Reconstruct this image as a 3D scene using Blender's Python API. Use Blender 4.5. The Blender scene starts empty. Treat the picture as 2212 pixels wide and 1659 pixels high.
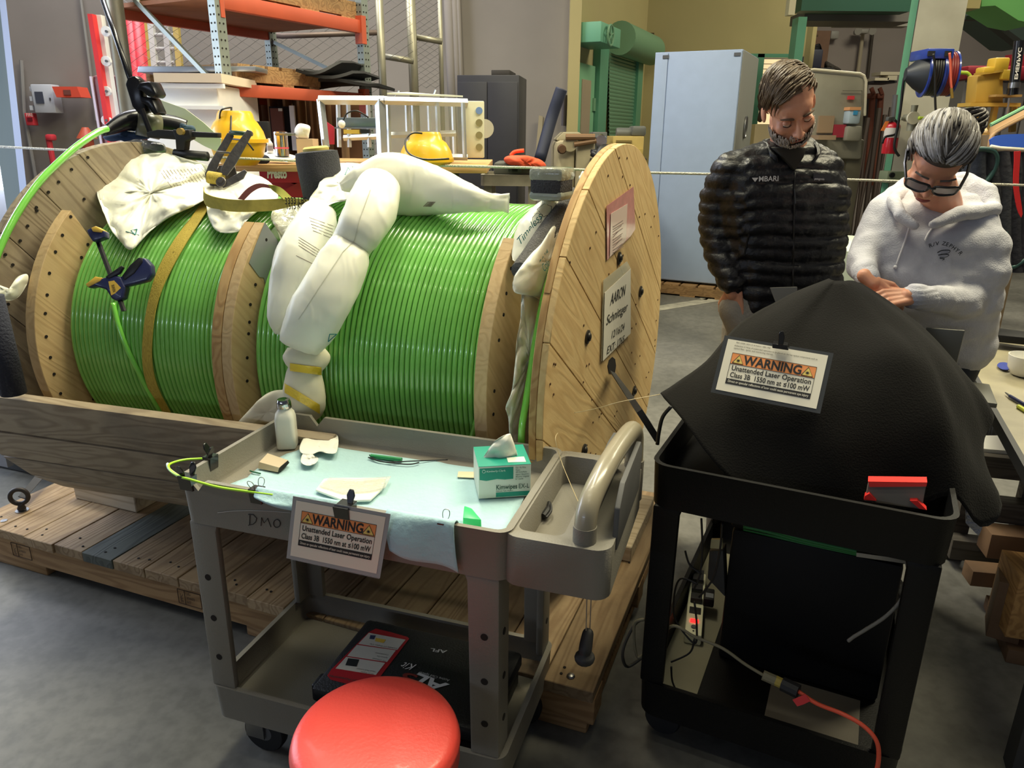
import bpy, bmesh, math, random
import numpy as np
from mathutils import Vector, Matrix, noise
random.seed(7)
C = bpy.context.scene.collection
R_ = math.radians
# ------------------------------------------------------------------ camera
F, PITCH, ROLL, H = 1600., R_(18.6), R_(0.5), 1.6
_f = np.array([0, math.cos(PITCH), -math.sin(PITCH)]); _r = np.array([1, 0, 0.]); _u = np.cross(_r, _f)
_r2 = _r*math.cos(ROLL)+_u*math.sin(ROLL); _u2 = -_r*math.sin(ROLL)+_u*math.cos(ROLL)
cd = bpy.data.cameras.new('camera'); cam = bpy.data.objects.new('camera', cd); C.objects.link(cam)
cam.matrix_world = Matrix(((_r2[0], _u2[0], -_f[0], 0), (_r2[1], _u2[1], -_f[1], 0), (_r2[2], _u2[2], -_f[2], H), (0, 0, 0, 1)))
cd.sensor_width = 36; cd.lens = F/2212*36; cd.clip_start = .05; cd.clip_end = 200
bpy.context.scene.camera = cam
# ------------------------------------------------------------------ light
sc = bpy.context.scene
sc.view_settings.view_transform = 'Standard'; sc.view_settings.look = 'None'
sc.view_settings.exposure = 0.0; sc.view_settings.gamma = 1; sc.view_settings.use_curve_mapping = False
w = bpy.data.worlds.new('world'); sc.world = w; w.use_nodes = True
w.node_tree.nodes['Background'].inputs[0].default_value = (.80, .86, 1.0, 1)
w.node_tree.nodes['Background'].inputs[1].default_value = .075
def area(name, loc, tgt, sx, sy, power, col):
    l = bpy.data.lights.new(name, 'AREA'); l.shape = 'RECTANGLE'; l.size = sx; l.size_y = sy; l.energy = power; l.color = col
    o = bpy.data.objects.new(name, l); C.objects.link(o); o.location = loc
    d = Vector(tgt)-Vector(loc); o.rotation_euler = d.to_track_quat('-Z', 'Y').to_euler(); return o
def strip(loc, ang, ln, wd, power, col):            # a fluorescent strip lamp hanging from the roof, running along ang
    l = bpy.data.lights.new('strip_lamp', 'AREA'); l.shape = 'RECTANGLE'; l.size = ln; l.size_y = wd; l.energy = power; l.color = col
    o = bpy.data.objects.new('strip_lamp', l); C.objects.link(o); o.location = loc; o.rotation_euler = (0, 0, R_(ang))
strip((-.5, .9, 4.6), -22, 2.6, .02, 15, (1.0, .95, .74)); strip((-.2, -.4, 4.6), -22, 2.6, .02, 14, (1.0, .95, .74)); strip((-.9, 2.3, 4.8), -22, 2.6, .03, 34, (1.0, .95, .74))
area('roof_lamp', (2.6, 2.9, 5.6), (.2, 2.1, .6), 1.0, 3.2, 330, (1.0, .91, .62))
area('roof_lamp', (-.6, 4.6, 5.6), (-.5, 2.6, .5), .5, 4.0, 300, (1.0, .94, .70))
area('roof_lamp', (5.5, 8.5, 5.4), (5.0, 8.0, 0), 2.5, 2.0, 210, (1.0, .93, .70))
area('roof_lamp', (-3.5, 7.0, 5.8), (-3.2, 7.5, 1), 3, 2.0, 230, (.96, .95, 1.0))
area('door_daylight', (-5.3, 3.9, 1.9), (-1, 3.0, .6), 2.6, 3.0, 215, (.72, .82, 1.0))
area('door_daylight', (-3.4, -3.6, 2.2), (-.6, 3.0, .9), 3.2, .16, 30, (.66, .78, 1.0))
# ------------------------------------------------------------------ pixel -> point on a physical plane
def _ray(u, v): return _f+_r2*(u-1106)/F-_u2*(v-829.5)/F
O0 = np.array([0, 0, H])
def PL(u, v, p0, n):
    d = _ray(u, v); n = np.array(n, float); return O0+d*(((np.array(p0, float)-O0)@n)/(d@n))
def PZ(u, v, z): return PL(u, v, (0, 0, z), (0, 0, 1))
def PY(u, v, y): return PL(u, v, (0, y, 0), (0, 1, 0))
class Fr:                                   # a local frame: origin on the floor, a along, q away
    def __init__(s, O, ang, z=0):
        t = R_(ang); s.O = np.array([O[0], O[1], z]); s.a = np.array([math.sin(t), -math.cos(t), 0]); s.q = np.array([math.cos(t), math.sin(t), 0]); s.z = np.array([0, 0, 1.])
    def __call__(s, x, y, z): return s.O+s.a*x+s.q*y+s.z*z
    def onY(s, u, v, y=0): return PL(u, v, s(0, y, 0), s.q)
    def onX(s, u, v, x=0): return PL(u, v, s(x, 0, 0), s.a)
    def loc(s, p): d = np.array(p)-s.O; return d@s.a, d@s.q, d@s.z
W0 = Fr((0, 0), 90)
# ------------------------------------------------------------------ materials
def lin(c):
    return tuple((x/255/12.92 if x/255 <= .04045 else ((x/255+.055)/1.055)**2.4) for x in c)+(1,)
def nd(nt, t, **k):
    n = nt.nodes.new(t)
    for a, b in k.items():
        if isinstance(a, str) and hasattr(n, a): setattr(n, a, b)
    return n
MATS = {}
def M(name, col, rough=.6, metal=0, var=0, vs=8, bump=0, bs=60, coat=0, spec=.5, trans=0, alpha=1, emit=None, es=1, sheen=0, dirt=None, ds=3, da=.5, rand=0, sss=0):
    if name in MATS: return MATS[name]
    m = bpy.data.materials.new(name); m.use_nodes = True; nt = m.node_tree; b = nt.nodes['Principled BSDF']; L = nt.links.new
    b.inputs['Base Color'].default_value = lin(col); b.inputs['Roughness'].default_value = rough; b.inputs['Metallic'].default_value = metal
    b.inputs['Coat Weight'].default_value = coat; b.inputs['Coat Roughness'].default_value = .08; b.inputs['Specular IOR Level'].default_value = spec
    b.inputs['Transmission Weight'].default_value = trans; b.inputs['Alpha'].default_value = alpha; b.inputs['Sheen Weight'].default_value = sheen
    if sss: b.inputs['Subsurface Weight'].default_value = sss; b.inputs['Subsurface Scale'].default_value = .05
    if emit: b.inputs['Emission Color'].default_value = lin(emit); b.inputs['Emission Strength'].default_value = es
    tc = nd(nt, 'ShaderNodeTexCoord'); src = None
    def mix(fac, c1, c2, bt='MIX'):
        x = nd(nt, 'ShaderNodeMix'); x.data_type = 'RGBA'; x.blend_type = bt
        for i, v in ((0, fac), (6, c1), (7, c2)):
            if hasattr(v, 'is_output'): L(v, x.inputs[i])
            else: x.inputs[i].default_value = v
        return x.outputs[2]
    cur = lin(col)
    if var:
        n = nd(nt, 'ShaderNodeTexNoise'); n.inputs['Scale'].default_value = vs; n.inputs['Detail'].default_value = 5; L(tc.outputs['Object'], n.inputs['Vector'])
        r = nd(nt, 'ShaderNodeMapRange'); r.inputs[1].default_value = .3; r.inputs[2].default_value = .7; r.inputs[3].default_value = 1-var; r.inputs[4].default_value = 1+var; L(n.outputs[0], r.inputs[0])
        h = nd(nt, 'ShaderNodeHueSaturation'); h.inputs['Color'].default_value = lin(col); L(r.outputs[0], h.inputs['Value']); cur = h.outputs[0]
    if dirt:
        n = nd(nt, 'ShaderNodeTexNoise'); n.inputs['Scale'].default_value = ds; n.inputs['Detail'].default_value = 6; L(tc.outputs['Object'], n.inputs['Vector'])
        r = nd(nt, 'ShaderNodeMapRange'); r.inputs[1].default_value = .45; r.inputs[2].default_value = .75; r.inputs[3].default_value = 0; r.inputs[4].default_value = da; L(n.outputs[0], r.inputs[0])
        cur = mix(r.outputs[0], cur, lin(dirt))
    if rand:
        oi = nd(nt, 'ShaderNodeObjectInfo'); r = nd(nt, 'ShaderNodeMapRange'); r.inputs[3].default_value = 1-rand; r.inputs[4].default_value = 1+rand*.6; L(oi.outputs['Random'], r.inputs[0])
        h = nd(nt, 'ShaderNodeHueSaturation'); L(r.outputs[0], h.inputs['Value'])
        if hasattr(cur, 'is_output'): L(cur, h.inputs['Color'])
        else: h.inputs['Color'].default_value = cur
        cur = h.outputs[0]
    if hasattr(cur, 'is_output'): L(cur, b.inputs['Base Color'])
    if bump:
        n = nd(nt, 'ShaderNodeTexNoise'); n.inputs['Scale'].default_value = bs; n.inputs['Detail'].default_value = 4; L(tc.outputs['Object'], n.inputs['Vector'])
        p = nd(nt, 'ShaderNodeBump'); p.inputs['Strength'].default_value = min(1, bump); p.inputs['Distance'].default_value = .01*max(1, bump); L(n.outputs[0], p.inputs['Height']); L(p.outputs[0], b.inputs['Normal'])
    MATS[name] = m; return m
def WOOD(name, g, col=(214, 178, 120), dark=(150, 104, 60), rough=.7, stain=None, rand=.14, scale=1.0, amt=.55):
    """grain runs along unit vector g"""
    if name in MATS: return MATS[name]
    m = bpy.data.materials.new(name); m.use_nodes = True; nt = m.node_tree; b = nt.nodes['Principled BSDF']; L = nt.links.new
    b.inputs['Roughness'].default_value = rough; b.inputs['Specular IOR Level'].default_value = .3
    g = Vector(g).normalized(); s = g.orthogonal().normalized(); t = g.cross(s)
    tc = nd(nt, 'ShaderNodeTexCoord'); oi = nd(nt, 'ShaderNodeObjectInfo')
    outs = []
    for vec, k in ((g, .9), (s, 9.), (t, 9.)):
        d = nd(nt, 'ShaderNodeVectorMath'); d.operation = 'DOT_PRODUCT'; L(tc.outputs['Object'], d.inputs[0]); d.inputs[1].default_value = vec*k*scale; outs.append(d.outputs['Value'])
    cb = nd(nt, 'ShaderNodeCombineXYZ')
    for i, o in enumerate(outs): L(o, cb.inputs[i])
    mu = nd(nt, 'ShaderNodeVectorMath'); mu.operation = 'ADD'; L(cb.outputs[0], mu.inputs[0])
    sc_ = nd(nt, 'ShaderNodeMath'); sc_.operation = 'MULTIPLY'; L(oi.outputs['Random'], sc_.inputs[0]); sc_.inputs[1].default_value = 37
    L(sc_.outputs[0], mu.inputs[1])
    n = nd(nt, 'ShaderNodeTexNoise'); n.inputs['Scale'].default_value = 1.0; n.inputs['Detail'].default_value = 2; L(mu.outputs[0], n.inputs['Vector'])
    k = nd(nt, 'ShaderNodeMath'); k.operation = 'MULTIPLY'; L(n.outputs[0], k.inputs[0]); k.inputs[1].default_value = 75
    sn = nd(nt, 'ShaderNodeMath'); sn.operation = 'SINE'; L(k.outputs[0], sn.inputs[0])
    fine = nd(nt, 'ShaderNodeTexNoise'); fine.inputs['Scale'].default_value = 14; fine.inputs['Detail'].default_value = 4; L(mu.outputs[0], fine.inputs['Vector'])
    r = nd(nt, 'ShaderNodeMapRange'); r.inputs[1].default_value = -.4; r.inputs[2].default_value = 1.2; r.inputs[3].default_value = 0; r.inputs[4].default_value = amt; L(sn.outputs[0], r.inputs[0])
    ad = nd(nt, 'ShaderNodeMath'); ad.operation = 'MULTIPLY_ADD'; L(fine.outputs[0], ad.inputs[0]); ad.inputs[1].default_value = .35; L(r.outputs[0], ad.inputs[2])
    mx = nd(nt, 'ShaderNodeMix'); mx.data_type = 'RGBA'; mx.inputs[6].default_value = lin(col); mx.inputs[7].default_value = lin(dark); L(ad.outputs[0], mx.inputs[0]); cur = mx.outputs[2]
    # knots
    vo = nd(nt, 'ShaderNodeTexVoronoi'); vo.inputs['Scale'].default_value = .55; L(mu.outputs[0], vo.inputs['Vector'])
    rk = nd(nt, 'ShaderNodeMapRange'); rk.inputs[1].default_value = .10; rk.inputs[2].default_value = .04; rk.inputs[3].default_value = 0; rk.inputs[4].default_value = .8; L(vo.outputs['Distance'], rk.inputs[0])
    m2 = nd(nt, 'ShaderNodeMix'); m2.data_type = 'RGBA'; L(cur, m2.inputs[6]); m2.inputs[7].default_value = lin([x*.6 for x in dark]); L(rk.outputs[0], m2.inputs[0]); cur = m2.outputs[2]
    if stain:
        q = nd(nt, 'ShaderNodeTexNoise'); q.inputs['Scale'].default_value = 3.2; q.inputs['Detail'].default_value = 6; q.inputs['Roughness'].default_value = .65; L(tc.outputs['Object'], q.inputs['Vector'])
        rr = nd(nt, 'ShaderNodeMapRange'); rr.inputs[1].default_value = .46; rr.inputs[2].default_value = .72; rr.inputs[3].default_value = 0; rr.inputs[4].default_value = .6; L(q.outputs[0], rr.inputs[0])
        m3 = nd(nt, 'ShaderNodeMix'); m3.data_type = 'RGBA'; L(cur, m3.inputs[6]); m3.inputs[7].default_value = lin(stain); L(rr.outputs[0], m3.inputs[0]); cur = m3.outputs[2]
    rv = nd(nt, 'ShaderNodeMapRange'); rv.inputs[3].default_value = 1-rand; rv.inputs[4].default_value = 1+rand*.7; L(oi.outputs['Random'], rv.inputs[0])
    h = nd(nt, 'ShaderNodeHueSaturation'); L(rv.outputs[0], h.inputs['Value']); L(cur, h.inputs['Color']); L(h.outputs[0], b.inputs['Base Color'])
    p = nd(nt, 'ShaderNodeBump'); p.inputs['Strength'].default_value = .25; p.inputs['Distance'].default_value = .004; L(ad.outputs[0], p.inputs['Height']); L(p.outputs[0], b.inputs['Normal'])
    MATS[name] = m; return m
# ------------------------------------------------------------------ mesh building (all in world coordinates)
def V3(p): return Vector([float(x) for x in p])
class MB:
    def __init__(s): s.v = []; s.f = []
    def add(s, vs, fs):
        k = len(s.v); s.v += [tuple(float(c) for c in p) for p in vs]; s.f += [tuple(i+k for i in f) for f in fs]; return s
    def box(s, fr, x0, x1, y0, y1, z0, z1):
        vs = [fr(x, y, z) for z in (z0, z1) for x, y in ((x0, y0), (x1, y0), (x1, y1), (x0, y1))]
        return s.add(vs, [(3, 2, 1, 0), (4, 5, 6, 7), (0, 1, 5, 4), (1, 2, 6, 5), (2, 3, 7, 6), (3, 0, 4, 7)])
    def prism(s, pts, vec):
        n = len(pts); vec = np.array(vec, float); pts = [np.array(p, float) for p in pts]
        nrm = np.zeros(3)
        for i in range(n): nrm += np.cross(pts[i], pts[(i+1) % n])
        if nrm@vec > 0: pts = pts[::-1]
        return s.add(pts+[p+vec for p in pts], [tuple(range(n)), tuple(range(2*n-1, n-1, -1))]+[(i, i+n, (i+1) % n+n, (i+1) % n) for i in range(n)])
    def tube(s, path, r, n=8, closed=False, caps=True, flat=1, up=None):
        P = [V3(p) for p in path]; m = len(P); rr = r if hasattr(r, '__len__') else [r]*m
        vs = []; fs = []; u = Vector(up) if up is not None else None; prev = None
        for i in range(m):
            if closed: t = P[(i+1) % m]-P[i-1]
            else: t = P[min(i+1, m-1)]-P[max(i-1, 0)]
            if t.length < 1e-9: t = Vector((0, 0, 1))
            t.normalize()
            if u is not None: a = u.cross(t)
            elif prev is None: a = t.orthogonal()
            else: a = prev-t*prev.dot(t)
            if a.length < 1e-6: a = t.orthogonal()
            a.normalize(); prev = a; b = t.cross(a)
            for k in range(n):
                th = 2*math.pi*k/n; vs.append(P[i]+(a*math.cos(th)+b*math.sin(th)*flat)*rr[i])
        for i in range(m if closed else m-1):
            j = (i+1) % m
            for k in range(n): l = (k+1) % n; fs.append((i*n+k, i*n+l, j*n+l, j*n+k))
        if caps and not closed: fs += [tuple(range(n-1, -1, -1)), tuple(range((m-1)*n, m*n))]
        return s.add(vs, fs)
    def lathe(s, prof, o, ax=(0, 0, 1), n=32, caps=True):
        ax = V3(ax).normalized(); a = ax.orthogonal().normalized(); b = ax.cross(a); o = V3(o); vs = []; fs = []
        for r, h in prof:
            for k in range(n): th = 2*math.pi*k/n; vs.append(o+ax*h+(a*math.cos(th)+b*math.sin(th))*r)
        m = len(prof)
        for i in range(m-1):
            for k in range(n): l = (k+1) % n; fs.append((i*n+k, i*n+l, (i+1)*n+l, (i+1)*n+k))
        if caps: fs += [tuple(range(n-1, -1, -1)), tuple(range((m-1)*n, m*n))]
        return s.add(vs, fs)
    def grid(s, rows, closed=False):
        m = len(rows); n = len(rows[0]); fs = []
        for i in range(m-1):
            for k in range(n if closed else n-1): l = (k+1) % n; fs.append((i*n+k, i*n+l, (i+1)*n+l, (i+1)*n+k))
        return s.add([p for r in rows for p in r], fs)
    def ball(s, c, r, n=16, fr=None):
        r = r if hasattr(r, '__len__') else (r, r, r); fr = fr or (lambda x, y, z: np.array([x, y, z])); z0 = fr(0, 0, 0); vs = []; fs = []; m = n//2
        for i in range(m+1):
            ph = math.pi*i/m
            for k in range(n):
                th = 2*math.pi*k/n; d = fr(r[0]*math.sin(ph)*math.cos(th), r[1]*math.sin(ph)*math.sin(th), r[2]*math.cos(ph))-z0; vs.append(np.array(c, float)+d)
        for i in range(m):
            for k in range(n): l = (k+1) % n; fs.append((i*n+k, (i+1)*n+k, (i+1)*n+l, i*n+l))
        return s.add(vs, fs)
    def disc(s, c, nrm, r, n=8, h=.002):
        return s.lathe([(r, -h), (r, h)], c, nrm, n)
def to_bm(mb):
    bm = bmesh.new(); vs = [bm.verts.new(p) for p in mb.v]
    for f in mb.f:
        try: bm.faces.new([vs[i] for i in f])
        except Exception: pass
    bmesh.ops.remove_doubles(bm, verts=bm.verts, dist=1e-6)
    return bm
def mesh_of(name, mb, org=(0, 0, 0), bevel=0, seg=2, smooth=30, subd=0, disp=None, solid=0):
    bm = to_bm(mb)
    if subd: bmesh.ops.subdivide_edges(bm, edges=bm.edges, cuts=subd, use_grid_fill=True)
    if bevel:
        bmesh.ops.recalc_face_normals(bm, faces=bm.faces)
        es = [e for e in bm.edges if len(e.link_faces) == 2 and e.calc_face_angle(0) > R_(28)]
        bmesh.ops.bevel(bm, geom=es, offset=bevel, segments=seg, affect='EDGES', profile=.5, clamp_overlap=True)
    bmesh.ops.recalc_face_normals(bm, faces=bm.faces)
    if disp:
        bm.normal_update()
        for v in bm.verts: v.co += v.normal*disp(v.co)
    if solid: bmesh.ops.solidify(bm, geom=bm.faces[:], thickness=solid)
    bmesh.ops.translate(bm, verts=bm.verts, vec=-V3(org))
    me = bpy.data.meshes.new(name); bm.to_mesh(me); bm.free()
    if smooth:
        me.shade_smooth()
        if smooth < 180: me.set_sharp_from_angle(angle=R_(smooth))
    return me
def base_of(mb):
    a = np.array(mb.v); lo = a.min(0); hi = a.max(0); return ((lo[0]+hi[0])/2, (lo[1]+hi[1])/2, lo[2])
def tag(o, label=None, cat=None, group=None, kind=None):
    for k, x in (('label', label), ('category', cat), ('group', group), ('kind', kind)):
        if x: o[k] = x
    return o
def solo(name, mb, mat, label, cat, group=None, kind=None, **k):
    org = base_of(mb); o = bpy.data.objects.new(name, mesh_of(name, mb, org, **k)); o.location = org; C.objects.link(o)
    if mat: o.data.materials.append(mat)
    return tag(o, label, cat, group, kind)
TRIM = [0]
def struct(name, mb, mat, **k):
    if name.startswith('trim_'): TRIM[0] += 1; name = 'trim_%d' % TRIM[0]
    return solo(name, mb, mat, None, None, None, 'structure', **k)
class T:
    def __init__(s, name, label, cat, loc, group=None, kind=None):
        s.r = bpy.data.objects.new(name, None); C.objects.link(s.r); s.r.location = [float(x) for x in loc]; s.r.empty_display_size = .05; s.o = s.r.location.copy(); tag(s.r, label, cat, group, kind)
    def p(s, name, mb, mat, parent=None, label=None, kind=None, **k):
        me = mb if isinstance(mb, bpy.types.Mesh) else mesh_of(name, mb, s.o, **k)
        o = bpy.data.objects.new(name, me); C.objects.link(o); o.parent = parent or s.r
        if mat: o.data.materials.append(mat)
        return tag(o, label, None, None, kind)
def sub(parent, org, name, mb, mat, label=None, kind=None, **k):       # a part under a thing that is itself a mesh
    o = bpy.data.objects.new(name, mesh_of(name, mb, org, **k)); C.objects.link(o); o.parent = parent
    if mat: o.data.materials.append(mat)
    return tag(o, label, None, None, kind)
def text_mb(s, o, xd, yd, size, align='LEFT', bold=0, depth=.0004, shear=0, width=None, sx=1.0):
    """lettering as geometry: origin o, xd reading direction, yd up"""
    cu = bpy.data.curves.new('t', 'FONT'); cu.body = s; cu.size = 1; cu.align_x = align; cu.offset = bold; cu.shear = shear; cu.resolution_u = 3
    ob = bpy.data.objects.new('t', cu); me = bpy.data.meshes.new_from_object(ob)
    xd = V3(xd).normalized(); yd = V3(yd).normalized(); o = V3(o); nn = xd.cross(yd)
    vs = [v.co.copy() for v in me.vertices]; fs = [tuple(p.vertices) for p in me.polygons]
    if width and vs:
        wd = max(v.x for v in vs)-min(v.x for v in vs); sx = width/(wd*size)
    mb = MB(); mb.add([o+xd*v.x*size*sx+yd*v.y*size+nn*depth for v in vs], fs)
    bpy.data.objects.remove(ob); bpy.data.curves.remove(cu); bpy.data.meshes.remove(me); return mb
def merge(*ms):
    r = MB()
    for m in ms: r.add(m.v, m.f)
    return r
def bez(pts, n=8, closed=False):
    """Catmull-Rom through points"""
    P = [np.array(p, float) for p in pts]; out = []; m = len(P)
    rng = range(m) if closed else range(m-1)
    for i in rng:
        p0 = P[i-1] if (i > 0 or closed) else P[0]; p1 = P[i]; p2 = P[(i+1) % m]; p3 = P[(i+2) % m] if (i+2 < m or closed) else P[-1]
        for k in range(n):
            t = k/n; out.append(.5*((2*p1)+(-p0+p2)*t+(2*p0-5*p1+4*p2-p3)*t*t+(-p0+3*p1-3*p2+p3)*t**3))
    if not closed: out.append(P[-1])
    return out
def boolean(a, b, op='DIFFERENCE'):
    oa = bpy.data.objects.new('a', mesh_of('a', a, smooth=0)); ob = bpy.data.objects.new('b', mesh_of('b', b, smooth=0)); C.objects.link(oa); C.objects.link(ob)
    md = oa.modifiers.new('b', 'BOOLEAN'); md.object = ob; md.operation = op; md.solver = 'EXACT'
    dg = bpy.context.evaluated_depsgraph_get(); me = bpy.data.meshes.new_from_object(oa.evaluated_get(dg))
    r = MB(); r.add([v.co[:] for v in me.vertices], [tuple(p.vertices) for p in me.polygons])
    bpy.data.objects.remove(oa); bpy.data.objects.remove(ob); return r
def remesh(mb, vox, smooth=6, disp=None, dec=None):
    """one continuous skin out of overlapping shapes"""
    o = bpy.data.objects.new('r', mesh_of('r', mb, smooth=0)); C.objects.link(o)
    md = o.modifiers.new('r', 'REMESH'); md.mode = 'VOXEL'; md.voxel_size = vox
    if smooth: ms = o.modifiers.new('s', 'SMOOTH'); ms.iterations = smooth; ms.factor = .5
    dg = bpy.context.evaluated_depsgraph_get(); me = bpy.data.meshes.new_from_object(o.evaluated_get(dg)); bpy.data.objects.remove(o)
    if disp:
        nn = [v.normal.copy() for v in me.vertices]
        for v, n in zip(me.vertices, nn): v.co += n*disp(v.co, n)
    r = MB(); r.add([v.co[:] for v in me.vertices], [tuple(p.vertices) for p in me.polygons]); return r
def fbm(p, s, o=3, off=0.):
    t = 0; a = 1
    for i in range(o): t += a*noise.noise(Vector((p[0]*s+off, p[1]*s+off*.7, p[2]*s))); a *= .5; s *= 2.1
    return t
def crinkle(s1, amp, s2=0, amp2=0, off=0.):
    def f(co):
        v = -abs(fbm(co, s1, 2, off))*amp
        if s2: v += -abs(fbm(co, s2, 2, off+5))*amp2
        return v
    return f
def clip(poly, n, d):
    """keep the part of a convex 2D polygon with n.p <= d"""
    out = []
    for i in range(len(poly)):
        a, b = poly[i], poly[(i+1) % len(poly)]; da = n[0]*a[0]+n[1]*a[1]-d; db = n[0]*b[0]+n[1]*b[1]-d
        if da <= 0: out.append(a)
        if da*db < 0: t = da/(da-db); out.append((a[0]+(b[0]-a[0])*t, a[1]+(b[1]-a[1])*t))
    return out
def strips(poly, ang, wd, gap, off=0):
    """cut a convex polygon into boards running along ang"""
    n = (-math.sin(ang), math.cos(ang)); ds = [n[0]*p[0]+n[1]*p[1] for p in poly]; lo, hi = min(ds), max(ds); k = math.floor((lo-off)/wd); res = []
    while off+k*wd < hi:
        a = off+k*wd+gap/2; b = off+(k+1)*wd-gap/2; q = clip(clip(poly, n, b), (-n[0], -n[1]), -a)
        if len(q) > 2: res.append(q)
        k += 1
    return res
def rrect(x0, x1, y0, y1, r, n=5):
    pts = []
    for cx, cy, a0 in ((x1-r, y0+r, -90), (x1-r, y1-r, 0), (x0+r, y1-r, 90), (x0+r, y0+r, 180)):
        for i in range(n+1): t = R_(a0+90*i/n); pts.append((cx+r*math.cos(t), cy+r*math.sin(t)))
    return pts
def tray(mb, fr, x0, x1, y0, y1, z0, z1, zf, r, th, tp=0.0, lip=0):
    """open box with rounded corners: outer wall, rim, inner wall, floor, underside"""
    loops = [(tp, z0, 0), (0, z1-.004, 0), (-.002, z1, 0), (0, z1, th), (tp*.6, zf+.008, th), (tp*.6+.006, zf, th)]
    rows = []
    for ins, z, t in loops:
        i = ins+t; rows.append([fr(x, y, z) for x, y in rrect(x0+i, x1-i, y0+i, y1-i, max(r-t*.6, .004))])
    mb.grid(rows, closed=True); k = len(rows[0]); n0 = len(mb.v)-len(rows)*k
    mb.f.append(tuple(range(n0+k-1, n0-1, -1))); mb.f.append(tuple(range(len(mb.v)-k, len(mb.v)))); return mb
# ================================================================== FLOOR (setting follows below)
def conc():
    m = bpy.data.materials.new('concrete floor'); m.use_nodes = True; nt = m.node_tree; b = nt.nodes['Principled BSDF']; L = nt.links.new
    tc = nd(nt, 'ShaderNodeTexCoord'); n1 = nd(nt, 'ShaderNodeTexNoise'); n1.inputs['Scale'].default_value = 1.1; n1.inputs['Detail'].default_value = 8; n1.inputs['Roughness'].default_value = .6; L(tc.outputs['Object'], n1.inputs['Vector'])
    n2 = nd(nt, 'ShaderNodeTexNoise'); n2.inputs['Scale'].default_value = 26; n2.inputs['Detail'].default_value = 5; L(tc.outputs['Object'], n2.inputs['Vector'])
    cr = nd(nt, 'ShaderNodeValToRGB'); cr.color_ramp.elements[0].position = .33; cr.color_ramp.elements[0].color = lin((84, 83, 78)); cr.color_ramp.elements[1].position = .68; cr.color_ramp.elements[1].color = lin((124, 122, 115)); L(n1.outputs[0], cr.inputs[0])
    mx = nd(nt, 'ShaderNodeMix'); mx.data_type = 'RGBA'; mx.blend_type = 'MULTIPLY'; mx.inputs[0].default_value = .5; L(cr.outputs[0], mx.inputs[6])
    c2 = nd(nt, 'ShaderNodeValToRGB'); c2.color_ramp.elements[0].position = .35; c2.color_ramp.elements[0].color = (.55, .55, .53, 1); c2.color_ramp.elements[1].position = .6; c2.color_ramp.elements[1].color = (1, 1, 1, 1); L(n2.outputs[0], c2.inputs[0]); L(c2.outputs[0], mx.inputs[7]); L(mx.outputs[2], b.inputs['Base Color'])
    r = nd(nt, 'ShaderNodeMapRange'); r.inputs[3].default_value = .42; r.inputs[4].default_value = .6; L(n1.outputs[0], r.inputs[0]); L(r.outputs[0], b.inputs['Roughness'])
    p = nd(nt, 'ShaderNodeBump'); p.inputs['Strength'].default_value = .12; p.inputs['Distance'].default_value = .004; L(n2.outputs[0], p.inputs['Height']); L(p.outputs[0], b.inputs['Normal']); return m
struct('floor', MB().box(W0, -9, 9, -16, 6, -.1, 0) if 0 else MB().box(lambda x, y, z: np.array([x, y, z]), -9, 10, -6, 15, -.1, 0), conc())
# ================================================================== SETTING
def FP(mb, pts, y, d): return mb.prism([PY(u, v, y) for u, v in pts], (0, d, 0))
def bxp(y, u0, v0, u1, v1, d=.05, ang=90, z0=None, z1=None):
    """upright box whose front face spans those pixels at depth y: returns frame, width, z0, z1"""
    um, vm = (u0+u1)/2, (v0+v1)/2; p = PY(u0, vm, y); fr = Fr(p[:2], ang); x1 = fr.loc(fr.onY(u1, vm))[0]
    a = fr.onY(um, v1)[2] if z0 is None else z0; b = fr.onY(um, v0)[2] if z1 is None else z1
    return fr, x1, a, b
def BX(mb, y, u0, v0, u1, v1, d=.05, ang=90, z0=None, z1=None):
    fr, x1, a, b = bxp(y, u0, v0, u1, v1, d, ang, z0, z1); return mb.box(fr, 0, x1, 0, d, a, b)
XYZ = lambda x, y, z: np.array([x, y, z])
w_grey = M('grey wall paint', (138, 131, 124), .85, var=.08, vs=1.2, dirt=(120, 114, 110), ds=.8, da=.35)
w_yel = M('yellow wall paint', (178, 165, 116), .8, var=.05, vs=1.0)
w_mauve = M('mauve wall paint', (150, 140, 134), .85, var=.08, vs=1.0)
green = M('green enamel', (92, 150, 120), .45, var=.06, vs=4); dgreen = M('dark green enamel', (40, 84, 66), .5)
yb = 8.6; P1 = PY(1222, 300, yb); P2 = PY(1383, 300, 11.4); P3 = PY(1722, 300, 10.9)
def wallseg(name, a, b, z0, z1, mat, t=.15):
    a = np.array(a[:2]); b = np.array(b[:2]); d = b-a; n = np.array([-d[1], d[0]])/np.linalg.norm(d)*t
    f = lambda x, y, z: np.array([*(a+d*x+n*y), z]); return struct(name, MB().box(f, 0, 1, 0, 1, z0, z1), mat)
xl = PY(26, 300, yb)[0]
wallseg('wall_back', (xl, yb), P1, 0, 5.6, w_grey)
wallseg('wall_side', P1+np.array([.0, .02, 0]), P2, 0, 5.6, w_yel)
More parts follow.
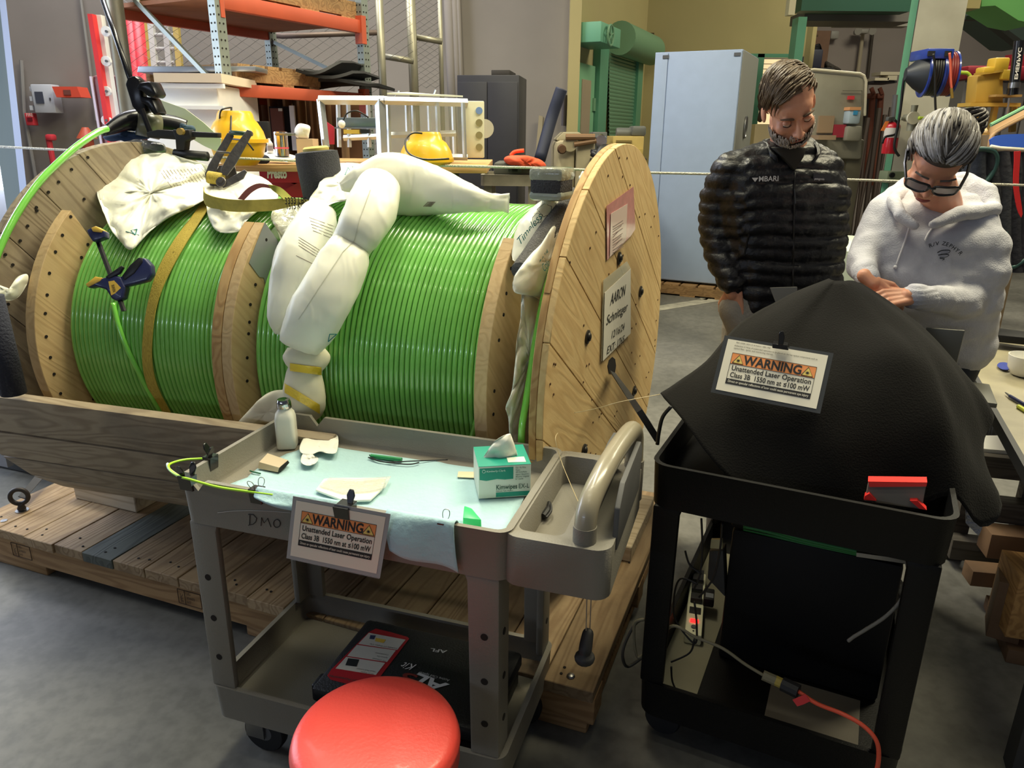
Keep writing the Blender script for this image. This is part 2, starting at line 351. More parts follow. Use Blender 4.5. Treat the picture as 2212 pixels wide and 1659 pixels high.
# frontal yellow wall with the lit doorway hole left out
dL, dR = PY(1634, 300, 11.0)[0], PY(1712, 300, 11.0)[0]
wallseg('wall_front', P2, (dL, 11.05), 0, 5.6, w_yel)
wallseg('wall_front', (dL, 11.05), (dR, 10.95), PY(1670, 122, 11)[2], 5.6, w_yel)
wallseg('wall_front', (dR, 10.95), (P3[0]+.03, 10.9), 0, 5.6, w_yel)
struct('wall_far', MB().box(XYZ, P3[0]-.4, 10.5, 13.2, 13.35, 0, 5.6), w_mauve)
struct('wall_right', MB().box(XYZ, 10.5, 10.65, -1, 13.3, 0, 5.6), w_mauve)
struct('trim_groove', MB().box(Fr(P2[:2]+np.array([.02, -.01]), 91.5), 0, 2.4, -.015, .01, PY(1500, 72, 11.2)[2], PY(1500, 68, 11.2)[2]), M('dark groove', (70, 54, 36), .9))
struct('trim_pilaster', MB().box(XYZ, P1[0], P1[0]+.12, yb-.1, yb+.05, 0, 5.6), w_yel)
struct('trim_pipe', MB().tube([PY(1246, -60, 8.7), PY(1237, 288, 8.7)], .011, 8), M('rust brown', (92, 58, 36), .8))
# bright outdoors seen through the open door at the far left
struct('ground_outside', MB().box(XYZ, -16, xl-.9, 6.2, 22, -.12, -.02), M('daylight white ground', (225, 226, 230), .8))  # near white colour stands in for daylight falling on the ground
skyb = M('bright sky', (255, 255, 255), 1, emit=(226, 236, 255), es=2.4)
struct('sky', MB().box(XYZ, -22, -6.0, 21.9, 22, -.1, 14), skyb)
jm = M('pale door steel', (150, 158, 178), .5, .2)
struct('door_1', MB().add([PY(-6, -40, 6.2), PY(8, -40, 6.2), PY(68, 500, 6.2), PY(52, 500, 6.2), PY(-6, -40, 6.3), PY(8, -40, 6.3), PY(68, 500, 6.3), PY(52, 500, 6.3)], [(0, 1, 2, 3), (7, 6, 5, 4), (0, 4, 5, 1), (1, 5, 6, 2), (2, 6, 7, 3), (3, 7, 4, 0)]), jm)
struct('trim_2', MB().add([PY(-62, -40, 6.35), PY(-5, -40, 6.35), PY(53, 500, 6.35), PY(22, 500, 6.35), PY(-62, -40, 6.45), PY(-5, -40, 6.45), PY(53, 500, 6.45), PY(22, 500, 6.45)], [(0, 1, 2, 3), (7, 6, 5, 4), (0, 4, 5, 1), (1, 5, 6, 2), (2, 6, 7, 3), (3, 7, 4, 0)]), M('green grey steel', (112, 124, 122), .6))
struct('trim_3', MB().tube([PY(172, -20, yb-.05), PY(192, 130, yb-.05), PY(208, 260, yb-.05)], .015, 8), M('conduit grey', (140, 138, 134), .6))
struct('trim_4', MB().tube([PY(46, 130, yb-.06), PY(52, 240, yb-.06), PY(80, 400, yb-.06)], .02, 8), MATS['conduit grey'])
# painted floor line
flm = M('worn white line', (168, 164, 150), .7, var=.3, vs=9)
struct('floor_line', MB().grid([[PZ(1425, 660, .002), PZ(1425, 671, .002)], [PZ(1556, 640, .002), PZ(1556, 650, .002)]]), flm)
struct('floor_line', MB().grid([[PZ(1510, 645, .002), PZ(1526, 648, .002)], [PZ(1540, 628, .002), PZ(1556, 630, .002)]]), flm)
# roller shutter on the receding wall
wd = (P2-P1); wd[2] = 0; wd /= np.linalg.norm(wd); wn = np.array([wd[1], -wd[0], 0])     # wn points into the hall
WA = Fr((P1+np.array([0, .02, 0]))[:2], math.degrees(math.atan2(wd[0], -wd[1])))
if (WA.q@wn) > 0: pass
def wa(u, v, off=.0): return PL(u, v, WA(0, 0, 0)+wn*off, wn)
def wabox(mb, u0, v0, u1, v1, off, th):
    a = wa(u0, (v0+v1)/2, off+th); b = wa(u1, (v0+v1)/2, off+th); m = (a+b)/2; um = (u0+u1)/2
    z1 = wa(um, v0, off+th)[2]; z0 = wa(um, v1, off+th)[2]; f = lambda x, y, z: np.array([*(a[:2]+(b-a)[:2]*x-wn[:2]*y), z]); return mb.box(f, 0, 1, 0, th, z0, z1)
shut = T('roller_shutter', 'green corrugated roller shutter with barrel housing and chain wheel', 'shutter', wa(1340, 300))
slat = M('green slat', (108, 150, 122), .4, .2)
for i in range(24):
    v = 112+i*8.2; m = MB(); a = wa(1312, v+1, .03); b = wa(1376, v+6+i*.3, .03); h_ = .042
    b[2] = a[2]
    prof = [(-.0, -h_), (.02, -h_*.5), (.026, 0), (.02, h_*.4), (0, h_*.62)]
    m.grid([[a+wn*o+np.array([0, 0, z]) for o, z in prof], [b+wn*o+np.array([0, 0, z]) for o, z in prof]])
    shut.p('slat', m, slat, smooth=180)
shut.p('guide_rail', wabox(MB(), 1294, 100, 1312, 300, .0, .09), green); shut.p('guide_rail', wabox(MB(), 1376, 120, 1386, 300, .0, .09), green)
a = wa(1340, 82, .16); b = wa(1408, 98, .16); b[2] = a[2]
shut.p('barrel_housing', MB().lathe([(.19, 0), (.19, np.linalg.norm(b-a))], a, b-a, 24), M('sage enamel', (112, 152, 118), .5), smooth=50)
shut.p('end_plate', wabox(MB(), 1298, 54, 1341, 98, .0, .36), M('sea green enamel', (108, 168, 136), .5), bevel=.01)
hw = wa(1319, 76, .40)
wh = MB().tube([hw+wd*.10*math.cos(t)+np.array([0, 0, .10*math.sin(t)]) for t in np.linspace(0, 6.283, 25)[:-1]], .012, 8, closed=True)
for k in range(5): t = k*6.283/5+.3; wh.tube([hw, hw+wd*.10*math.cos(t)+np.array([0, 0, .10*math.sin(t)])], .009, 6)
shut.p('chain_wheel', wh, M('sage enamel', (112, 152, 118), .5))
dr = T('door_leaf', 'narrow mint green door with tall glazed panel beside the roller shutter', 'door', wa(1265, 300))
dr.p('leaf', wabox(MB(), 1247, 138, 1283, 300, .0, .04), M('mint enamel', (126, 178, 136), .5)); dr.p('pane', wabox(MB(), 1256, 172, 1275, 296, .04, .008), M('dim glass', (168, 150, 132), .1, coat=1)); dr.p('handle', wabox(MB(), 1283, 212, 1287, 240, .0, .06), M('sage enamel', (112, 152, 118), .5))
struct('window_1', wabox(MB(), 1217, 205, 1229, 272, .0, .02), M('grey pane', (84, 80, 86), .3))
# mezzanine beams, posts, column
me = M('mezzanine green', (70, 150, 100), .5)
struct('trim_beam', BX(MB(), 9.6, 1735, -60, 1972, 24, .25), dgreen)
struct('trim_beam', BX(MB(), 9.9, 1738, 24, 1972, 46, .5), M('grey soffit', (96, 92, 86), .8))
struct('trim_duct', BX(MB(), 10.4, 1810, 40, 1965, 56, .2), M('grey duct', (124, 120, 112), .6))
struct('trim_post', MB().add([PY(1715, 36, 9.4), PY(1731, 36, 9.4), PY(1719, 150, 9.4), PY(1704, 150, 9.4), PY(1715, 36, 9.6), PY(1731, 36, 9.6), PY(1719, 150, 9.6), PY(1704, 150, 9.6)], [(0, 1, 2, 3), (7, 6, 5, 4), (0, 4, 5, 1), (1, 5, 6, 2), (2, 6, 7, 3), (3, 7, 4, 0)]) if 0 else BX(MB(), 9.4, 1704, 36, 1722, 400, .2, z0=0), green)
struct('trim_pipe', BX(MB(), 9.3, 1708, -60, 1722, 32, .12), M('cream pipe', (206, 196, 160), .6))
colm = M('concrete column', (158, 154, 138), .8, var=.12, vs=2, dirt=(118, 112, 92), ds=2.2, da=.5)
struct('trim_column', BX(MB(), 6.2, 1957, -60, 2058, 420, .35, z0=0, ang=62), colm)
struct('trim_column_post', BX(MB(), 6.3, 1940, -60, 1955, 420, .05, z0=0, ang=62), green)
# green stair beam at the upper right
struct('trim_stair', FP(MB(), ((2122, -20), (2240, -20), (2240, 52), (2200, 44), (2150, 12), (2120, 14)), 6.4, .4), M('bright green beam', (112, 178, 104), .5))
struct('trim_corbel', BX(MB(), 6.3, 2088, -20, 2120, 18, .4), w_yel)
struct('trim_stair', FP(MB(), ((2086, 44), (2125, 44), (2240, 118), (2240, 100), (2130, 30), (2122, 12), (2240, 50), (2240, 20), (2122, 12), (2110, 30)), 7.0, .1) if 0 else FP(MB(), ((2086, 42), (2130, 42), (2205, 100), (2240, 110), (2240, 96), (2215, 92), (2135, 33), (2088, 34)), 6.9, .1), M('dark stringer', (44, 44, 42), .6))
struct('trim_stair', FP(MB(), ((2118, 14), (2150, 14), (2240, 62), (2240, 98), (2212, 96), (2140, 40), (2110, 32)), 7.2, .5), M('dark stair tread', (62, 76, 72), .7))
# chain link fence (a wire mesh nobody could count) with its posts
def mesh_fence(y0, uL, uR, v0, v1, p=.055, r=.0022, y1=None):
    a = PY(uL, (v0+v1)/2, y0); b = PY(uR, (v0+v1)/2, y1 or y0); z1 = PY((uL+uR)/2, v0, y0)[2]; z0 = PY((uL+uR)/2, v1, y0)[2]
    L_ = np.linalg.norm((b-a)[:2]); d = (b-a); d[2] = 0; d /= np.linalg.norm(d); n = np.array([-d[1], d[0], 0]); m = MB(); k = int(L_/p)
    for i in range(k):
        pts = []; j = 0; z = z0
        while z < z1: pts.append(np.array([a[0], a[1], z])+d*(p*(i+((i+j) % 2)))+n*(.003*(-1)**j)); z += p*.62; j += 1
        m.tube(pts, r, 3, caps=False)
    return m
wire = M('galvanised wire', (96, 98, 100), .5, .7); pst = M('galvanised post', (150, 146, 128), .45, .6, var=.1)
fen = T('chain_link_fence', 'tall chain link fence behind the pallet rack', 'fence', PY(600, 330, 6.6))
fen.p('wire_mesh', mesh_fence(6.6, 285, 830, -30, 345), wire, kind='stuff', smooth=0)
fen.p('post', MB().tube([PY(816, -60, 6.6), PY(834, 345, 6.6)], .032, 12), pst, smooth=180); fen.p('rail', MB().tube([PY(275, 38, 6.6), PY(610, 78, 6.6), PY(822, 70, 6.6)], .022, 10), M('brown grey pipe', (110, 96, 92), .5, .5), smooth=180)
gat = T('chain_link_gate', 'pair of open chain link gate panels right of the fence', 'gate', PY(895, 330, 6.8))
gat.p('wire_mesh', mesh_fence(6.65, 832, 893, -30, 130), wire, kind='stuff', smooth=0); gat.p('wire_mesh', mesh_fence(6.9, 897, 952, -30, 190, p=.04), wire, kind='stuff', smooth=0)
for u0, v0, u1, v1, y, r in ((884, -60, 900, 330, 6.8, .04), (948, -60, 958, 330, 6.95, .02)): gat.p('post', MB().tube([PY(u0, v0, y), PY(u1, v1, y)], r, 12), pst, smooth=180)
for u0, v0, u1, v1, y in ((832, 122, 893, 132, 6.7), (898, 80, 955, 90, 6.85)): gat.p('rail', MB().tube([PY(u0, v0, y), PY(u1, v1, y)], .025, 10), pst, smooth=180)
for k, u in enumerate((966, 978, 986)): struct('trim_conduit', MB().tube([PY(u, -60, yb-.1), PY(u+16, 330, yb-.1)], .05-.01*k, 10), w_grey, smooth=180)
# ================================================================== REEL
RF = Fr((0, 0), 67.3); S0 = -.605
def rcen(l): t = l/1.75; return RF(S0-l, 2.349+(2.067-2.349)*t, .883+(.921-.883)*t)
def rp(l, y, z): return rcen(l)+RF.q*y+np.array([0, 0, z])
def rpol(l, r, deg): return rp(l, r*math.cos(R_(deg)), r*math.sin(R_(deg)))
def ru(u, v, l): return PL(u, v, rcen(l), RF.a)
def rl(u, v, l): d = ru(u, v, l)-rcen(l); return (float(d@RF.q), float(d[2]))
def rs(u, v, r, l0=-.2, l1=1.9):
    """first point where the pixel's ray meets the reel's cylinder of radius r (or comes closest to it)"""
    best = None; prev = None
    for i in range(421):
        l = l0+(l1-l0)*i/420; y, z = rl(u, v, l); d = math.hypot(y, z)-r
        if prev is not None and prev > 0 >= d: return ru(u, v, l), l
        if best is None or abs(d) < best[0]: best = (abs(d), l)
        prev = d
    return ru(u, v, best[1]), best[1]
wd_d1 = WOOD('pine diagonal one', RF.q*math.cos(R_(-35))+RF.z*math.sin(R_(-35)), (222, 194, 140), (190, 152, 100), stain=(192, 160, 108), amt=.38, rand=.08)
wd_d2 = WOOD('pine diagonal two', RF.q*math.cos(R_(48))+RF.z*math.sin(R_(48)), (206, 172, 118), (160, 118, 72), stain=(150, 116, 78))
wd_old = WOOD('weathered pine', RF.q*math.cos(R_(-50))+RF.z*math.sin(R_(-50)), (168, 154, 130), (122, 106, 86), stain=(112, 104, 96), rand=.2)
wd_ply = WOOD('plywood face', RF.q*math.cos(R_(-48))+RF.z*math.sin(R_(-48)), (212, 184, 138), (180, 146, 102), amt=.32)
wd_lag = WOOD('grey pine boards', RF.a, (176, 160, 134), (128, 110, 88), stain=(110, 102, 92), rand=.2)
wd_edge = WOOD('end grain', RF.q, (168, 130, 90), (104, 74, 50), amt=.7, scale=2)
black_hole = M('dark hole', (24, 18, 14), .9)
steel = M('steel', (150, 150, 150), .35, 1)
reel = T('cable_reel', 'huge double wooden cable reel with round plank flanges wound with green cable', 'cable reel', rp(.9, 0, -.66))
def nail_mb(pts, n, r=.006):
    m = MB()
    for p in pts: m.disc(p, n, r, 8, .0012)
    return m
for (l0, R, m1, m2, holes) in ((0, .694, wd_d1, wd_d2, True), (1.76, .643, wd_old, wd_old, False)):
    circ = [(R*math.cos(2*math.pi*i/96), R*math.sin(2*math.pi*i/96)) for i in range(96)]
    fo = {}
    for (la, lb, an, mt, off) in ((l0+.0005, l0+.0185, -35 if holes else -50, m1, .03), (l0+.0195, l0+.038, 48 if holes else 42, m2, .0)):
        for st in strips(circ, R_(an), .225 if holes else .19, .0022, off):
            mb = MB().prism([rp(la, *p) for p in st], rp(lb, 0, 0)-rp(la, 0, 0))
            reel.p('plank', mb, mt, bevel=.0015, seg=1)
rng = random.Random(3)
pts = []
for i in range(80):
    a_ = rng.uniform(0, 360); r_ = rng.choice([rng.uniform(.62, .67), rng.uniform(.2, .6)]); pts.append(rpol(-.0005, r_, a_))
reel.p('nail_heads', nail_mb(pts, RF.a, .0035), M('rusty nail', (92, 66, 44), .7, .3), kind='stuff', label='scattered small rusty nail heads')
pts = [rpol(1.757, .62, a_) for a_ in range(150, 240, 14)]+[ru(u, v, 1.757) for u, v in ((190, 340), (155, 366), (127, 393), (105, 415), (79, 448), (60, 488), (44, 520), (28, 572), (18, 657), (80, 455), (182, 430), (105, 520))]
reel.p('nail_heads', nail_mb(pts, RF.a, .005), black_hole, kind='stuff', label='dark nail holes around the left flange')
# centre hole and bolts of the outer face
hole = MB().prism([ru(u, v, -.001) for u, v in ((1316, 806), (1313, 790), (1316, 778), (1323, 771), (1329, 776), (1331, 790), (1328, 808))], -RF.a*.02)
reel.p('arbor_hole', hole, black_hole)
for u, v in ((1338, 558), (1384, 630), (1270, 728), (1370, 845), (1262, 973), (1392, 0)):
    if v == 0: continue
    c = ru(u, v, -.002)
    b = reel.p('bolt', MB().lathe([(.021, -.002), (.021, .002), (.014, .004), (.011, .008), (.0, .009)], c, RF.a, 20), M('dark bolt', (70, 68, 64), .4, .8))
    sub(b, reel.o, 'bolt_socket', MB().disc(c+RF.a*.0092, RF.a, .006, 6, .0006), black_hole)
# crescent shaped inner plates, near and far side
inner = [(-.30, .31), (-.355, .2), (-.385, .1), (-.372, 0), (-.388, -.18), (-.36, -.33)]
cres = [(.575*math.cos(R_(a_)), .575*math.sin(R_(a_))) for a_ in np.linspace(130.5, 232, 26)]+inner[::-1]
def plate(la, lb, side, mat, R=.575, dy=0, **k):
    s = R/.575; P = [rp(la, side*(y*s+(dy if i > 25 else 0)), z*s) for i, (y, z) in enumerate(cres)]
    if side < 0: P = P[::-1]
    return reel.p('crescent_plate', MB().prism(P, rp(lb, 0, 0)-rp(la, 0, 0)), mat, bevel=.0015, seg=1, **k)
for side in (1, -1):
    plate(.20, .236, side, wd_ply, dy=.055); plate(.975, 1.008, side, wd_ply); plate(1.010, 1.042, side, wd_d2); plate(1.665, 1.70, side, wd_ply)
hp = []
for la, uv in ((1.664, ((153, 468), (135, 508), (120, 544), (107, 590), (102, 637), (98, 677), (190, 528), (206, 545), (176, 556), (164, 618), (160, 668), (161, 728), (100, 727), (109, 772), (117, 808), (168, 768), (188, 823), (131, 850), (202, 862))),
               (.974, ((575, 518), (541, 658), (539, 696), (537, 721), (534, 773), (534, 823), (552, 615), (580, 617), (564, 835))),
               (.199, ((1104, 580), (1094, 634), (1088, 680), (1078, 735), (1068, 845), (1066, 895)))):
    hp += [ru(u, v, la) for u, v in uv]
reel.p('screw_holes', nail_mb(hp, RF.a, .0052), black_hole, kind='stuff', label='dark screw holes in the crescent plates')
# grey tape over the middle crescent's peak
tp = [ru(u, v, .9738) for u, v in ((572, 480), (614, 540), (596, 585), (580, 640), (577, 637), (570, 600), (560, 598), (538, 568), (552, 530))]
reel.p('duct_tape', MB().prism(tp, RF.a*.0006), M('duct tape', (150, 152, 156), .35, .3), label='torn grey duct tape patch on the middle plate')
# drum
def core(l0, l1, R, n):
    m = MB().grid([[rpol(l, R, 360*i/n) for i in range(n)] for l in (l0, l1)], closed=True); m.f += [tuple(range(n-1, -1, -1)), tuple(range(n, 2*n))]; return m
reel.p('drum', core(.05, 1.755, .34, 48), wd_lag)
# lagging boards that close the front lower side of the left half
ang = [188.5, 200.6, 212, 223.6, 234.5, 245.5, 256.5]
for i in range(6):
    a0, a1 = ang[i]+.32, ang[i+1]-.32; l0, l1 = (1.875, .60)
    P = [rpol(l0, .662, a0), rpol(l0, .662, a1), rpol(l0, .70, a1), rpol(l0, .70, a0)]
    Q = [rpol(l1, .662, a0), rpol(l1, .662, a1), rpol(l1, .70, a1), rpol(l1, .70, a0)]
    mb = MB().add(P+Q, [(0, 1, 2, 3), (7, 6, 5, 4), (0, 4, 5, 1), (1, 5, 6, 2), (2, 6, 7, 3), (3, 7, 4, 0)])
    reel.p('lagging_board', mb, wd_lag, bevel=.003, seg=2)
# ---------------- the green cable
def CABLE(name, col):
    m = M(name, col, .22, coat=1, var=.10, vs=14, spec=.6)
    return m
cab = CABLE('green cable jacket', (124, 196, 92)); cab2 = CABLE('bright green tube', (128, 214, 86))
def coil(l0, l1, R, name, label, wob=0):
    m = core(l0+.004, l1-.004, R-.0035, 72)
    pitch = .0157; turns = int((l1-l0)/pitch); n = 84; path = []
    for i in range(turns*n+1):
        t = i/n; l = l0+(l1-l0)*t/turns; path.append(rpol(l, R+.001*math.sin(i*.13+t), 360*t))
    m.tube(path, .0079, 7)
    return solo(name, m, cab, label, 'cable', 'coils of green cable on the reel', smooth=180)
coil(.262, .962, .487, 'cable_coil', 'wide coil of shiny green cable on the right half of the reel')
coil(1.058, 1.645, .468, 'cable_coil', 'narrower coil of green cable on the left half, crossed by a yellow strap')
# loose runs
def rpath(pts, r): return [rs(u, v, r)[0] for u, v in pts]
solo('green_cable', MB().tube(bez([rs(u, v, .484)[0] for u, v in ((244, 655), (255, 700), (272, 748), (300, 805), (335, 870), (365, 915))], 6), .0085, 8), cab2, 'single green cable crossing slantwise over the left coil', 'cable', smooth=180)
solo('green_cable', MB().tube(bez([rs(u, v, .505)[0] for u, v in ((1052, 830), (1042, 870), (1030, 905), (1018, 948))], 5), .0085, 8), cab2, 'green cable slanting down the right coil beside the right plate', 'cable', smooth=180)
solo('green_cable', MB().tube(bez([ru(u, v, .075) for u, v in ((1193, 580), (1180, 625), (1172, 655), (1158, 730), (1147, 800), (1136, 870), (1128, 920), (1126, 965))], 6), .010, 10), cab2, 'thick bright green cable hanging in the gap beside the right flange', 'cable', smooth=180)
rim = [rpol(1.86, .668, a_) for a_ in np.linspace(112, 176, 40)]
rim = [ru(u-4, v-2, 1.752) for u, v in ((236, 280), (214, 288), (170, 318), (125, 358), (92, 392), (63, 430), (35, 475), (12, 520), (-8, 570), (-20, 620))]
solo('green_cable', MB().tube(bez(rim, 6), .011, 10), cab2, 'bright green cable following the rim of the left flange', 'cable', smooth=180)
# ---------------- papers on the outer face
paper = M('white paper', (226, 222, 208), .6); ink = M('black ink', (22, 20, 22), .6)
def sheet(th, name, pts, l, mat, parent=None, label=None): return th.p(name, MB().prism([ru(u, v, l) for u, v in pts], RF.a*.0008), mat, parent, label)
nx = RF.q; nz = RF.z
pg = T('paper_sign', 'white handwritten name sheet in a plastic sleeve taped below the pink pouch', 'sign', ru(1330, 690, -.006))
sheet(pg, 'sleeve', ((1303, 605), (1354, 564), (1362, 580), (1358, 720), (1298, 781)), -.004, M('clear sleeve', (200, 190, 160), .15, alpha=.45, coat=1))
sheet(pg, 'sheet', ((1306, 632), (1362, 580), (1362, 720), (1302, 780)), -.006, paper)
d1 = (ru(1358, 640, -.008)-ru(1310, 678, -.008)); d1 = d1/np.linalg.norm(d1); d2 = np.cross(RF.a, d1)*1
if d2[2] < 0: d2 = -d2
for s_, u, v, wpx, hh in (('AARON', 1318, 660, 33, .052), ('Schnittger', 1309, 703, 46, .043), ('12/16/24', 1319, 733, 28, .036), ('EXT: 1765', 1310, 766, 38, .036)):
    o_ = ru(u, v, -.0075); e_ = ru(u+wpx, v-wpx*.72, -.0075); pg.p('handwriting', text_mb(s_, o_, e_-o_, d2, hh, width=np.linalg.norm(e_-o_), shear=.25, bold=.004), ink, smooth=0)
pp = T('document_pouch', 'pink edged plastic pouch with a printed sheet taped on the right flange', 'pouch', ru(1340, 480, -.004))
sheet(pp, 'pouch', ((1310, 445), (1368, 403), (1372, 495), (1362, 510), (1311, 562)), -.003, M('pink pouch', (204, 130, 128), .3, coat=.6, var=.15, vs=30))
sheet(pp, 'sheet', ((1319, 462), (1355, 440), (1352, 518), (1317, 555)), -.005, M('printed sheet', (222, 196, 186), .4, coat=.5))
tx = MB()
for k in range(11):
    a_ = ru(1324, 490+k*5.6, -.0062); b_ = ru(1324+rng.uniform(12, 23), 490+k*5.6-14, -.0062)
    tx.tube([a_, b_], .0012, 4)
pp.p('print_lines', tx, M('grey print', (130, 110, 104), .7), kind='stuff')
# ---------------- bags
def BAG(name, col, tr=.25, rough=.38, bump=.6, bs=22):
    m = M(name, col, rough, spec=.5, sss=.0)
    nt = m.node_tree; tc = nd(nt, 'ShaderNodeTexCoord'); nz_ = nd(nt, 'ShaderNodeTexNoise'); nz_.noise_type = 'RIDGED_MULTIFRACTAL'; nz_.inputs['Scale'].default_value = bs*.55; nz_.inputs['Detail'].default_value = 4; nz_.inputs['Distortion'].default_value = 1.2; mp_ = nd(nt, 'ShaderNodeMapping'); mp_.inputs['Scale'].default_value = (1.6, 1, .55); nt.links.new(tc.outputs['Object'], mp_.inputs[0]); nt.links.new(mp_.outputs[0], nz_.inputs['Vector']); bp_ = nd(nt, 'ShaderNodeBump'); bp_.inputs['Strength'].default_value = min(1, bump); bp_.inputs['Distance'].default_value = .006; nt.links.new(nz_.outputs[0], bp_.inputs['Height']); nt.links.new(bp_.outputs[0], nt.nodes['Principled BSDF'].inputs['Normal'])
    b = m.node_tree.nodes['Principled BSDF']; b.inputs['Subsurface Weight'].default_value = .25; b.inputs['Subsurface Scale'].default_value = .03; b.inputs['Subsurface Radius'].default_value = (1, .9, .7)
    return m
bagw = BAG('milky plastic film', (238, 238, 222)); bagf = BAG('white foam sheet', (226, 220, 196), rough=.7, bump=.2)
teal = M('teal print', (26, 120, 124), .5); grayp = M('grey print', (130, 110, 104), .7)
def pillow(pts, flat=.6, n=30, amp=.006, sc=9, seed=0., fin=0, sub_=7, down=None):
    """inflated bag along a path of (u, v, halfwidth px, point function)"""
    P = []; Rr = []
    for (u, v, hw, fn) in pts:
        p = fn(u, v) if callable(fn) else ru(u, v, fn); P.append(p); Rr.append(hw*float((p-O0)@_f)/F)
    m_ = len(P); path = bez(P, sub_); rad = [float(x[0]) for x in bez([[r, 0, 0] for r in Rr], sub_)]
    view = np.mean(P, 0)-O0; view /= np.linalg.norm(view); rows = []
    for i, p in enumerate(path):
        t = path[min(i+1, len(path)-1)]-path[max(i-1, 0)]; t = t/np.linalg.norm(t)
        s = np.cross(t, view); s /= np.linalg.norm(s); b = np.cross(s, t); row = []
        e = min(i, len(path)-1-i)/(len(path)-1)*2; fl = flat*min(1, .12+(e*3.2)**.55) if fin else flat*min(1, .45+e*2)
        for k in range(n):
            th = 2*math.pi*k/n; cx, cy = math.cos(th), math.sin(th)
            q = p+s*rad[i]*(abs(cx)**.85*math.copysign(1, cx))+b*rad[i]*fl*cy
            w_ = (1+.8*(1-min(1, e*4)))
            d = fbm((q[0]+t[0]*0, q[1], q[2]), sc, 3, seed)*amp*w_-abs(noise.noise(Vector((th*2.3+seed, i*.16, seed))))*amp*1.3
            row.append(q+(s*cx+b*cy)*d)
        rows.append(row)
    mb = MB(); mb.grid(rows, closed=True); k0 = len(mb.v)
    mb.f.append(tuple(range(n-1, -1, -1))); mb.f.append(tuple(range(len(rows)*n-n, len(rows)*n)))
    return mb
def blobbag(outline, fn, thick, amp=.01, sc=8, seed=0., n=7, wr=None):
    """puffed bag from an outline: each pixel goes on a physical surface, both sides bulge"""
    P = [np.array(fn(u, v)) for u, v in outline]; P = bez(P, 5, True); c = np.mean(P, 0); view = c-O0; view /= np.linalg.norm(view)
    rows = []; rings = [1, .985, .955, .91, .85, .77, .68, .58, .47, .36, .25, .13, .05]
    ca = math.cos(seed*1.7+.6); sa = math.sin(seed*1.7+.6); s0 = np.cross(view, [0, 0, 1.]); s0 /= np.linalg.norm(s0); s1_ = np.cross(s0, view); e1 = s0*ca+s1_*sa; e2 = -s0*sa+s1_*ca
    MR = np.mean([np.linalg.norm(p-c) for p in P])*.85
    def ring(k, sgn):
        r = rings[k]; h = thick*math.sqrt(max(0, 1-r**2.6)); row = []
        for j, p in enumerate(P):
            dv_ = p-c; R0 = np.linalg.norm(dv_); wq = r**1.5; q = c+dv_/R0*(R0*wq+MR*(1-wq))*r-view*sgn*h+view*sgn*abs(fbm(p*.3+dv_*r, 15, 2, seed+3))*amp*.9; d = fbm(q, sc, 3, seed)*amp-abs(noise.noise(Vector((e1@q*15+seed, e2@q*4.5, seed+r*.4))))*amp*1.7*(.45+.55*r)
            row.append(q-view*sgn*d*(1 if k else .3))
        return row
    for k in range(len(rings)-1, -1, -1): rows.append(ring(k, 1))
    for k in range(1, len(rings)): rows.append(ring(k, -1))
    mb = MB(); mb.grid(rows, closed=True); m_ = len(P)
    mb.f.append(tuple(range(m_-1, -1, -1))); mb.f.append(tuple(range(len(rows)*m_-m_, len(rows)*m_)))
    return mb
def prn(th, lines, fn, mat, r=.0011, name='printing'):
    """small printed lines lying on the bag"""
    m = MB()
    for (u0, v0, u1, v1) in lines:
        pts = [fn(u0+(u1-u0)*t, v0+(v1-v0)*t) for t in np.linspace(0, 1, 4)]; m.tube(pts, r, 4)
    return th.p(name, m, mat, kind='stuff')
def on(obj_mb, u, v, lift=.002):
    """point of the bag's front surface under a pixel"""
    from mathutils.bvhtree import BVHTree
    if not hasattr(obj_mb, 'bvh'):
        obj_mb.bvh = BVHTree.FromPolygons([Vector(p) for p in obj_mb.v], obj_mb.f)
    d = Vector(_ray(u, v)); h = obj_mb.bvh.ray_cast(Vector(O0), d)
    return np.array(h[0])-np.array(d.normalized())*lift if h[0] else None
def prints(th, mb, segs, mat, r=.001, name='printing', label=None):
    m = MB()
    for seg in segs:
        pts = [on(mb, seg[0]+(seg[2]-seg[0])*t, seg[1]+(seg[3]-seg[1])*t, r*.6) for t in np.linspace(0, 1, max(3, int(abs(seg[2]-seg[0])+abs(seg[3]-seg[1]))//12+2))]
        pts = [p for p in pts if p is not None]
        if len(pts) > 1: m.tube(pts, r, 4)
    if m.v: return th.p(name, m, mat, kind='stuff', label=label)
def polyseg(*pts): return [(*pts[i], *pts[i+1]) for i in range(len(pts)-1)]
def bag(name, mb, mat, label, group=None, smooth=180):
    t = T(name, label, 'plastic bag' if 'foam' not in name else 'foam', base_of(mb), group); t.p('film' if 'foam' not in name else 'sheet', mb, mat, smooth=smooth); t.mb = mb; return t
S = lambda r: (lambda u, v: rs(u, v, r)[0])
# left crumpled bag with printing
mbx = blobbag(((213, 372), (245, 338), (300, 333), (355, 330), (410, 345), (452, 358), (470, 380), (455, 420), (420, 445), (370, 468), (325, 500), (285, 540), (262, 525), (238, 495), (222, 455), (208, 415)), S(.51), .075, .036, 7, 3.1)
b1 = bag('plastic_bag', mbx, bagw, 'big crumpled milky plastic bag with small print over the left coil', 'plastic air bags on the reel')
prints(b1, mbx, [(345+i*7.5, 368-i*.4, 371+i*7.0, 405-i*1.5) for i in range(13)], grayp, .0008)
prints(b1, mbx, polyseg((283, 498), (292, 508), (296, 495), (283, 498))+polyseg((272, 500), (300, 508)), teal, .0016, label='teal emblem')
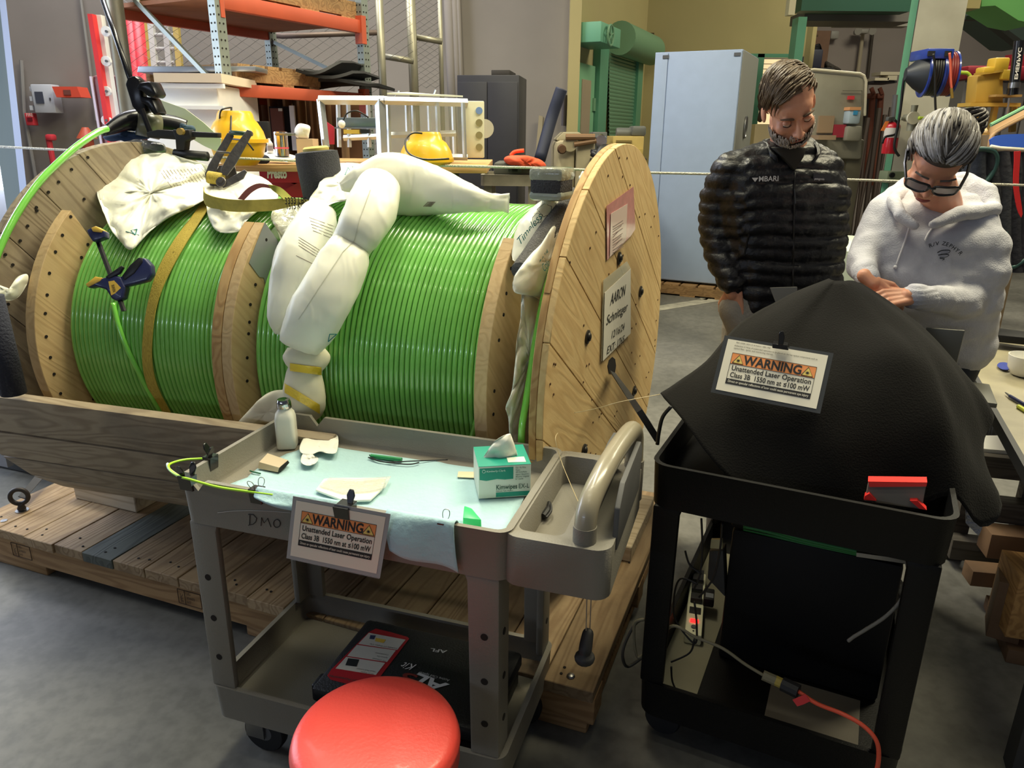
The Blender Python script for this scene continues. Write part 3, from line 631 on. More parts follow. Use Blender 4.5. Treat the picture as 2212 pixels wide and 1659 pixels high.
# small bag under the ratchet
mbx = blobbag(((452, 382), (500, 372), (550, 376), (585, 395), (602, 425), (585, 450), (560, 455), (530, 480), (512, 502), (470, 500), (450, 470), (446, 430)), S(.51), .055, .022, 10, 7.7)
bag('plastic_bag', mbx, bagw, 'small crumpled white bag under the ratchet', 'plastic air bags on the reel')
# clear wrinkled wrap between the halves
mbx = blobbag(((585, 470), (600, 440), (640, 436), (670, 430), (668, 470), (650, 520), (625, 560), (612, 540), (600, 500)), S(.50), .04, .02, 16, 4.2)
bag('stretch_wrap', mbx, M('clear wrinkled film', (214, 214, 196), .12, coat=1, alpha=.75, bump=1, bs=40), 'bundle of clear shiny wrinkled wrap between the two coils')
# tall bag A with printed text (inner left)
mbA = pillow(((704, 438, 14, S(.56)), (690, 462, 38, S(.56)), (672, 510, 52, S(.57)), (645, 575, 56, S(.58)), (620, 640, 42, S(.58)), (603, 690, 26, S(.58)), (598, 722, 5, S(.57))), .8, amp=.005, seed=1.3)
tA = bag('air_pillow', mbA, bagw, 'tall printed air pillow hanging between the middle plate and the plain pillow', 'plastic air bags on the reel')
prints(tA, mbA, [(668+i*2, 470+i*7, 725, 490+i*7) for i in range(5)]+[(645, 512+i*6, 690-i*2, 540+i*5) for i in range(4)]+polyseg((640, 552), (680, 572)), grayp, .0008)
# pillow behind with printing on top
mbD = blobbag(((707, 372), (715, 357), (735, 352), (770, 352), (800, 365), (812, 390), (790, 410), (760, 430), (720, 440), (690, 455), (672, 452), (668, 430), (690, 400)), S(.57), .05, .022, 9, 5.5)
tD = bag('plastic_bag', mbD, bagw, 'loose open ended bag with teal lettering tucked behind the pillows', 'plastic air bags on the reel')
prints(tD, mbD, polyseg((752, 362), (745, 378), (760, 374), (752, 362)), teal, .0014)
dd = [on(mbD, u, v, .003) for u, v in ((762, 372), (795, 392))]
if all(x is not None for x in dd): tD.p('lettering', text_mb('ReadyAir', dd[0], dd[1]-dd[0], (0, -.2, 1), .03, width=.085), teal, smooth=0)
# big horizontal pillow C
mbC = pillow(((735, 402, 6, S(.62)), (775, 392, 34, S(.62)), (830, 392, 62, S(.60)), (900, 405, 60, S(.57)), (960, 418, 46, S(.57)), (1020, 432, 30, S(.57)), (1062, 438, 23, S(.56)), (1100, 440, 24, S(.56))), .75, amp=.006, seed=9.2, fin=1)
tC = bag('air_pillow', mbC, bagw, 'large plain air pillow lying across the top of the right coil', 'plastic air bags on the reel')
prints(tC, mbC, [(915+i*3, 446+i*.1, 925+i*3, 436) for i in range(6)], grayp, .0012)
# long plain pillow B in front (two chambers)
mbB = pillow(((822, 378, 8, S(.60)), (820, 395, 42, S(.62)), (806, 440, 55, S(.63)), (782, 492, 52, S(.63)), (760, 530, 45, S(.61)), (742, 565, 55, S(.62)), (712, 625, 60, S(.63)), (680, 685, 60, S(.63)), (655, 730, 50, S(.61)), (645, 752, 42, S(.60))), .75, amp=.004, seed=2.2, fin=1)
tB = bag('air_pillow', mbB, bagw, 'long two chambered plain air pillow slung down the front between the coils', 'plastic air bags on the reel')
prints(tB, mbB, polyseg((712, 722), (709, 738), (727, 722), (712, 722)), teal, .0016, label='teal triangle emblem')
prints(tB, mbB, polyseg((800, 410), (778, 470), (765, 520), (740, 545), (690, 620), (645, 690)), M('film seam', (206, 206, 190), .5), .0014, name='seam')
solo('rubber_plug', MB().lathe([(.0, .0), (.016, .003), (.021, .015), (.019, .03), (.0, .036)], ru(794, 384, .93)-RF.q*.02, (-.6, -.4, -.2), 18), teal, 'small teal rubber cap peeping out between the pillows', 'cap', smooth=180)
# foam with yellow tape
mf = pillow(((662, 752, 40, S(.56)), (662, 772, 52, S(.56)), (660, 795, 38, S(.55)), (657, 812, 40, S(.56)), (657, 845, 45, S(.57)), (655, 880, 44, S(.57)), (648, 900, 26, S(.56))), .75, amp=.004, seed=6.1)
tf = bag('foam_padding', mf, bagf, 'white foam padding tied with yellow tape below the long pillow')
yt = M('yellow tape', (236, 204, 62), .35, coat=.5, bump=.5, bs=40)
def band(mb, a, b, hw, lift=.003):
    rows = []
    for t in np.linspace(0, 1, 14):
        u = a[0]+(b[0]-a[0])*t; v = a[1]+(b[1]-a[1])*t; rows.append((u, v))
    r0 = [on(mb, u, v-hw, lift) for u, v in rows]; r1 = [on(mb, u, v, lift) for u, v in rows]; r2 = [on(mb, u, v+hw, lift) for u, v in rows]
    k = [i for i in range(len(rows)) if r0[i] is not None and r1[i] is not None and r2[i] is not None]
    return MB().grid([[r[i] for i in k] for r in (r0, r1, r2)])
tf.p('tape', band(mf, (621, 792), (694, 802), 8), yt, solid=.001, label='yellow tape band round the neck')
tf.p('tape', band(mf, (615, 838), (697, 888), 10), yt, solid=.001, label='slanting yellow tape band')
mw = blobbag(((500, 928), (520, 905), (555, 868), (580, 848), (610, 842), (640, 850), (655, 880), (640, 900), (600, 905), (560, 915), (515, 938)), S(.60), .03, .004, 6, 2.9)
bag('foam_wedge', mw, bagf, 'pointed white foam roll tucked behind the top lagging board')
# bags in the right gap
mg = pillow(((1205, 428, 12, .14), (1195, 440, 22, .15), (1178, 470, 36, .16), (1150, 510, 40, .17), (1125, 545, 24, .18), (1112, 565, 8, .18)), .8, amp=.004, seed=8.8)
t1 = bag('air_pillow', mg, bagw, 'printed air pillow above the right crescent plate', 'plastic air bags on the reel')
prints(t1, mg, polyseg((1160, 452), (1175, 440), (1192, 446), (1190, 462), (1174, 468), (1160, 452))+polyseg((1150, 470), (1160, 460), (1172, 464), (1168, 480), (1152, 484), (1150, 470)), M('black print', (60, 64, 66), .6), .0008)
dd = [on(mg, u, v, .003) for u, v in ((1122, 532), (1160, 484))]
if all(x is not None for x in dd): t1.p('lettering', text_mb('Timeless', dd[0], dd[1]-dd[0], (-.4, 0, .9), .03, width=.11), teal, smooth=0)
mh = blobbag(((1192, 490), (1215, 478), (1232, 470), (1240, 500), (1232, 560), (1218, 600), (1200, 632), (1182, 655), (1150, 640), (1112, 632), (1108, 605), (1122, 580), (1150, 545), (1175, 520)), lambda u, v: ru(u, v, .10), .055, .014, 10, 1.9)
t2 = bag('plastic_bag', mh, bagw, 'crumpled printed bag stuffed between right crescent plate and right flange', 'plastic air bags on the reel')
dd = [on(mh, u, v, .003) for u, v in ((1166, 566), (1196, 530))]
if all(x is not None for x in dd): t2.p('lettering', text_mb('5 x Via\nColo', dd[0], dd[1]-dd[0], (-.4, 0, .9), .03, width=.07), teal, smooth=0)
mi = blobbag(((1130, 590), (1165, 600), (1196, 610), (1202, 660), (1190, 730), (1176, 800), (1164, 850), (1162, 900), (1160, 960), (1108, 960), (1098, 905), (1092, 880), (1105, 845), (1112, 790), (1116, 735), (1124, 690), (1126, 640)), lambda u, v: ru(u, v, .115), .06, .034, 11, 6.6)
bag('plastic_bag', mi, bagw, 'wrinkled white bag filling the lower gap behind the hanging cable', 'plastic air bags on the reel')
mj = pillow(((1258, 380, 12, .07), (1268, 392, 14, .07), (1258, 405, 8, .07)), .8, amp=.008, seed=3.8, sc=20)
bag('plastic_bag', mj, bagw, 'small tuft of white film at the top of the right flange', 'plastic air bags on the reel')
mt_ = blobbag(((0, 620), (20, 628), (35, 600), (58, 592), (60, 610), (42, 640), (20, 650), (0, 645), (-20, 640), (-20, 610)), lambda u, v: ru(u, v, 1.70), .02, .01, 20, 1.1)
bag('plastic_bag', mt_, bagw, 'small crumpled white bag at the left rim of the reel', 'plastic air bags on the reel')
# grey foam tube in the gap
foam = M('charcoal foam', (92, 90, 88), .95, bump=1, bs=220, var=.2, vs=120)
solo('foam_tube', MB().tube(bez([ru(u, v, .12) for u, v in ((1128, 588), (1134, 578), (1152, 552), (1182, 505), (1212, 462), (1238, 425))], 5), .031, 20), foam, 'dark grey split foam tube rising in the gap beside the right flange', 'foam tube', smooth=180)
blk = T('foam_block', 'dark grey foam block wrapped in clear tape on top of the reel', 'foam block', ru(1195, 430, .13))
cf = Fr(ru(1195, 400, .13)[:2], 67.3, ru(1195, 400, .13)[2])
blk.p('core', MB().box(cf, -.05, .045, -.06, .05, -.035, .045), M('black foam', (64, 64, 70), .95, bump=.8, bs=200), bevel=.012)
blk.p('film', MB().box(cf, -.053, .049, -.063, .055, .012, .05), M('clear film', (196, 198, 176), .15, alpha=.6, coat=1, bump=1, bs=35), bevel=.012)
blk.p('tape', MB().box(cf, -.052, .048, -.062, .052, -.04, -.012), M('grey plastic tape', (150, 158, 150), .3, coat=.5, bump=.5, bs=30), bevel=.012)
# black foam roll between the coils at the back
p0 = ru(702, 440, .98); rr_ = .062
fr_ = T('foam_roll', 'upright black foam roll with a yellow plug behind the pillows', 'foam roll', p0)
fr_.p('roll', MB().lathe([(.060, -.08), (.068, .03), (.072, .14), (.069, .168), (.047, .172), (.042, .158), (.0, .158)], p0, (-.1, 0, 1), 30), M('black foam', (64, 64, 70), .95, bump=.8, bs=200), smooth=60)
fr_.p('plug', MB().lathe([(.041, .15), (.043, .18), (.036, .186), (0, .187)], p0, (-.1, 0, 1), 24), M('yellow foam', (216, 196, 110), .8), smooth=50)
# ---------------- ratchet strap
web = WOOD('yellow webbing', (0, 0, 1), (200, 178, 80), (160, 138, 58), amt=.5, scale=6, rand=0)
st = T('ratchet_strap', 'yellow webbing ratchet strap pulled over the left coil', 'strap', rs(440, 440, .5)[0])
def ribbon(L, Rr, nseg=4, lift=0):
    a = bez(L, nseg); b = bez(Rr, nseg); return MB().grid([a, [(x+y)/2 for x, y in zip(a, b)], b])
Lp = [rs(u, v, .488)[0] for u, v in ((442, 425), (418, 462), (380, 512), (346, 570), (326, 625), (311, 700), (307, 780), (320, 840), (352, 905))]
Rp = [rs(u, v, .488)[0] for u, v in ((462, 432), (436, 472), (400, 528), (368, 585), (342, 645), (330, 710), (328, 780), (342, 840), (376, 905))]
st.p('webbing', ribbon(Lp, Rp, 5), web, solid=.003, label='yellow strap running down the coil')
pb = lambda pts, dz: [ru(u, v, 1.12+.0*i)+RF.q*dz for i, (u, v) in enumerate(pts)]
La = [ru(u, v, l) for u, v, l in ((441, 405, 1.3), (446, 418, 1.28), (480, 428, 1.2), (530, 432, 1.12), (590, 430, 1.04), (630, 428, .98), (668, 432, .93))]
Lb = [ru(u, v, l) for u, v, l in ((441, 430, 1.3), (450, 446, 1.28), (490, 455, 1.2), (530, 458, 1.12), (590, 455, 1.04), (630, 446, .98), (668, 440, .93))]
wt = MB().grid([bez(La, 5), bez(Lb, 5)])
st.p('webbing', wt, M('olive webbing', (184, 172, 84), .8, var=.12, vs=50), solid=.003, label='olive strap tail marked with its load')
o_ = ru(617, 441, .985)-RF.q*.004; e_ = ru(664, 440, .935)-RF.q*.004
st.p('lettering', merge(text_mb('3333 LBS', o_, e_-o_, (0, 0, 1), .03, width=np.linalg.norm(e_-o_), bold=.01), text_mb('1515 KGS', ru(620, 452, .98)-RF.q*.004, e_-o_, (0, 0, 1), .03, width=np.linalg.norm(e_-o_)*.9, bold=.01)), ink, smooth=0)
st.p('webbing', ribbon([ru(u, v, l) for u, v, l in ((513, 430, 1.10), (535, 406, 1.10), (560, 396, 1.10), (588, 402, 1.1))], [ru(u, v, l) for u, v, l in ((526, 432, 1.10), (545, 414, 1.10), (565, 405, 1.1), (588, 408, 1.1))], 4), M('maroon webbing', (92, 44, 50), .8), solid=.003, label='maroon strap end looping over the bag')
st.p('webbing', ribbon([ru(u, v, l) for u, v, l in ((580, 398, 1.05), (605, 405, 1.02), (630, 428, 1.0))], [ru(u, v, l) for u, v, l in ((588, 408, 1.05), (600, 420, 1.02), (612, 432, 1.0))], 4), M('green webbing', (150, 150, 64), .8), solid=.003, label='green strap fold')
# the ratchet: side plates, drum, handle
gun = M('worn dark steel', (112, 108, 104), .42, .85, var=.2, vs=30, bump=.2, bs=60)
ra = lambda u, v, d=0: rs(478, 380, .55)[0]+(PL(u, v, rs(478, 380, .55)[0], _f)-rs(478, 380, .55)[0])+_f*d
def bar(pts, w_, th_=.004, d=0): return MB().tube([ra(u, v, d) for u, v in pts], w_, 8, flat=th_/w_, up=_f)
def plate2(pts, d, th_=.004): return MB().prism([ra(u, v, d) for u, v in pts], _f*th_)
st.p('ratchet_handle', merge(plate2(((437, 372), (445, 352), (486, 283), (497, 281), (500, 290), (486, 316), (468, 348), (460, 372), (452, 392), (440, 390)), .02), bar(((493, 284), (543, 287)), .0075, .0075, .012), plate2(((535, 281), (545, 284), (545, 292), (510, 356), (492, 380), (480, 378), (478, 366), (492, 340), (505, 320)), -.005)), gun, bevel=.001, seg=1)
st.p('handle_grip', bar(((496, 284), (541, 287)), .0082, .0082, .012), M('dark green grip', (44, 74, 58), .35), smooth=180)
st.p('ratchet_frame', merge(plate2(((444, 392), (466, 352), (500, 352), (505, 372), (486, 402), (450, 402)), .03), plate2(((478, 395), (500, 385), (530, 368), (536, 372), (528, 388), (496, 404), (484, 408)), -.01), bar(((468, 327), (500, 330)), .004, .004, .005)), gun, bevel=.001, seg=1)
st.p('ratchet_wheel', merge(MB().lathe([(.016, -.002), (.018, 0), (.018, .006), (.016, .008)], ra(480, 395, -.012), _f, 16), MB().lathe([(.010, -.006), (.010, 0)], ra(480, 392, -.014), _f, 12)), gun)
st.p('wound_webbing', MB().lathe([(.021, -.026), (.021, .024)], ra(465, 384, .006), ra(492, 388, 0)-ra(440, 380, 0), 20), web, smooth=50)
# ---------------- quick clamp
nav = M('navy plastic', (34, 40, 84), .38, coat=.2); yel = M('yellow plastic', (222, 182, 70), .5); blk2 = M('black plastic', (26, 26, 30), .4); bsteel = M('black steel bar', (50, 50, 54), .35, .8)
pc = rs(245, 625, .57)[0]
ca = lambda u, v, d=0: PL(u, v, pc+_f*d, _f)
clp = T('bar_clamp', 'navy and yellow one handed bar clamp gripping the left crescent plate', 'clamp', ca(262, 678))
clp.p('bar', MB().tube([ca(204, 500, .02), ca(268, 672, .0)], .0075, 4, flat=.4), bsteel, smooth=0)
clp.p('jaw', MB().prism([ca(u, v, -.012) for u, v in ((187, 497), (205, 487), (226, 500), (226, 512), (200, 522), (193, 510))], _f*.03), nav, bevel=.003)
clp.p('jaw_pad', MB().prism([ca(u, v, -.016) for u, v in ((196, 492), (206, 488), (222, 497), (218, 502), (200, 500))], _f*.03), yel, bevel=.002)
clp.p('body', MB().prism([ca(u, v, -.012) for u, v in ((222, 600), (248, 594), (262, 600), (270, 620), (264, 645), (250, 650), (240, 645), (228, 625), (205, 618), (190, 622), (184, 616), (205, 604))], _f*.035), nav, bevel=.006, seg=3)
clp.p('jaw_pad', MB().prism([ca(u, v, -.014) for u, v in ((184, 614), (205, 597), (220, 600), (216, 607), (190, 620))], _f*.03), yel, bevel=.002)
clp.p('handle', MB().prism([ca(u, v, -.010) for u, v in ((256, 600), (285, 580), (300, 560), (312, 556), (326, 572), (328, 592), (318, 606), (296, 612), (270, 618), (262, 625))], _f*.030), nav, bevel=.006, seg=3)
clp.p('trigger', MB().prism([ca(u, v, -.013) for u, v in ((262, 596), (280, 572), (298, 556), (306, 556), (308, 566), (290, 590), (268, 606))], _f*.034), blk2, bevel=.004, label='black rubber grip face')
clp.p('release_lever', MB().prism([ca(u, v, -.014) for u, v in ((226, 598), (262, 573), (266, 577), (258, 590), (236, 602))], _f*.014), blk2, bevel=.003)
clp.p('emblem', MB().prism([ca(u, v, -.0128) for u, v in ((234, 608), (246, 606), (261, 622), (248, 634), (240, 638))], _f*.002), yel)
o_ = ca(239, 622, -.0135); e_ = ca(254, 632, -.0135)
clp.p('lettering', text_mb('IRWIN', ca(240, 616, -.0135), ca(246, 638, -.0135)-ca(240, 616, -.0135), ca(258, 618, -.0135)-ca(240, 624, -.0135), .014, width=.022, bold=.01), ink, smooth=0)
# dark foam board at the far left edge of the reel, and dark plastic wrap
solo('foam_post', MB().tube([ru(-22, 640, 1.62), ru(30, 850, 1.62)], .036, 20), M('dark blue foam', (40, 42, 56), .9, bump=.6, bs=150), 'dark padded tube slanting at the left edge of the reel', 'foam tube', smooth=180)
# strap from the reel centre to the floor, black
solo('black_strap', ribbon([ru(1318, 800, -.01), PY(1360, 868, 1.9), PY(1415, 955, 1.85)], [ru(1330, 806, -.01), PY(1372, 862, 1.9), PY(1426, 945, 1.85)], 4), M('black webbing', (30, 30, 32), .6), 'black flat strap running from the reel hole down behind the black cart', 'strap', solid=.003)
# ================================================================== PALLET
PLT = Fr((0, 0), 67.3)
pf = np.array(PZ(0, 1145, .17)); pr = np.array(PZ(1283, 1495, .17)); d_ = pr-pf; pang = math.degrees(math.atan2(d_[0], -d_[1]))
PF = Fr(pr[:2], pang)        # origin: near right corner; a points right, so the deck extends to negative x
wdk = WOOD('deck planks', PF.q, (170, 146, 112), (128, 102, 74), stain=(100, 82, 64), rand=.2)
wst = WOOD('pallet beams', PF.a, (174, 140, 98), (130, 96, 62), rand=.08)
pal = T('wooden_skid', 'long wooden shipping skid under the cable reel', 'skid', PF(-1.2, .6, 0))
x = 0.; k = 0; W = [.146, .146, .142, .146, .146, .142, .146, .148, .146, .144, .15, .146, .146, .142, .15, .146, .15]
Lp_ = -2.42; DW = 1.25
while x > Lp_ and k < len(W):
    w_ = W[k]; e = rng.uniform(-.004, .004)
    m = wdk
    if k == 12: m = WOOD('dark stained plank', PF.q, (92, 96, 88), (66, 70, 66), rand=0)
    pal.p('plank', MB().box(PF, x-w_+.002, x-.002, e, DW+e, .132, .170+rng.uniform(-.001, .001)), m, bevel=.002, seg=1, label='dark green stained plank' if k == 12 else None)
    x -= w_; k += 1
xe = x
for y in (.0, .58, 1.16): pal.p('beam', MB().box(PF, xe-.005, 0, y+.012, y+.10, .045, .131), wst, bevel=.002, seg=1)
for xx in (-.35, -1.2, xe+.02): pal.p('skid_block', MB().box(PF, xx, xx+.33, .02, DW, .0, .044), wst, bevel=.006, seg=2)
nl = []
for i in range(k):
    xc = -sum(W[:i])-W[i]/2
    for y in (.045, .06, .64, .65): nl.append(PF(xc+rng.uniform(-.05, .05), y+rng.uniform(-.02, .02), .1712))
pal.p('nail_heads', nail_mb(nl, (0, 0, 1), .0042), black_hole, kind='stuff', label='dark nail heads in the deck')
# stamps burnt into the front beam
def stamp(x0):
    m = MB(); z0, z1 = .062, .118; P = lambda x, z: PF(x, .0105, z)
    for a, b in (((0, z0), (.1, z0)), ((0, z1), (.1, z1)), ((0, z0), (0, z1)), ((.1, z0), (.1, z1)), ((.03, z0), (.03, z1))): m.tube([P(x0+a[0], a[1]), P(x0+b[0], b[1])], .0011, 4)
    for s_, z in (('US-', .102), ('20603', .086), ('HT', .069)): m = merge(m, text_mb(s_, P(x0+.036, z), PF.a, (0, 0, 1), .015))
    return merge(m, text_mb('IPPC', P(x0+.022, z0+.006), (0, 0, 1), -PF.a, .018))
for u, v in ((28, 1195), (385, 1290)):
    x0 = PF.loc(PL(u, v, PF(0, .01, 0), PF.q))[0]; pal.p('stamp', stamp(x0), M('burnt stamp', (70, 52, 38), .8), smooth=0, label='rectangular burnt treatment stamp')
# carriage bolt near the corner
bp = PZ(1233, 1461, .171); pal.p('bolt', MB().lathe([(.012, 0), (.012, .002), (.009, .006), (.004, .008), (0, .0085)], bp, (0, 0, 1), 18), steel)
bp = PZ(9, 1125, .171); pal.p('washer', MB().lathe([(.012, 0), (.012, .002), (.007, .003), (.0, .001)], bp, (0, 0, 1), 18), steel)
# chock blocks below the reel
bx = PF.loc(PZ(163, 1077, .17)); 
ch = T('chock_block', 'square pale wooden block wedged under the left end of the reel', 'wooden block', PF(bx[0]+.15, bx[1]+.1, .17))
ch.p('block', MB().box(PF, bx[0], bx[0]+.33, bx[1], bx[1]+.6, .171, .26), WOOD('chock wood', PF.a, (200, 186, 160), (160, 142, 116), rand=0), bevel=.003, seg=1)
for xx in (-.95, -.25):
    ch2 = T('chock_block', 'wooden cradle block %s under the reel' % ('in the middle' if xx < -.5 else 'at the right end'), 'wooden block', PF(xx, bx[1]+.5, .17))
    ch2.p('block', MB().box(PF, xx, xx+.2, bx[1]+.38, bx[1]+.8, .171, .23), MATS['chock wood'], bevel=.003, seg=1)
# eye bolt
ep = PZ(48, 1103, .171); dark_iron = M('dark iron', (66, 62, 60), .55, .7, var=.15, vs=40)
eb = T('eye_bolt', 'forged eye bolt with washer at the left corner of the skid', 'eye bolt', ep)
eb.p('washer', MB().lathe([(.024, 0), (.024, .003), (.0, .003)], ep, (0, 0, 1), 24), steel, smooth=40)
eb.p('shank', MB().lathe([(.014, .003), (.016, .012), (.011, .024), (.012, .032)], ep, (0, 0, 1), 18), dark_iron, smooth=180)
eb.p('ring', MB().tube([ep+np.array([.031*math.cos(t)*.95, .031*math.cos(t)*.3, .062+.031*math.sin(t)]) for t in np.linspace(0, 2*math.pi, 33)[:-1]], .0088, 12, closed=True), dark_iron, smooth=180)
bw = MATS['black webbing']
solo('tie_down_strap', merge(ribbon([ep+np.array([-.004, .0, .06]), PY(90, 1010, ep[1]+.22), PY(104, 980, ep[1]+.34)], [ep+np.array([.02, .0, .05]), PY(108, 1015, ep[1]+.22), PY(126, 985, ep[1]+.34)], 4)), bw, 'black tie down strap hooked in the eye bolt', 'strap', solid=.003)
# ================================================================== BACKGROUND, LEFT HALF
grn_grey = M('punched steel', (140, 148, 142), .45, .4, var=.08); oran = M('orange enamel', (186, 84, 56), .5, var=.08, vs=5)
# wall boxes
t = T('electrical_box', 'pale grey hinged electrical box on the left wall', 'electrical box', PY(90, 245, 8.5))
t.p('body', BX(MB(), 8.4, 70, 182, 116, 244, .15), M('pale grey box', (196, 200, 206), .5), bevel=.01); t.p('window', BX(MB(), 8.39, 76, 198, 93, 223, .01), M('smoked window', (74, 78, 90), .2))
for v in (192, 213, 233): t.p('hinge', BX(MB(), 8.42, 64, v-5, 70, v+5, .05), MATS['pale grey box'])
t.p('latch', BX(MB(), 8.39, 106, 211, 109, 216, .01), M('dark latch', (90, 92, 96), .4))
t = T('hood_box', 'orange red sloping hood with a warning plate on the left wall', 'hood', PY(140, 210, 8.4))
t.p('hood', FP(MB(), ((112, 187), (166, 187), (175, 210), (122, 210)), 8.3, .2), M('hot orange', (226, 84, 60), .6)); t.p('plate', BX(MB(), 8.29, 137, 194, 152, 205, .01), M('brown plate', (124, 70, 60), .6))
t = T('fire_alarm', 'small red fire alarm pull station on the left wall', 'fire alarm', PY(62, 260, 8.45))
t.p('case', BX(MB(), 8.45, 54, 244, 72, 271, .08), M('alarm red', (206, 60, 70), .4), bevel=.01); t.p('pull', BX(MB(), 8.44, 59, 254, 69, 261, .01), M('dark red', (110, 30, 40), .4)); t.p('lettering', text_mb('FIRE', PY(57, 252, 8.43), (1, 0, .06), (0, 0, 1), .05, width=.07), paper, smooth=0)
t = T('standpipe', 'thin red standpipe low on the left wall', 'pipe', PY(112, 340, 8.3)); t.p('pipe', MB().tube([PY(105, 300, 8.3), PY(130, 420, 8.3)*np.array([1, 1, 0])], .03, 10), MATS['alarm red']); t.p('valve', BX(MB(), 8.25, 96, 290, 112, 304, .1), MATS['alarm red'], bevel=.02)
solo('warning_post', MB().lathe([(.06, 0), (.06, PY(188, 300, 8.0)[2]), (.10, PY(188, 299, 8.0)[2]), (.03, PY(188, 275, 8.0)[2])], PY(188, 300, 8.0)*np.array([1, 1, 0]), (0, 0, 1), 12), oran, 'orange capped post in front of the left wall', 'post')
# red cabinet and ladder
t = T('tool_cabinet', 'tall dark red cabinet behind the red ladder', 'cabinet', PY(240, 330, 5.4))
t.p('body', BX(MB(), 5.4, 206, 162, 268, 330, .6, z0=0), M('faded maroon', (126, 62, 62), .5, var=.15), bevel=.03); t.p('edge_trim', BX(MB(), 5.39, 206, 165, 211, 330, .03, z0=0), M('pale rim', (220, 200, 205), .5)); t.p('door_gap', BX(MB(), 5.39, 214, 195, 266, 197, .01), M('dark gap', (60, 30, 32), .8))
lad = T('step_ladder', 'red fibreglass ladder standing end on beside the rack', 'ladder', PY(228, 320, 5.0))
lad.p('rail', BX(MB(), 4.95, 212, 30, 222, 330, .06, z0=0), M('ladder red', (216, 48, 50), .4)); lad.p('rail', BX(MB(), 5.0, 222, 32, 240, 330, .05, z0=0), M('bright white rail', (236, 232, 232), .4))
for v in (68, 132, 197, 260): lad.p('step_plate', MB().disc(PY(230, v, 4.97), (0, 1, 0), .03, 12, .01), MATS['bright white rail']); lad.p('rivet', MB().disc(PY(230, v, 4.95), (0, 1, 0), .008, 8, .006), M('dark latch', (90, 92, 96), .4))
t = T('ladder', 'yellow and white extension ladder leaning behind the fence', 'ladder', PY(345, 150, 7.4))
for u, c in ((312, (210, 180, 90)), (324, (226, 226, 226)), (356, (200, 200, 200)), (378, (200, 176, 96))): t.p('rail', MB().tube([PY(u, 25, 7.4), PY(u+26, 420, 7.4)*np.array([1, 1, 0])], .035, 4), M('ladder rail %d' % u, c, .4))
for v in (45, 75, 105, 135): t.p('rung', MB().tube([PY(324, v, 7.4), PY(378, v, 7.4)], .016, 8), M('ladder rail 356', (200, 200, 200), .4))
t = T('hose_rack', 'red pipes stacked behind the left rack upright', 'pipe', PY(290, 170, 6.9)); 
for u in (282, 296): t.p('pipe', MB().tube([PY(u, 32, 6.9), PY(u+26, 420, 6.9)*np.array([1, 1, 0])], .05, 10), M('alarm red', (206, 60, 70), .4), smooth=180)
solo('bollard_post', MB().lathe([(.05, -1.2), (.05, .52), (.062, .53), (.062, .60), (.05, .61), (.04, .66), (0, .68)], PY(262, 120, 5.1), (.02, 0, 1), 18), pst, 'round galvanised post with a domed cap beside the rack', 'post', smooth=50)
# pallet rack
N_ = PY(487, 200, 4.8); K = Fr(N_[:2], 151)
rk = T('pallet_rack', 'orange and grey pallet rack with punched uprights', 'rack', (N_[0], N_[1], 0))
def upright(x, y, nm='upright'):
    o = rk.p(nm, MB().box(K, x-.035, x+.035, y-.03, y+.03, 0, 3.6), grn_grey); m = MB()
    for i in range(52):
        z = 1.35+i*.045
        for s_ in (-.014, .014): m.disc(K(x-.0355, y+s_ if i % 2 else y-s_, z), K.a, .006, 6, .001); m.disc(K(x+s_*(1 if i % 2 else -1), y-.0305, z), K.q, .006, 6, .001)
    ob = bpy.data.objects.new('punched_holes', mesh_of('h', m, rk.o, smooth=0)); C.objects.link(ob); ob.parent = o; ob.data.materials.append(black_hole); ob['kind'] = 'stuff'
kk = K.loc(PL(790, 200, K(0, 0, 0), K.q)); L_ = kk[0]; kd = K.loc(PL(275, 200, K(0, 0, 0), K.a))[1]
for x, y in ((0, 0), (0, kd), (L_, 0), (L_, kd)): upright(x, y)
def zq(u, v, x=0, q=True): return K.loc(PL(u, v, K(0, 0, 0), K.q) if q else PL(u, v, K(0, 0, 0), K.a))[2]
zl1, zl0 = zq(500, 180), zq(500, 208); zu1, zu0 = zq(640, 17), zq(640, 48)
for z0, z1 in ((zl0, zl1), (zu0, zu1)):
    for y in (-.02, kd-.02): rk.p('beam', MB().box(K, .03, L_-.03, y, y+.045, z0, z1), oran, bevel=.004); rk.p('end_bracket', MB().box(K, .0, .03, y-.015, y+.05, z0-.05, z1+.03), oran)
    rk.p('end_bracket', MB().box(K, L_-.05, L_, -.035, .03, z0-.07, z1+.03), oran)
rk.p('deck', MB().box(K, 0, L_, 0, kd, zu1-.03, zu1-.005), M('shelf board', (150, 96, 62), .8, var=.1))
rk.p('deck', MB().box(K, 0, L_, 0, kd, zl1-.03, zl1-.005), MATS['shelf board'])
for (u0, v0, u1, v1) in ((292, 0, 475, 192),): rk.p('brace', MB().tube([PL(u0, v0, K(0, 0, 0), K.a), PL(u1, v1, K(0, 0, 0), K.a)], .018, 4), grn_grey)
rk.p('brace', MB().tube([K(L_, 0, zl1+.05), K(L_, kd, zu0)], .018, 4), grn_grey)
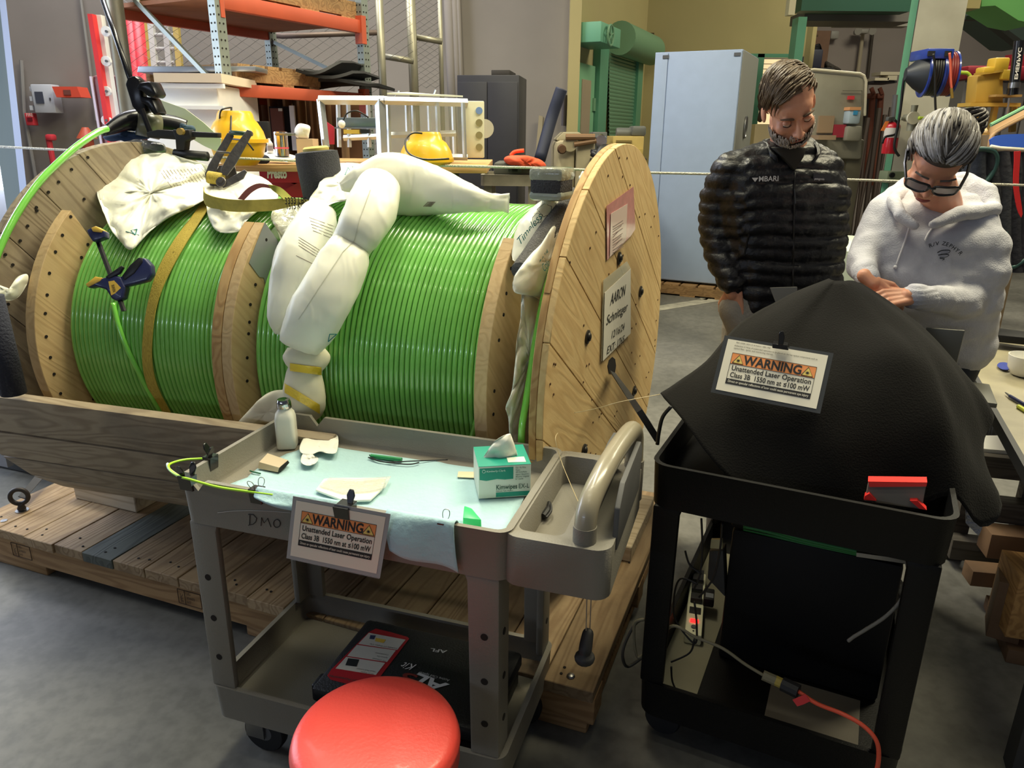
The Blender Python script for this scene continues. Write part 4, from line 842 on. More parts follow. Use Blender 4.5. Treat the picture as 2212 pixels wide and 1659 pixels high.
# things on the rack
def pallet(fr, x0, x1, y0, y1, z, label, mat, n=6, group=None):
    t = T('wooden_pallet', label, 'pallet', fr((x0+x1)/2, y0, z), group); w_ = (x1-x0)/n
    for i in range(n): t.p('deck_board', MB().box(fr, x0+i*w_+.012, x0+(i+1)*w_-.012, y0, y1, z+.10, z+.12), mat)
    for y in (y0, (y0+y1)/2-.02, y1-.04): t.p('stringer', MB().box(fr, x0, x1, y, y+.04, z+.018, z+.099), mat)
    for i in (0, n//2, n-1): t.p('bottom_board', MB().box(fr, x0+i*w_+.012, x0+(i+1)*w_-.012, y0, y1, z, z+.017), mat)
    return t
wp = WOOD('pallet wood', (1, 0, 0), (176, 140, 96), (124, 92, 60), stain=(110, 90, 66), rand=.2)
pallet(K, .12, .85, .02, kd-.05, zl1, 'wooden pallet on the lower rack beam', wp); pallet(K, .1, 1.3, .02, kd-.05, zu1, 'wooden pallet on top of the rack at the picture edge', wp)
t = T('sheet_metal', 'pale flat metal sheet lying across the lower rack shelf', 'metal sheet', K(.3, .3, zl1+.13)); t.p('sheet', MB().prism([PL(u, v, (0, 0, zl1+.125), (0, 0, 1)) if 0 else PY(u, v, 4.9) for u, v in ((298, 143), (552, 143), (552, 154), (296, 156))], (0, .5, 0)), M('satin aluminium', (176, 182, 190), .35, .8), bevel=.003)
mats_ = M('black rubber mat', (34, 34, 36), .7)
for i, (u0, v0, u1, v1, dz) in enumerate(((590, 172, 800, 183, 0), (600, 160, 795, 170, .3), (560, 148, 740, 156, .2), (640, 140, 760, 150, .5), (655, 132, 735, 140, .7))):
    a = PY(u0, v1, 5.4-dz*.2); b = PY(u1, v1, 5.7-dz*.2); rows = []
    for j in range(9):
        f_ = j/8; p = a+(b-a)*f_+np.array([0, 0, .04*math.sin(f_*3.1+i)]); rows.append([p, p+np.array([.04, .22, .015]), p+np.array([.1, .5, .0])])
    solo('rubber_mat', MB().grid(rows), mats_, 'black floppy rubber mat, %s of the pile on the rack' % ['lowest', 'second', 'middle', 'fourth', 'topmost'][i], 'mat', 'rubber mats on the rack', solid=.02, smooth=60)
# white crate with pallet in front of rack's left bay
t = T('white_crate', 'large bright white painted crate below the rack', 'crate', PY(390, 330, 4.55)); wc = M('white paint', (248, 248, 248), .6, var=.03)
t.p('box', BX(MB(), 4.5, 318, 182, 480, 420, .7, z0=0), wc, bevel=.006); t.p('top_rail', BX(MB(), 4.47, 316, 180, 482, 190, .03), wc); t.p('lower_rail', BX(MB(), 4.47, 316, 228, 482, 236, .03), wc); t.p('lid_board', BX(MB(), 4.46, 332, 158, 478, 178, .6), M('pale ply', (226, 208, 186), .7))
# timber cubbies at the back
cub = T('timber_partition', 'dark brown timber stud partition with open bays behind the bench', 'partition', PY(600, 330, 5.9)); cw = M('brown stained timber', (112, 78, 54), .75, var=.2, vs=6)
cub.p('back_panel', BX(MB(), 6.3, 492, 205, 790, 340, .03, z0=0), cw)
for u in (508, 545, 582, 615, 645, 672, 700, 735): cub.p('stud', BX(MB(), 6.05, u, 204, u+5, 345, .2, z0=0), M('stud face', (158, 122, 84), .75))
t = T('white_doorframe', 'small white edged dark doorway within the timber partition', 'doorway', PY(610, 300, 6.0)); t.p('opening', BX(MB(), 6.0, 585, 230, 628, 325, .03), M('dark opening', (24, 24, 28), .9)); t.p('frame', BX(MB(), 5.97, 628, 228, 638, 325, .03), wc); t.p('door_leaf', BX(MB(), 5.97, 587, 234, 613, 325, .03), M('reddish door', (112, 64, 46), .6)); t.p('notice', BX(MB(), 5.95, 601, 234, 609, 240, .01), paper)
solo('flat_screen', BX(MB(), 4.6, 538, 262, 582, 330, .04), M('matt black', (22, 22, 24), .5), 'black flat panel standing behind the left yellow float', 'screen', bevel=.005)
# bench with red lift table
bw_ = WOOD('bench top', (1, 0, 0), (206, 168, 116), (160, 118, 74), rand=0)
bt = T('lift_table', 'red scissor lift table with a pale wooden top', 'lift table', PY(620, 450, 3.9))
zt = PY(620, 355, 3.75)[2]
bt.p('top', MB().box(XYZ, PY(470, 350, 3.75)[0], PY(1052, 350, 3.75)[0], 3.75, 4.75, zt-.035, zt), bw_, bevel=.003)
rd = M('lift table red', (176, 32, 44), .4)
bt.p('apron', BX(MB(), 3.78, 560, 360, 720, 395, .9), rd, bevel=.004); bt.p('scissor_arm', MB().tube([PY(590, 440, 3.85), PY(700, 385, 3.85)], .05, 4), rd); bt.p('scissor_arm', MB().tube([PY(700, 440, 3.9), PY(590, 390, 3.9)], .05, 4), rd); bt.p('base', BX(MB(), 3.9, 560, 480, 760, 520, .8, z0=0), rd)
o_ = PY(577, 384, 3.775); bt.p('lettering', text_mb('Presto', o_, (1, 0, 0), (0, 0, 1), .062, width=PY(620, 384, 3.775)[0]-o_[0], bold=.045, shear=.15), M('white letters', (236, 232, 228), .5), smooth=0)
t = T('work_table', 'dark legged table carrying the aluminium frame', 'table', PY(900, 450, 4.0)); t.p('leg', BX(MB(), 3.9, 970, 372, 990, 450, .08, z0=0), M('dark steel leg', (50, 50, 52), .6)); t.p('leg', BX(MB(), 3.9, 820, 372, 835, 450, .08, z0=0), MATS['dark steel leg']); t.p('shelf', BX(MB(), 3.95, 800, 430, 1000, 440, .6), MATS['dark steel leg'])
# yellow floats
ye = M('yellow plastic float', (244, 186, 38), .35, coat=.3)
def float_(u, vt, vf, vb, wt, wf, wm, y, label, lower=True):
    k = y/F*1.05; c = PY(u, vf, y); zt_ = PY(u, vt, y)[2]-c[2]; t = T('float', label, 'float', (c[0], c[1], PY(u, vb, y)[2]), 'yellow floats on the bench')
    t.p('shell', MB().lathe([(0, zt_), (wt*k*.9, zt_), (wt*k, zt_-.012), (wt*k*1.06, zt_*.72), (wm*k*1.0, zt_*.6), (wm*k*1.22, zt_*.3), (wm*k*1.32, 0)], c, (0, 0, 1), 36, caps=False), ye, smooth=50)
    t.p('flange', MB().lathe([(wf*k, -.012), (wf*k, .004), (wm*k, .006), (wm*k, -.012)], c, (0, 0, 1), 36), ye, smooth=40)
    zb = PY(u, vb, y)[2]-c[2]
    t.p('lower_shell', MB().lathe([(wm*k*1.3, -.012), (wm*k*1.15, zb*.6), (wt*k*1.0, zb*.95), (wt*k*.8, zb)], c, (0, 0, 1), 36), ye, smooth=60)
    return t, c, k
t, c, k = float_(513, 240, 302, 358, 33, 58, 41, 3.65, 'tall yellow plastic float behind the ratchet')
t.p('cable', MB().tube(bez([PY(474, 262, 3.6), PY(478, 238, 3.55), PY(500, 232, 3.6)], 5)+bez([PY(498, 300, 3.5), PY(530, 305, 3.45), PY(548, 325, 3.45)], 5), .004, 6), blk2, smooth=180)
t, c, k = float_(921, 285, 343, 362, 30, 54, 40, 3.45, 'squat yellow plastic float in front of the aluminium frame')
t.p('cable', MB().tube(bez([PY(912, 288, 3.35), PY(890, 288, 3.33), PY(876, 305, 3.3), PY(882, 330, 3.25), PY(915, 344, 3.22), PY(970, 343, 3.25)], 6), .004, 6), blk2, smooth=180)
# small things on the bench
t = T('tissue_box', 'cardboard tissue box with a white tissue pulled up on the bench', 'tissue box', PY(658, 335, 3.9)); t.p('box', BX(MB(), 3.88, 641, 300, 676, 336, .12), M('beige card', (206, 180, 150), .8)); t.p('tissue', blobbag(((642, 298), (636, 282), (644, 268), (658, 268), (670, 274), (668, 290), (664, 300)), lambda u, v: PY(u, v, 3.92), .03, .006, 14, 2.), M('tissue', (248, 248, 248), .8), smooth=180)
t = T('spray_bottle', 'small white bottle beside the steel cylinder on the bench', 'bottle', PY(584, 338, 3.95)); t.p('body', MB().lathe([(.016, 0), (.016, .045), (.006, .06), (.006, .07)], PY(584, 330, 3.95), (0, 0, 1), 14), M('white bottle', (226, 226, 220), .4)); t.p('label', MB().lathe([(.0165, .01), (.0165, .035)], PY(584, 330, 3.95), (0, 0, 1), 14, caps=False), M('grey label', (150, 140, 140), .6))
t = T('steel_cylinder', 'shiny steel cylinder with a clamp ring on the bench', 'cylinder', PY(610, 337, 3.9)); cc = PY(610, 337, 3.9)
t.p('body', MB().lathe([(.034, 0), (.034, .115), (.02, .118), (0, .118)], cc, (0, 0, 1), 24), M('polished steel', (200, 200, 206), .15, 1), smooth=50); t.p('clamp_ring', BX(MB(), 3.86, 593, 287, 630, 293, .08), steel, bevel=.003); t.p('tape', MB().lathe([(.0348, .035), (.0348, .043)], cc, (0, 0, 1), 24, caps=False), M('pink tape', (226, 90, 110), .5))
solo('paper_sheet', MB().grid([bez([PY(560, 335, 3.86), PY(590, 345, 3.8), PY(620, 350, 3.78)], 3), bez([PY(590, 322, 4.1), PY(615, 330, 4.0), PY(645, 338, 3.95)], 3)]), M('paper', (240, 240, 236), .7), 'loose white papers curling on the bench', 'paper', solid=.002)
solo('dark_rag', blobbag(((545, 340), (560, 332), (580, 338), (582, 350), (565, 357), (545, 357)), lambda u, v: PY(u, v, 3.8), .03, .006, 14, 3.), M('navy cloth', (28, 32, 52), .9), 'small navy rag beside the tall float', 'rag', smooth=180)
solo('spring', MB().tube(bez([PY(565, 310, 3.7), PY(572, 312, 3.68)], 3), .012, 10), steel, 'short coiled spring sticking out beside the tall float', 'spring')
# aluminium frame
al = M('galvanised aluminium', (196, 204, 212), .35, .75, var=.06, vs=12)
al_t = T('aluminium_frame', 'open aluminium box frame with clear acrylic side on the bench', 'frame', PY(760, 345, 4.1))
ya, yb2 = 4.0, 4.55
def mem(u0, v0, u1, v1, y0, y1, w=.018, nm='member'): al_t.p(nm, MB().tube([PY(u0, v0, y0), PY(u1, v1, y1)], w, 4, up=(0, 1, .01)), al, smooth=0)
mem(688, 216, 830, 217, ya, ya, .022); mem(692, 214, 704, 318, ya, ya, .02); mem(820, 214, 826, 338, ya, ya, .026); mem(830, 217, 1010, 222, ya, ya+.1, .02); mem(700, 218, 735, 214, ya, yb2)
for u in (838, 878, 892, 926, 944, 978, 1000): mem(u, 222, u+4, 340, ya+(.05 if u in (838, 892, 944, 1000) else .5), ya+(.05 if u in (838, 892, 944, 1000) else .5), .011)
for u in (730, 752, 795): mem(u, 222, u+3, 318, yb2, yb2, .013)
mem(742, 298, 815, 295, yb2, yb2, .016); mem(840, 292, 985, 288, ya+.1, ya+.1, .016); mem(832, 335, 1010, 340, ya+.05, ya+.1, .016)
al_t.p('cross_channel', BX(MB(), ya+.1, 728, 254, 815, 276, .08), M('blue grey channel', (120, 132, 138), .4, .6), bevel=.003); al_t.p('channel_lip', BX(MB(), ya+.08, 722, 275, 836, 278, .12), steel)
al_t.p('connector', BX(MB(), ya+.06, 742, 280, 776, 289, .05), M('yellow connector', (230, 204, 96), .5)); al_t.p('connector', BX(MB(), ya+.05, 778, 279, 797, 288, .05), blk2); al_t.p('side_plate', FP(MB(), ((704, 262), (722, 275), (722, 312), (703, 312)), ya+.1, .01), M('red plate', (190, 40, 60), .5))
al_t.p('loop_cable', MB().tube(bez([PY(741, 262, ya+.05), PY(750, 245, ya+.05), PY(772, 240, ya+.05), PY(796, 254, ya+.05)], 6), .004, 6), blk2, smooth=180)
al_t.p('acrylic_sheet', BX(MB(), ya+.03, 826, 220, 1005, 340, .006), M('clear acrylic', (220, 220, 200), .05, alpha=.16, coat=1)); al_t.p('top_sheet', MB().prism([PY(836, 204, ya), PY(1000, 210, ya+.1), PY(930, 206, ya+.5), PY(880, 202, ya+.5)], (0, 0, .008)), M('milky sheet', (236, 236, 220), .3))
ep = al_t.p('end_plate', BX(MB(), ya+.1, 1003, 218, 1046, 341, .02), M('cream plate', (232, 228, 200), .4), bevel=.006)
for v, c_ in ((239, (130, 160, 220)), (265, (150, 140, 100)), (292, (150, 140, 100)), (318, (150, 140, 100))): o = bpy.data.objects.new('port', mesh_of('port', MB().lathe([(.018, -.002), (.018, .002), (0, .002)], PY(1035, v, ya+.098), (0, -1, 0), 18), al_t.o)); C.objects.link(o); o.parent = ep; o.data.materials.append(M('port %d' % c_[2], c_, .4))
al_t.p('hub_disc', MB().lathe([(.05, -.01), (.05, .01), (0, .01)], PY(1047, 278, ya+.3), (0, -1, 0), 24), M('pale disc', (200, 196, 180), .5))
al_t.p('cloth_knot', MB().ball(PY(738, 268, ya), .02, 10), M('tissue', (248, 248, 248), .8), smooth=180)
mem(862, 196, 850, 214, ya+.2, ya+.2, .004, 'rod'); mem(941, 194, 936, 208, ya+.2, ya+.2, .004, 'rod')
# black cupboard
cb = T('metal_cupboard', 'tall dark grey double door metal cupboard against the back wall', 'cupboard', PY(1065, 400, 7.4)); bkc = M('charcoal enamel', (44, 44, 52), .45, var=.05)
fr, x1, z0, z1 = bxp(7.3, 989, 162, 1120, 420, .5, 82, z0=0); cb.p('body', MB().box(fr, 0, x1, 0, .55, 0, z1), bkc, bevel=.006); cb.p('door', MB().box(fr, .01, x1*.49, -.02, 0, .08, z1-.06), bkc, bevel=.004); cb.p('door', MB().box(fr, x1*.5, x1-.01, -.02, 0, .08, z1-.06), bkc, bevel=.004)
cb.p('handle', MB().tube([fr(x1*.56, -.05, z1-.95), fr(x1*.56, -.05, z1-.8)], .014, 8), steel)
solo('flat_carton', MB().box(fr, .3, x1-.1, .1, .5, z1, z1+.05), M('dark card', (56, 52, 50), .8), 'flat dark box lying on the metal cupboard', 'box', bevel=.005)
solo('foam_pole', MB().tube(bez([PY(1213, 192, 6.6), PY(1205, 215, 6.6), PY(1190, 260, 6.6), PY(1166, 345, 6.5)], 5), .05, 14), M('blue black foam', (38, 44, 66), .6), 'long blue black padded pole leaning on the back wall', 'pole', smooth=180)
solo('wood_plank', MB().tube([PY(1170, 252, 8.5), PY(1140, 420, 7.9)*np.array([1, 1, 0])], .045, 4, flat=.4), M('grey lumber', (150, 140, 120), .8), 'grey plank leaning against the back wall', 'plank')
# orange vest, tool case, grey cart
t = T('utility_cart', 'worn grey plastic cart with a black tool case behind the reel', 'cart', PY(1105, 480, 5.0)); gp = M('worn grey plastic', (134, 128, 112), .7, dirt=(80, 74, 64), ds=8, da=.6)
fr, x1, z0, z1 = bxp(4.9, 1038, 378, 1165, 402, .5, 88); m = MB(); tray(m, fr, 0, x1, 0, .5, z0, z1, z1-.03, .03, .02); t.p('top_tray', m, gp)
for x in (.02, x1-.07): 
    for y in (.02, .42): t.p('post', MB().box(fr, x, x+.05, y, y+.05, 0, z0), gp)
m = MB(); tray(m, fr, 0, x1, 0, .5, .12, .2, .14, .03, .02); t.p('lower_tray', m, gp)
t = T('tool_case', 'closed dark grey tool case lying on the worn cart', 'case', fr(.2, .2, z1)); t.p('shell', MB().box(fr, .08, x1-.04, .05, .42, z1-.01, z1+.075), M('dark grey case', (84, 84, 76), .5), bevel=.02); t.p('latch', MB().box(fr, .2, .26, .03, .06, z1+.02, z1+.05), blk2); t.p('latch', MB().box(fr, x1-.2, x1-.14, .03, .06, z1+.02, z1+.05), blk2)
solo('life_vest', blobbag(((1088, 345), (1100, 336), (1140, 337), (1168, 345), (1180, 358), (1170, 365), (1130, 358), (1100, 356)), lambda u, v: PY(u, v, 4.95), .08, .015, 10, 5.), M('orange fabric', (226, 88, 52), .8), 'crumpled orange vest thrown on the tool case', 'vest', smooth=180)
solo('life_vest', MB().tube(bez([PY(1103, 336, 5.0), PY(1112, 328, 5.0), PY(1132, 325, 5.0)], 4), .012, 8), MATS['orange fabric'], 'orange strap sticking up from the vest', 'strap')
# sander / planer machine, yellow cabinet, clutter
t = T('planer_machine', 'beige old shop machine with rounded hood beyond the reel', 'machine', PY(1250, 345, 6.6)); bei = M('beige machine enamel', (156, 146, 118), .55, var=.1)
t.p('body', BX(MB(), 6.4, 1198, 303, 1245, 345, .6, z0=.0), bei, bevel=.05); t.p('hood', FP(MB(), ((1202, 300), (1218, 285), (1250, 285), (1265, 296), (1265, 302), (1202, 304)), 6.5, .5), bei, bevel=.02); t.p('roller_bed', BX(MB(), 6.38, 1245, 305, 1285, 340, .6, z0=.0), bei, bevel=.02); t.p('rail', MB().tube([PY(1222, 296, 6.35), PY(1285, 296, 6.35)], .025, 8), M('rusty rail', (120, 90, 60), .6)); t.p('rail', MB().tube([PY(1240, 312, 6.35), PY(1288, 304, 6.35)], .02, 8), MATS['rusty rail']); t.p('knob', MB().lathe([(.04, 0), (.03, .05), (0, .05)], PY(1214, 322, 6.38), (0, -1, 0), 14), M('rusty nail', (92, 66, 44), .7, .3)); t.p('gear_cover', MB().lathe([(.06, 0), (.06, .03), (0, .03)], PY(1231, 311, 6.38), (0, -1, 0), 18), bei)
t = T('switch_cabinet', 'small dark grey machine head with a bright dial beside the planer', 'machine', PY(1297, 330, 6.9)); t.p('body', BX(MB(), 6.9, 1280, 285, 1311, 340, .3, z0=0), M('grey machine', (90, 92, 88), .5), bevel=.01); t.p('dial', MB().lathe([(.06, 0), (.05, .03), (0, .03)], PY(1298, 305, 6.88), (0, -1, 0), 18), M('polished steel', (200, 200, 206), .15, 1))
t = T('yellow_cabinet', 'mustard yellow steel cabinet with dark machine parts on top', 'cabinet', PY(1358, 400, 7.0)); mus = M('mustard enamel', (176, 152, 84), .55, var=.08); t.p('body', BX(MB(), 7.0, 1321, 294, 1388, 420, .5, z0=0), mus, bevel=.01); t.p('slot', BX(MB(), 6.99, 1331, 303, 1365, 308, .01), M('slot', (122, 104, 56), .7)); t.p('drawer_plate', BX(MB(), 6.99, 1356, 322, 1388, 345, .01), mus)
solo('dark_motor', MB().lathe([(.045, 0), (.05, .02), (.05, .17), (.04, .19)], PY(1331, 288, 7.15), (1, 0, 0), 18), M('grey machine', (90, 92, 88), .5), 'grey cylindrical motor lying on the yellow cabinet', 'motor'); solo('gear_box', BX(MB(), 7.05, 1366, 272, 1396, 294, .25), MATS['grey machine'], 'grey gear box beside the motor on the yellow cabinet', 'gear box', bevel=.02)
rr = random.Random(5)
for i in range(5):
    u = 1290+i*16; a = PY(u, 340+rr.uniform(-8, 6), 6.0); solo('machine_part', MB().tube(bez([a, a+np.array([rr.uniform(-.1, .1), .05, rr.uniform(.02, .09)]), a+np.array([.16, .1, rr.uniform(-.03, .05)])], 4), rr.uniform(.012, .03), 8), M('matt black', (22, 22, 24), .5), 'dark tangled machine part behind the right flange', 'machine part', 'machine parts behind the right flange', smooth=180)
# support table for parts
solo('black_bench', BX(MB(), 6.0, 1285, 345, 1380, 352, .4, z0=0), MATS['dark steel leg'], 'dark bench behind the right flange', 'bench')
# cable cone, mount and bits on top of the left flange
yk = 2.95
t = T('bend_restrictor', 'black tapered cable cone on the rim of the left flange', 'cone', PY(260, 285, yk)); t.p('cone', MB().tube(bez([PY(222, 288, yk-.1), PY(240, 278, yk-.06), PY(275, 262, yk), PY(312, 262, yk+.05), PY(370, 270, yk+.1), PY(400, 280, yk+.12)], 5), [.010+.032*min(1, i/13)*(1 if i < 17 else .85) for i in range(26)], 20), M('glossy black', (22, 22, 26), .25), smooth=180); t.p('sleeve', MB().tube([PY(296, 265, yk+.0), PY(345, 276, yk+.05)], .045, 20), M('translucent grey film', (118, 116, 96), .3), smooth=180)
t = T('mount_bracket', 'black ribbed plastic bracket standing on the left flange', 'bracket', PY(320, 250, yk)); gb = MATS['glossy black']
t.p('side_plate', FP(MB(), ((275, 168), (290, 163), (300, 172), (305, 205), (318, 242), (300, 248), (285, 230), (270, 182)), yk-.05, .05), gb, bevel=.006); t.p('upper_saddle', FP(MB(), ((292, 192), (300, 178), (324, 175), (338, 204), (330, 212), (318, 208), (304, 196)), yk-.08, .09), gb, bevel=.008); t.p('lower_saddle', FP(MB(), ((300, 208), (326, 210), (342, 245), (332, 250), (316, 228), (302, 222)), yk-.06, .08), gb, bevel=.008); t.p('strut', MB().tube([PY(306, 235, yk-.08), PY(326, 290, yk-.08)], .010, 6), gb)
solo('boom_pole', MB().tube([PY(212, -30, 3.3), PY(284, 178, yk)], .010, 12), MATS['glossy black'], 'long black pole rising from the bracket out of the picture', 'pole', smooth=180)
t = T('camera_rig', 'black camera slider clamped on top of the reel', 'camera rig', PY(400, 325, yk)); mb_ = M('matt black', (22, 22, 24), .5)
t.p('rail', FP(MB(), ((315, 286), (340, 280), (395, 283), (470, 287), (470, 298), (400, 296), (395, 303), (318, 297)), yk-.1, .04), mb_, bevel=.003); t.p('clamp', FP(MB(), ((372, 280), (408, 280), (412, 300), (400, 305), (398, 325), (380, 325), (378, 300)), yk-.12, .05), mb_, bevel=.004); t.p('handle', MB().tube([PY(378, 332, yk-.1), PY(448, 338, yk-.12)], .017, 14), mb_, smooth=180); t.p('knob', MB().lathe([(.012, 0), (.012, .02), (0, .02)], PY(393, 284, yk-.13), (0, -1, 0), 12), M('brass knob', (170, 140, 70), .4, .6))
clo = M('blue cloth', (40, 60, 92), .9)
solo('blue_cloth', blobbag(((222, 296), (245, 288), (290, 285), (318, 290), (320, 300), (270, 302), (240, 306)), lambda u, v: PY(u, v, 2.98), .04, .008, 14, 4.4), clo, 'rumpled navy cloth under the cable cone', 'cloth', smooth=180)
solo('blue_cloth', blobbag(((366, 270), (378, 259), (390, 266), (405, 270), (418, 272), (422, 284), (400, 288), (372, 284)), lambda u, v: PY(u, v, 3.05), .03, .006, 14, 6.4), M('teal blue cloth', (48, 72, 92), .8), 'small blue grey cloth behind the camera slider', 'cloth', smooth=180)
solo('plastic_sheet', MB().prism([PY(u, v, 3.2) for u, v in ((330, 210), (400, 235), (440, 265), (478, 300), (474, 330), (440, 315), (415, 300), (390, 275), (345, 258))], (0, .004, 0)), M('pale green film', (228, 232, 206), .35), 'pale green translucent sheet standing behind the bracket', 'plastic sheet')
solo('clear_tray', blobbag(((248, 322), (262, 310), (300, 302), (330, 305), (355, 312), (358, 330), (330, 338), (270, 335), (250, 332)), lambda u, v: PY(u, v, 2.9), .05, .01, 16, 9.4), M('grey wrap', (110, 112, 118), .25, coat=1, bump=1, bs=30), 'grey plastic wrapped bundle on top of the left reel half', 'bundle', smooth=180)
solo('rope', merge(MB().tube([PY(-20, 316, 3.6), PY(300, 332, 3.55), PY(700, 350, 3.5)], .0055, 6), MB().tube([PY(900, 357, 3.4), PY(1180, 363, 3.3), PY(1395, 373, 3.3), PY(1528, 376, 3.3), PY(1830, 388, 3.3), PY(2240, 401, 3.3)], .0055, 6)), M('white rope', (214, 210, 196), .8, bump=1, bs=180), 'white rope strung across the whole workshop at chest height', 'rope', smooth=180)
# black storage box and bright outdoors on the far left floor
t = T('black_box', 'black equipment case on the floor behind the left end of the skid', 'case', PZ(40, 1050, 0)); fr = Fr(PZ(-60, 1040, 0)[:2], 70); t.p('shell', MB().box(fr, -.2, .62, .15, .7, 0, .34), M('matt black', (22, 22, 24), .5), bevel=.02); t.p('lid', MB().box(fr, -.22, .64, .13, .72, .26, .36), MATS['matt black'], bevel=.02); t.p('latch', MB().box(fr, .34, .42, .10, .13, .16, .32), M('white latch', (206, 206, 206), .5)); t.p('latch', MB().box(fr, .05, .12, .10, .13, .05, .12), M('grey latch', (120, 120, 124), .5))
# ================================================================== GREY CART
G = Fr((-.787, 1.577), 72.3)
gry = M('grey cart plastic', (126, 122, 112), .55, var=.08, vs=3, dirt=(110, 98, 74), ds=6, da=.35, bump=.15, bs=260)
gryi = gry
cart = T('utility_cart', 'grey plastic two shelf utility cart in the foreground with arched push handle', 'cart', G(.5, .22, 0))
m = MB(); tray(m, G, 0, .822, 0, .455, .714, .832, .765, .03, .010, .004)
for (xa, ya_) in ((.058, 0), (.100, .455)):
    w = MB(); P = [G(xa-.030, ya_-.02, .84), G(xa+.030, ya_-.02, .84), G(xa, ya_-.02, .804)]; w.prism(P, G.q*.04); m = boolean(m, w)
cart.p('top_tray', m, gry, smooth=40)
b = MB(); b.grid([[G(x, y, z) for x, y in rrect(.806, 1.03, 0, .455, .035)] for z in (.714, .828)], closed=True); k = len(b.v)//2
b.f += [tuple(range(k-1, -1, -1)), tuple(range(k, 2*k))]
for x0, x1 in ((.828, .928), (.942, .985)):
    w = MB(); w.grid([[G(x, y, z) for x, y in rrect(x0+i, x1-i, .03+i, .425-i, .02)] for z, i in ((.757, .008), (.84, 0))], closed=True); k = len(w.v)//2
    w.f += [tuple(range(k-1, -1, -1)), tuple(range(k, 2*k))]; b = boolean(b, w)
cart.p('handle_tray', b, gry, bevel=.002, seg=2, smooth=40, label='grey end block with two deep pockets')
hp_ = bez([G(.972, .030, .82), G(.972, .032, .865), G(.975, .055, .905), G(.985, .13, .935), G(.993, .24, .942), G(1.003, .36, .940), G(1.006, .405, .922), G(1.008, .418, .88), G(1.01, .42, .74)], 6)
cart.p('handle', MB().tube(hp_, .0225, 20), M('smooth grey handle', (150, 142, 122), .3, coat=.3, var=.06), smooth=180)
cart.p('handle_collar', MB().tube([G(.972, .030, .812), G(.972, .031, .862)], .0240, 20), gry, smooth=40); cart.p('handle_collar', MB().tube([G(1.01, .42, .74), G(1.01, .42, .845)], .0240, 20), gry, smooth=40)
gp_ = MB().prism([G(.963, y, z) for y, z in ((.06, .79), (.39, .79), (.39, .90), (.37, .93), (.30, .935), (.12, .925), (.08, .90), (.06, .87))], G.a*.012)
sl = MB().prism([G(.95, y, z) for y, z in rrect(.17, .34, .895, .918, .011, 4)], G.a*.04)
cart.p('handle_panel', boolean(gp_, sl), M('dark grey plastic', (84, 84, 84), .6), bevel=.001, seg=1)
cart.p('holder_panel', MB().prism([G(1.022, y, z) for y, z in ((.06, .80), (.36, .80), (.37, .90), (.34, .928), (.12, .925), (.07, .89))], G.a*.012), M('dark grey plastic', (84, 84, 84), .6), bevel=.003)
def Lpost(x0, x1, y0, y1, z0, z1, sx, sy, w=.07, t=.022, tp=.0):
    """angle section leg: outer corner at (x0 or x1, y0 or y1)"""
    cx = x0 if sx > 0 else x1; cy = y0 if sy > 0 else y1
    P = [(cx, cy), (cx+sx*w, cy), (cx+sx*w, cy+sy*t), (cx+sx*t, cy+sy*t), (cx+sx*t, cy+sy*w), (cx, cy+sy*w)]
    return P
def leg(fr, cx, cy, sx, sy, z0, z1, w=.07, t=.02, top=.0):
    m = MB(); rows = []
    for z, k in ((z0, 1.0), (z1-.02, 1.06), (z1, 1.16)):
        ww = w*k; rows.append([fr(cx+dx*sx, cy+dy*sy, z) for dx, dy in ((0, 0), (ww, 0), (ww, t), (t, t), (t, ww), (0, ww))])
    m.grid(rows, closed=True); m.f += [tuple(range(5, -1, -1)), tuple(range(12, 18))]; return m
for cx, cy, sx, sy in ((.012, .006, 1, 1), (.80, .006, -1, 1), (.012, .449, 1, -1), (.80, .449, -1, -1)):
    lg = cart.p('leg', leg(G, cx, cy, sx, sy, .235, .716), gry, bevel=.006, seg=2)
    for z in (.565, .447, .33):
        if sy > 0: sub(lg, cart.o, 'peg_hole', MB().disc(G(cx+sx*.034, cy-.0005, z), G.q, .0085, 14, .001), black_hole)
        if sx < 0: sub(lg, cart.o, 'peg_hole', MB().disc(G(cx+.0005, cy+sy*.034, z), G.a, .0085, 14, .001), black_hole)
m = MB(); tray(m, G, .005, .812, .003, .452, .135, .238, .158, .03, .012, .004); cart.p('lower_tray', m, gry, smooth=40)
rubber = M('black rubber', (26, 26, 28), .6)
for x in (.09, .72):
    for y in (.07, .38):
        w_ = G(x+.02, y, .06); wh = cart.p('caster', merge(MB().lathe([(.030, -.014), (.058, -.014), (.062, -.009), (.062, .009), (.058, .014), (.030, .014)], w_, G.q, 28)), rubber, smooth=40)
        sub(wh, cart.o, 'hub', MB().lathe([(.0, -.017), (.012, -.017), (.034, -.012), (.034, .012), (.012, .017), (0, .017)], w_, G.q, 20), M('grey hub', (96, 96, 96), .5))
        sub(wh, cart.o, 'fork', merge(MB().box(G, x-.025, x+.03, y-.026, y-.021, .05, .128), MB().box(G, x-.025, x+.03, y+.021, y+.026, .05, .128), MB().box(G, x-.03, x+.035, y-.026, y+.026, .122, .134)), steel)
Y0 = -.0012
def gy(u, v, y=0.): return PL(u, v, G(0, y, 0), G.q)
def strokes(lines, fn, r=.0011):
    m = MB()
    for L in lines: m.tube([fn(*p) for p in L], r, 5)
    return m
z7 = lambda pts: [(360+x/7.9, 960+y/7.9) for x, y in pts]
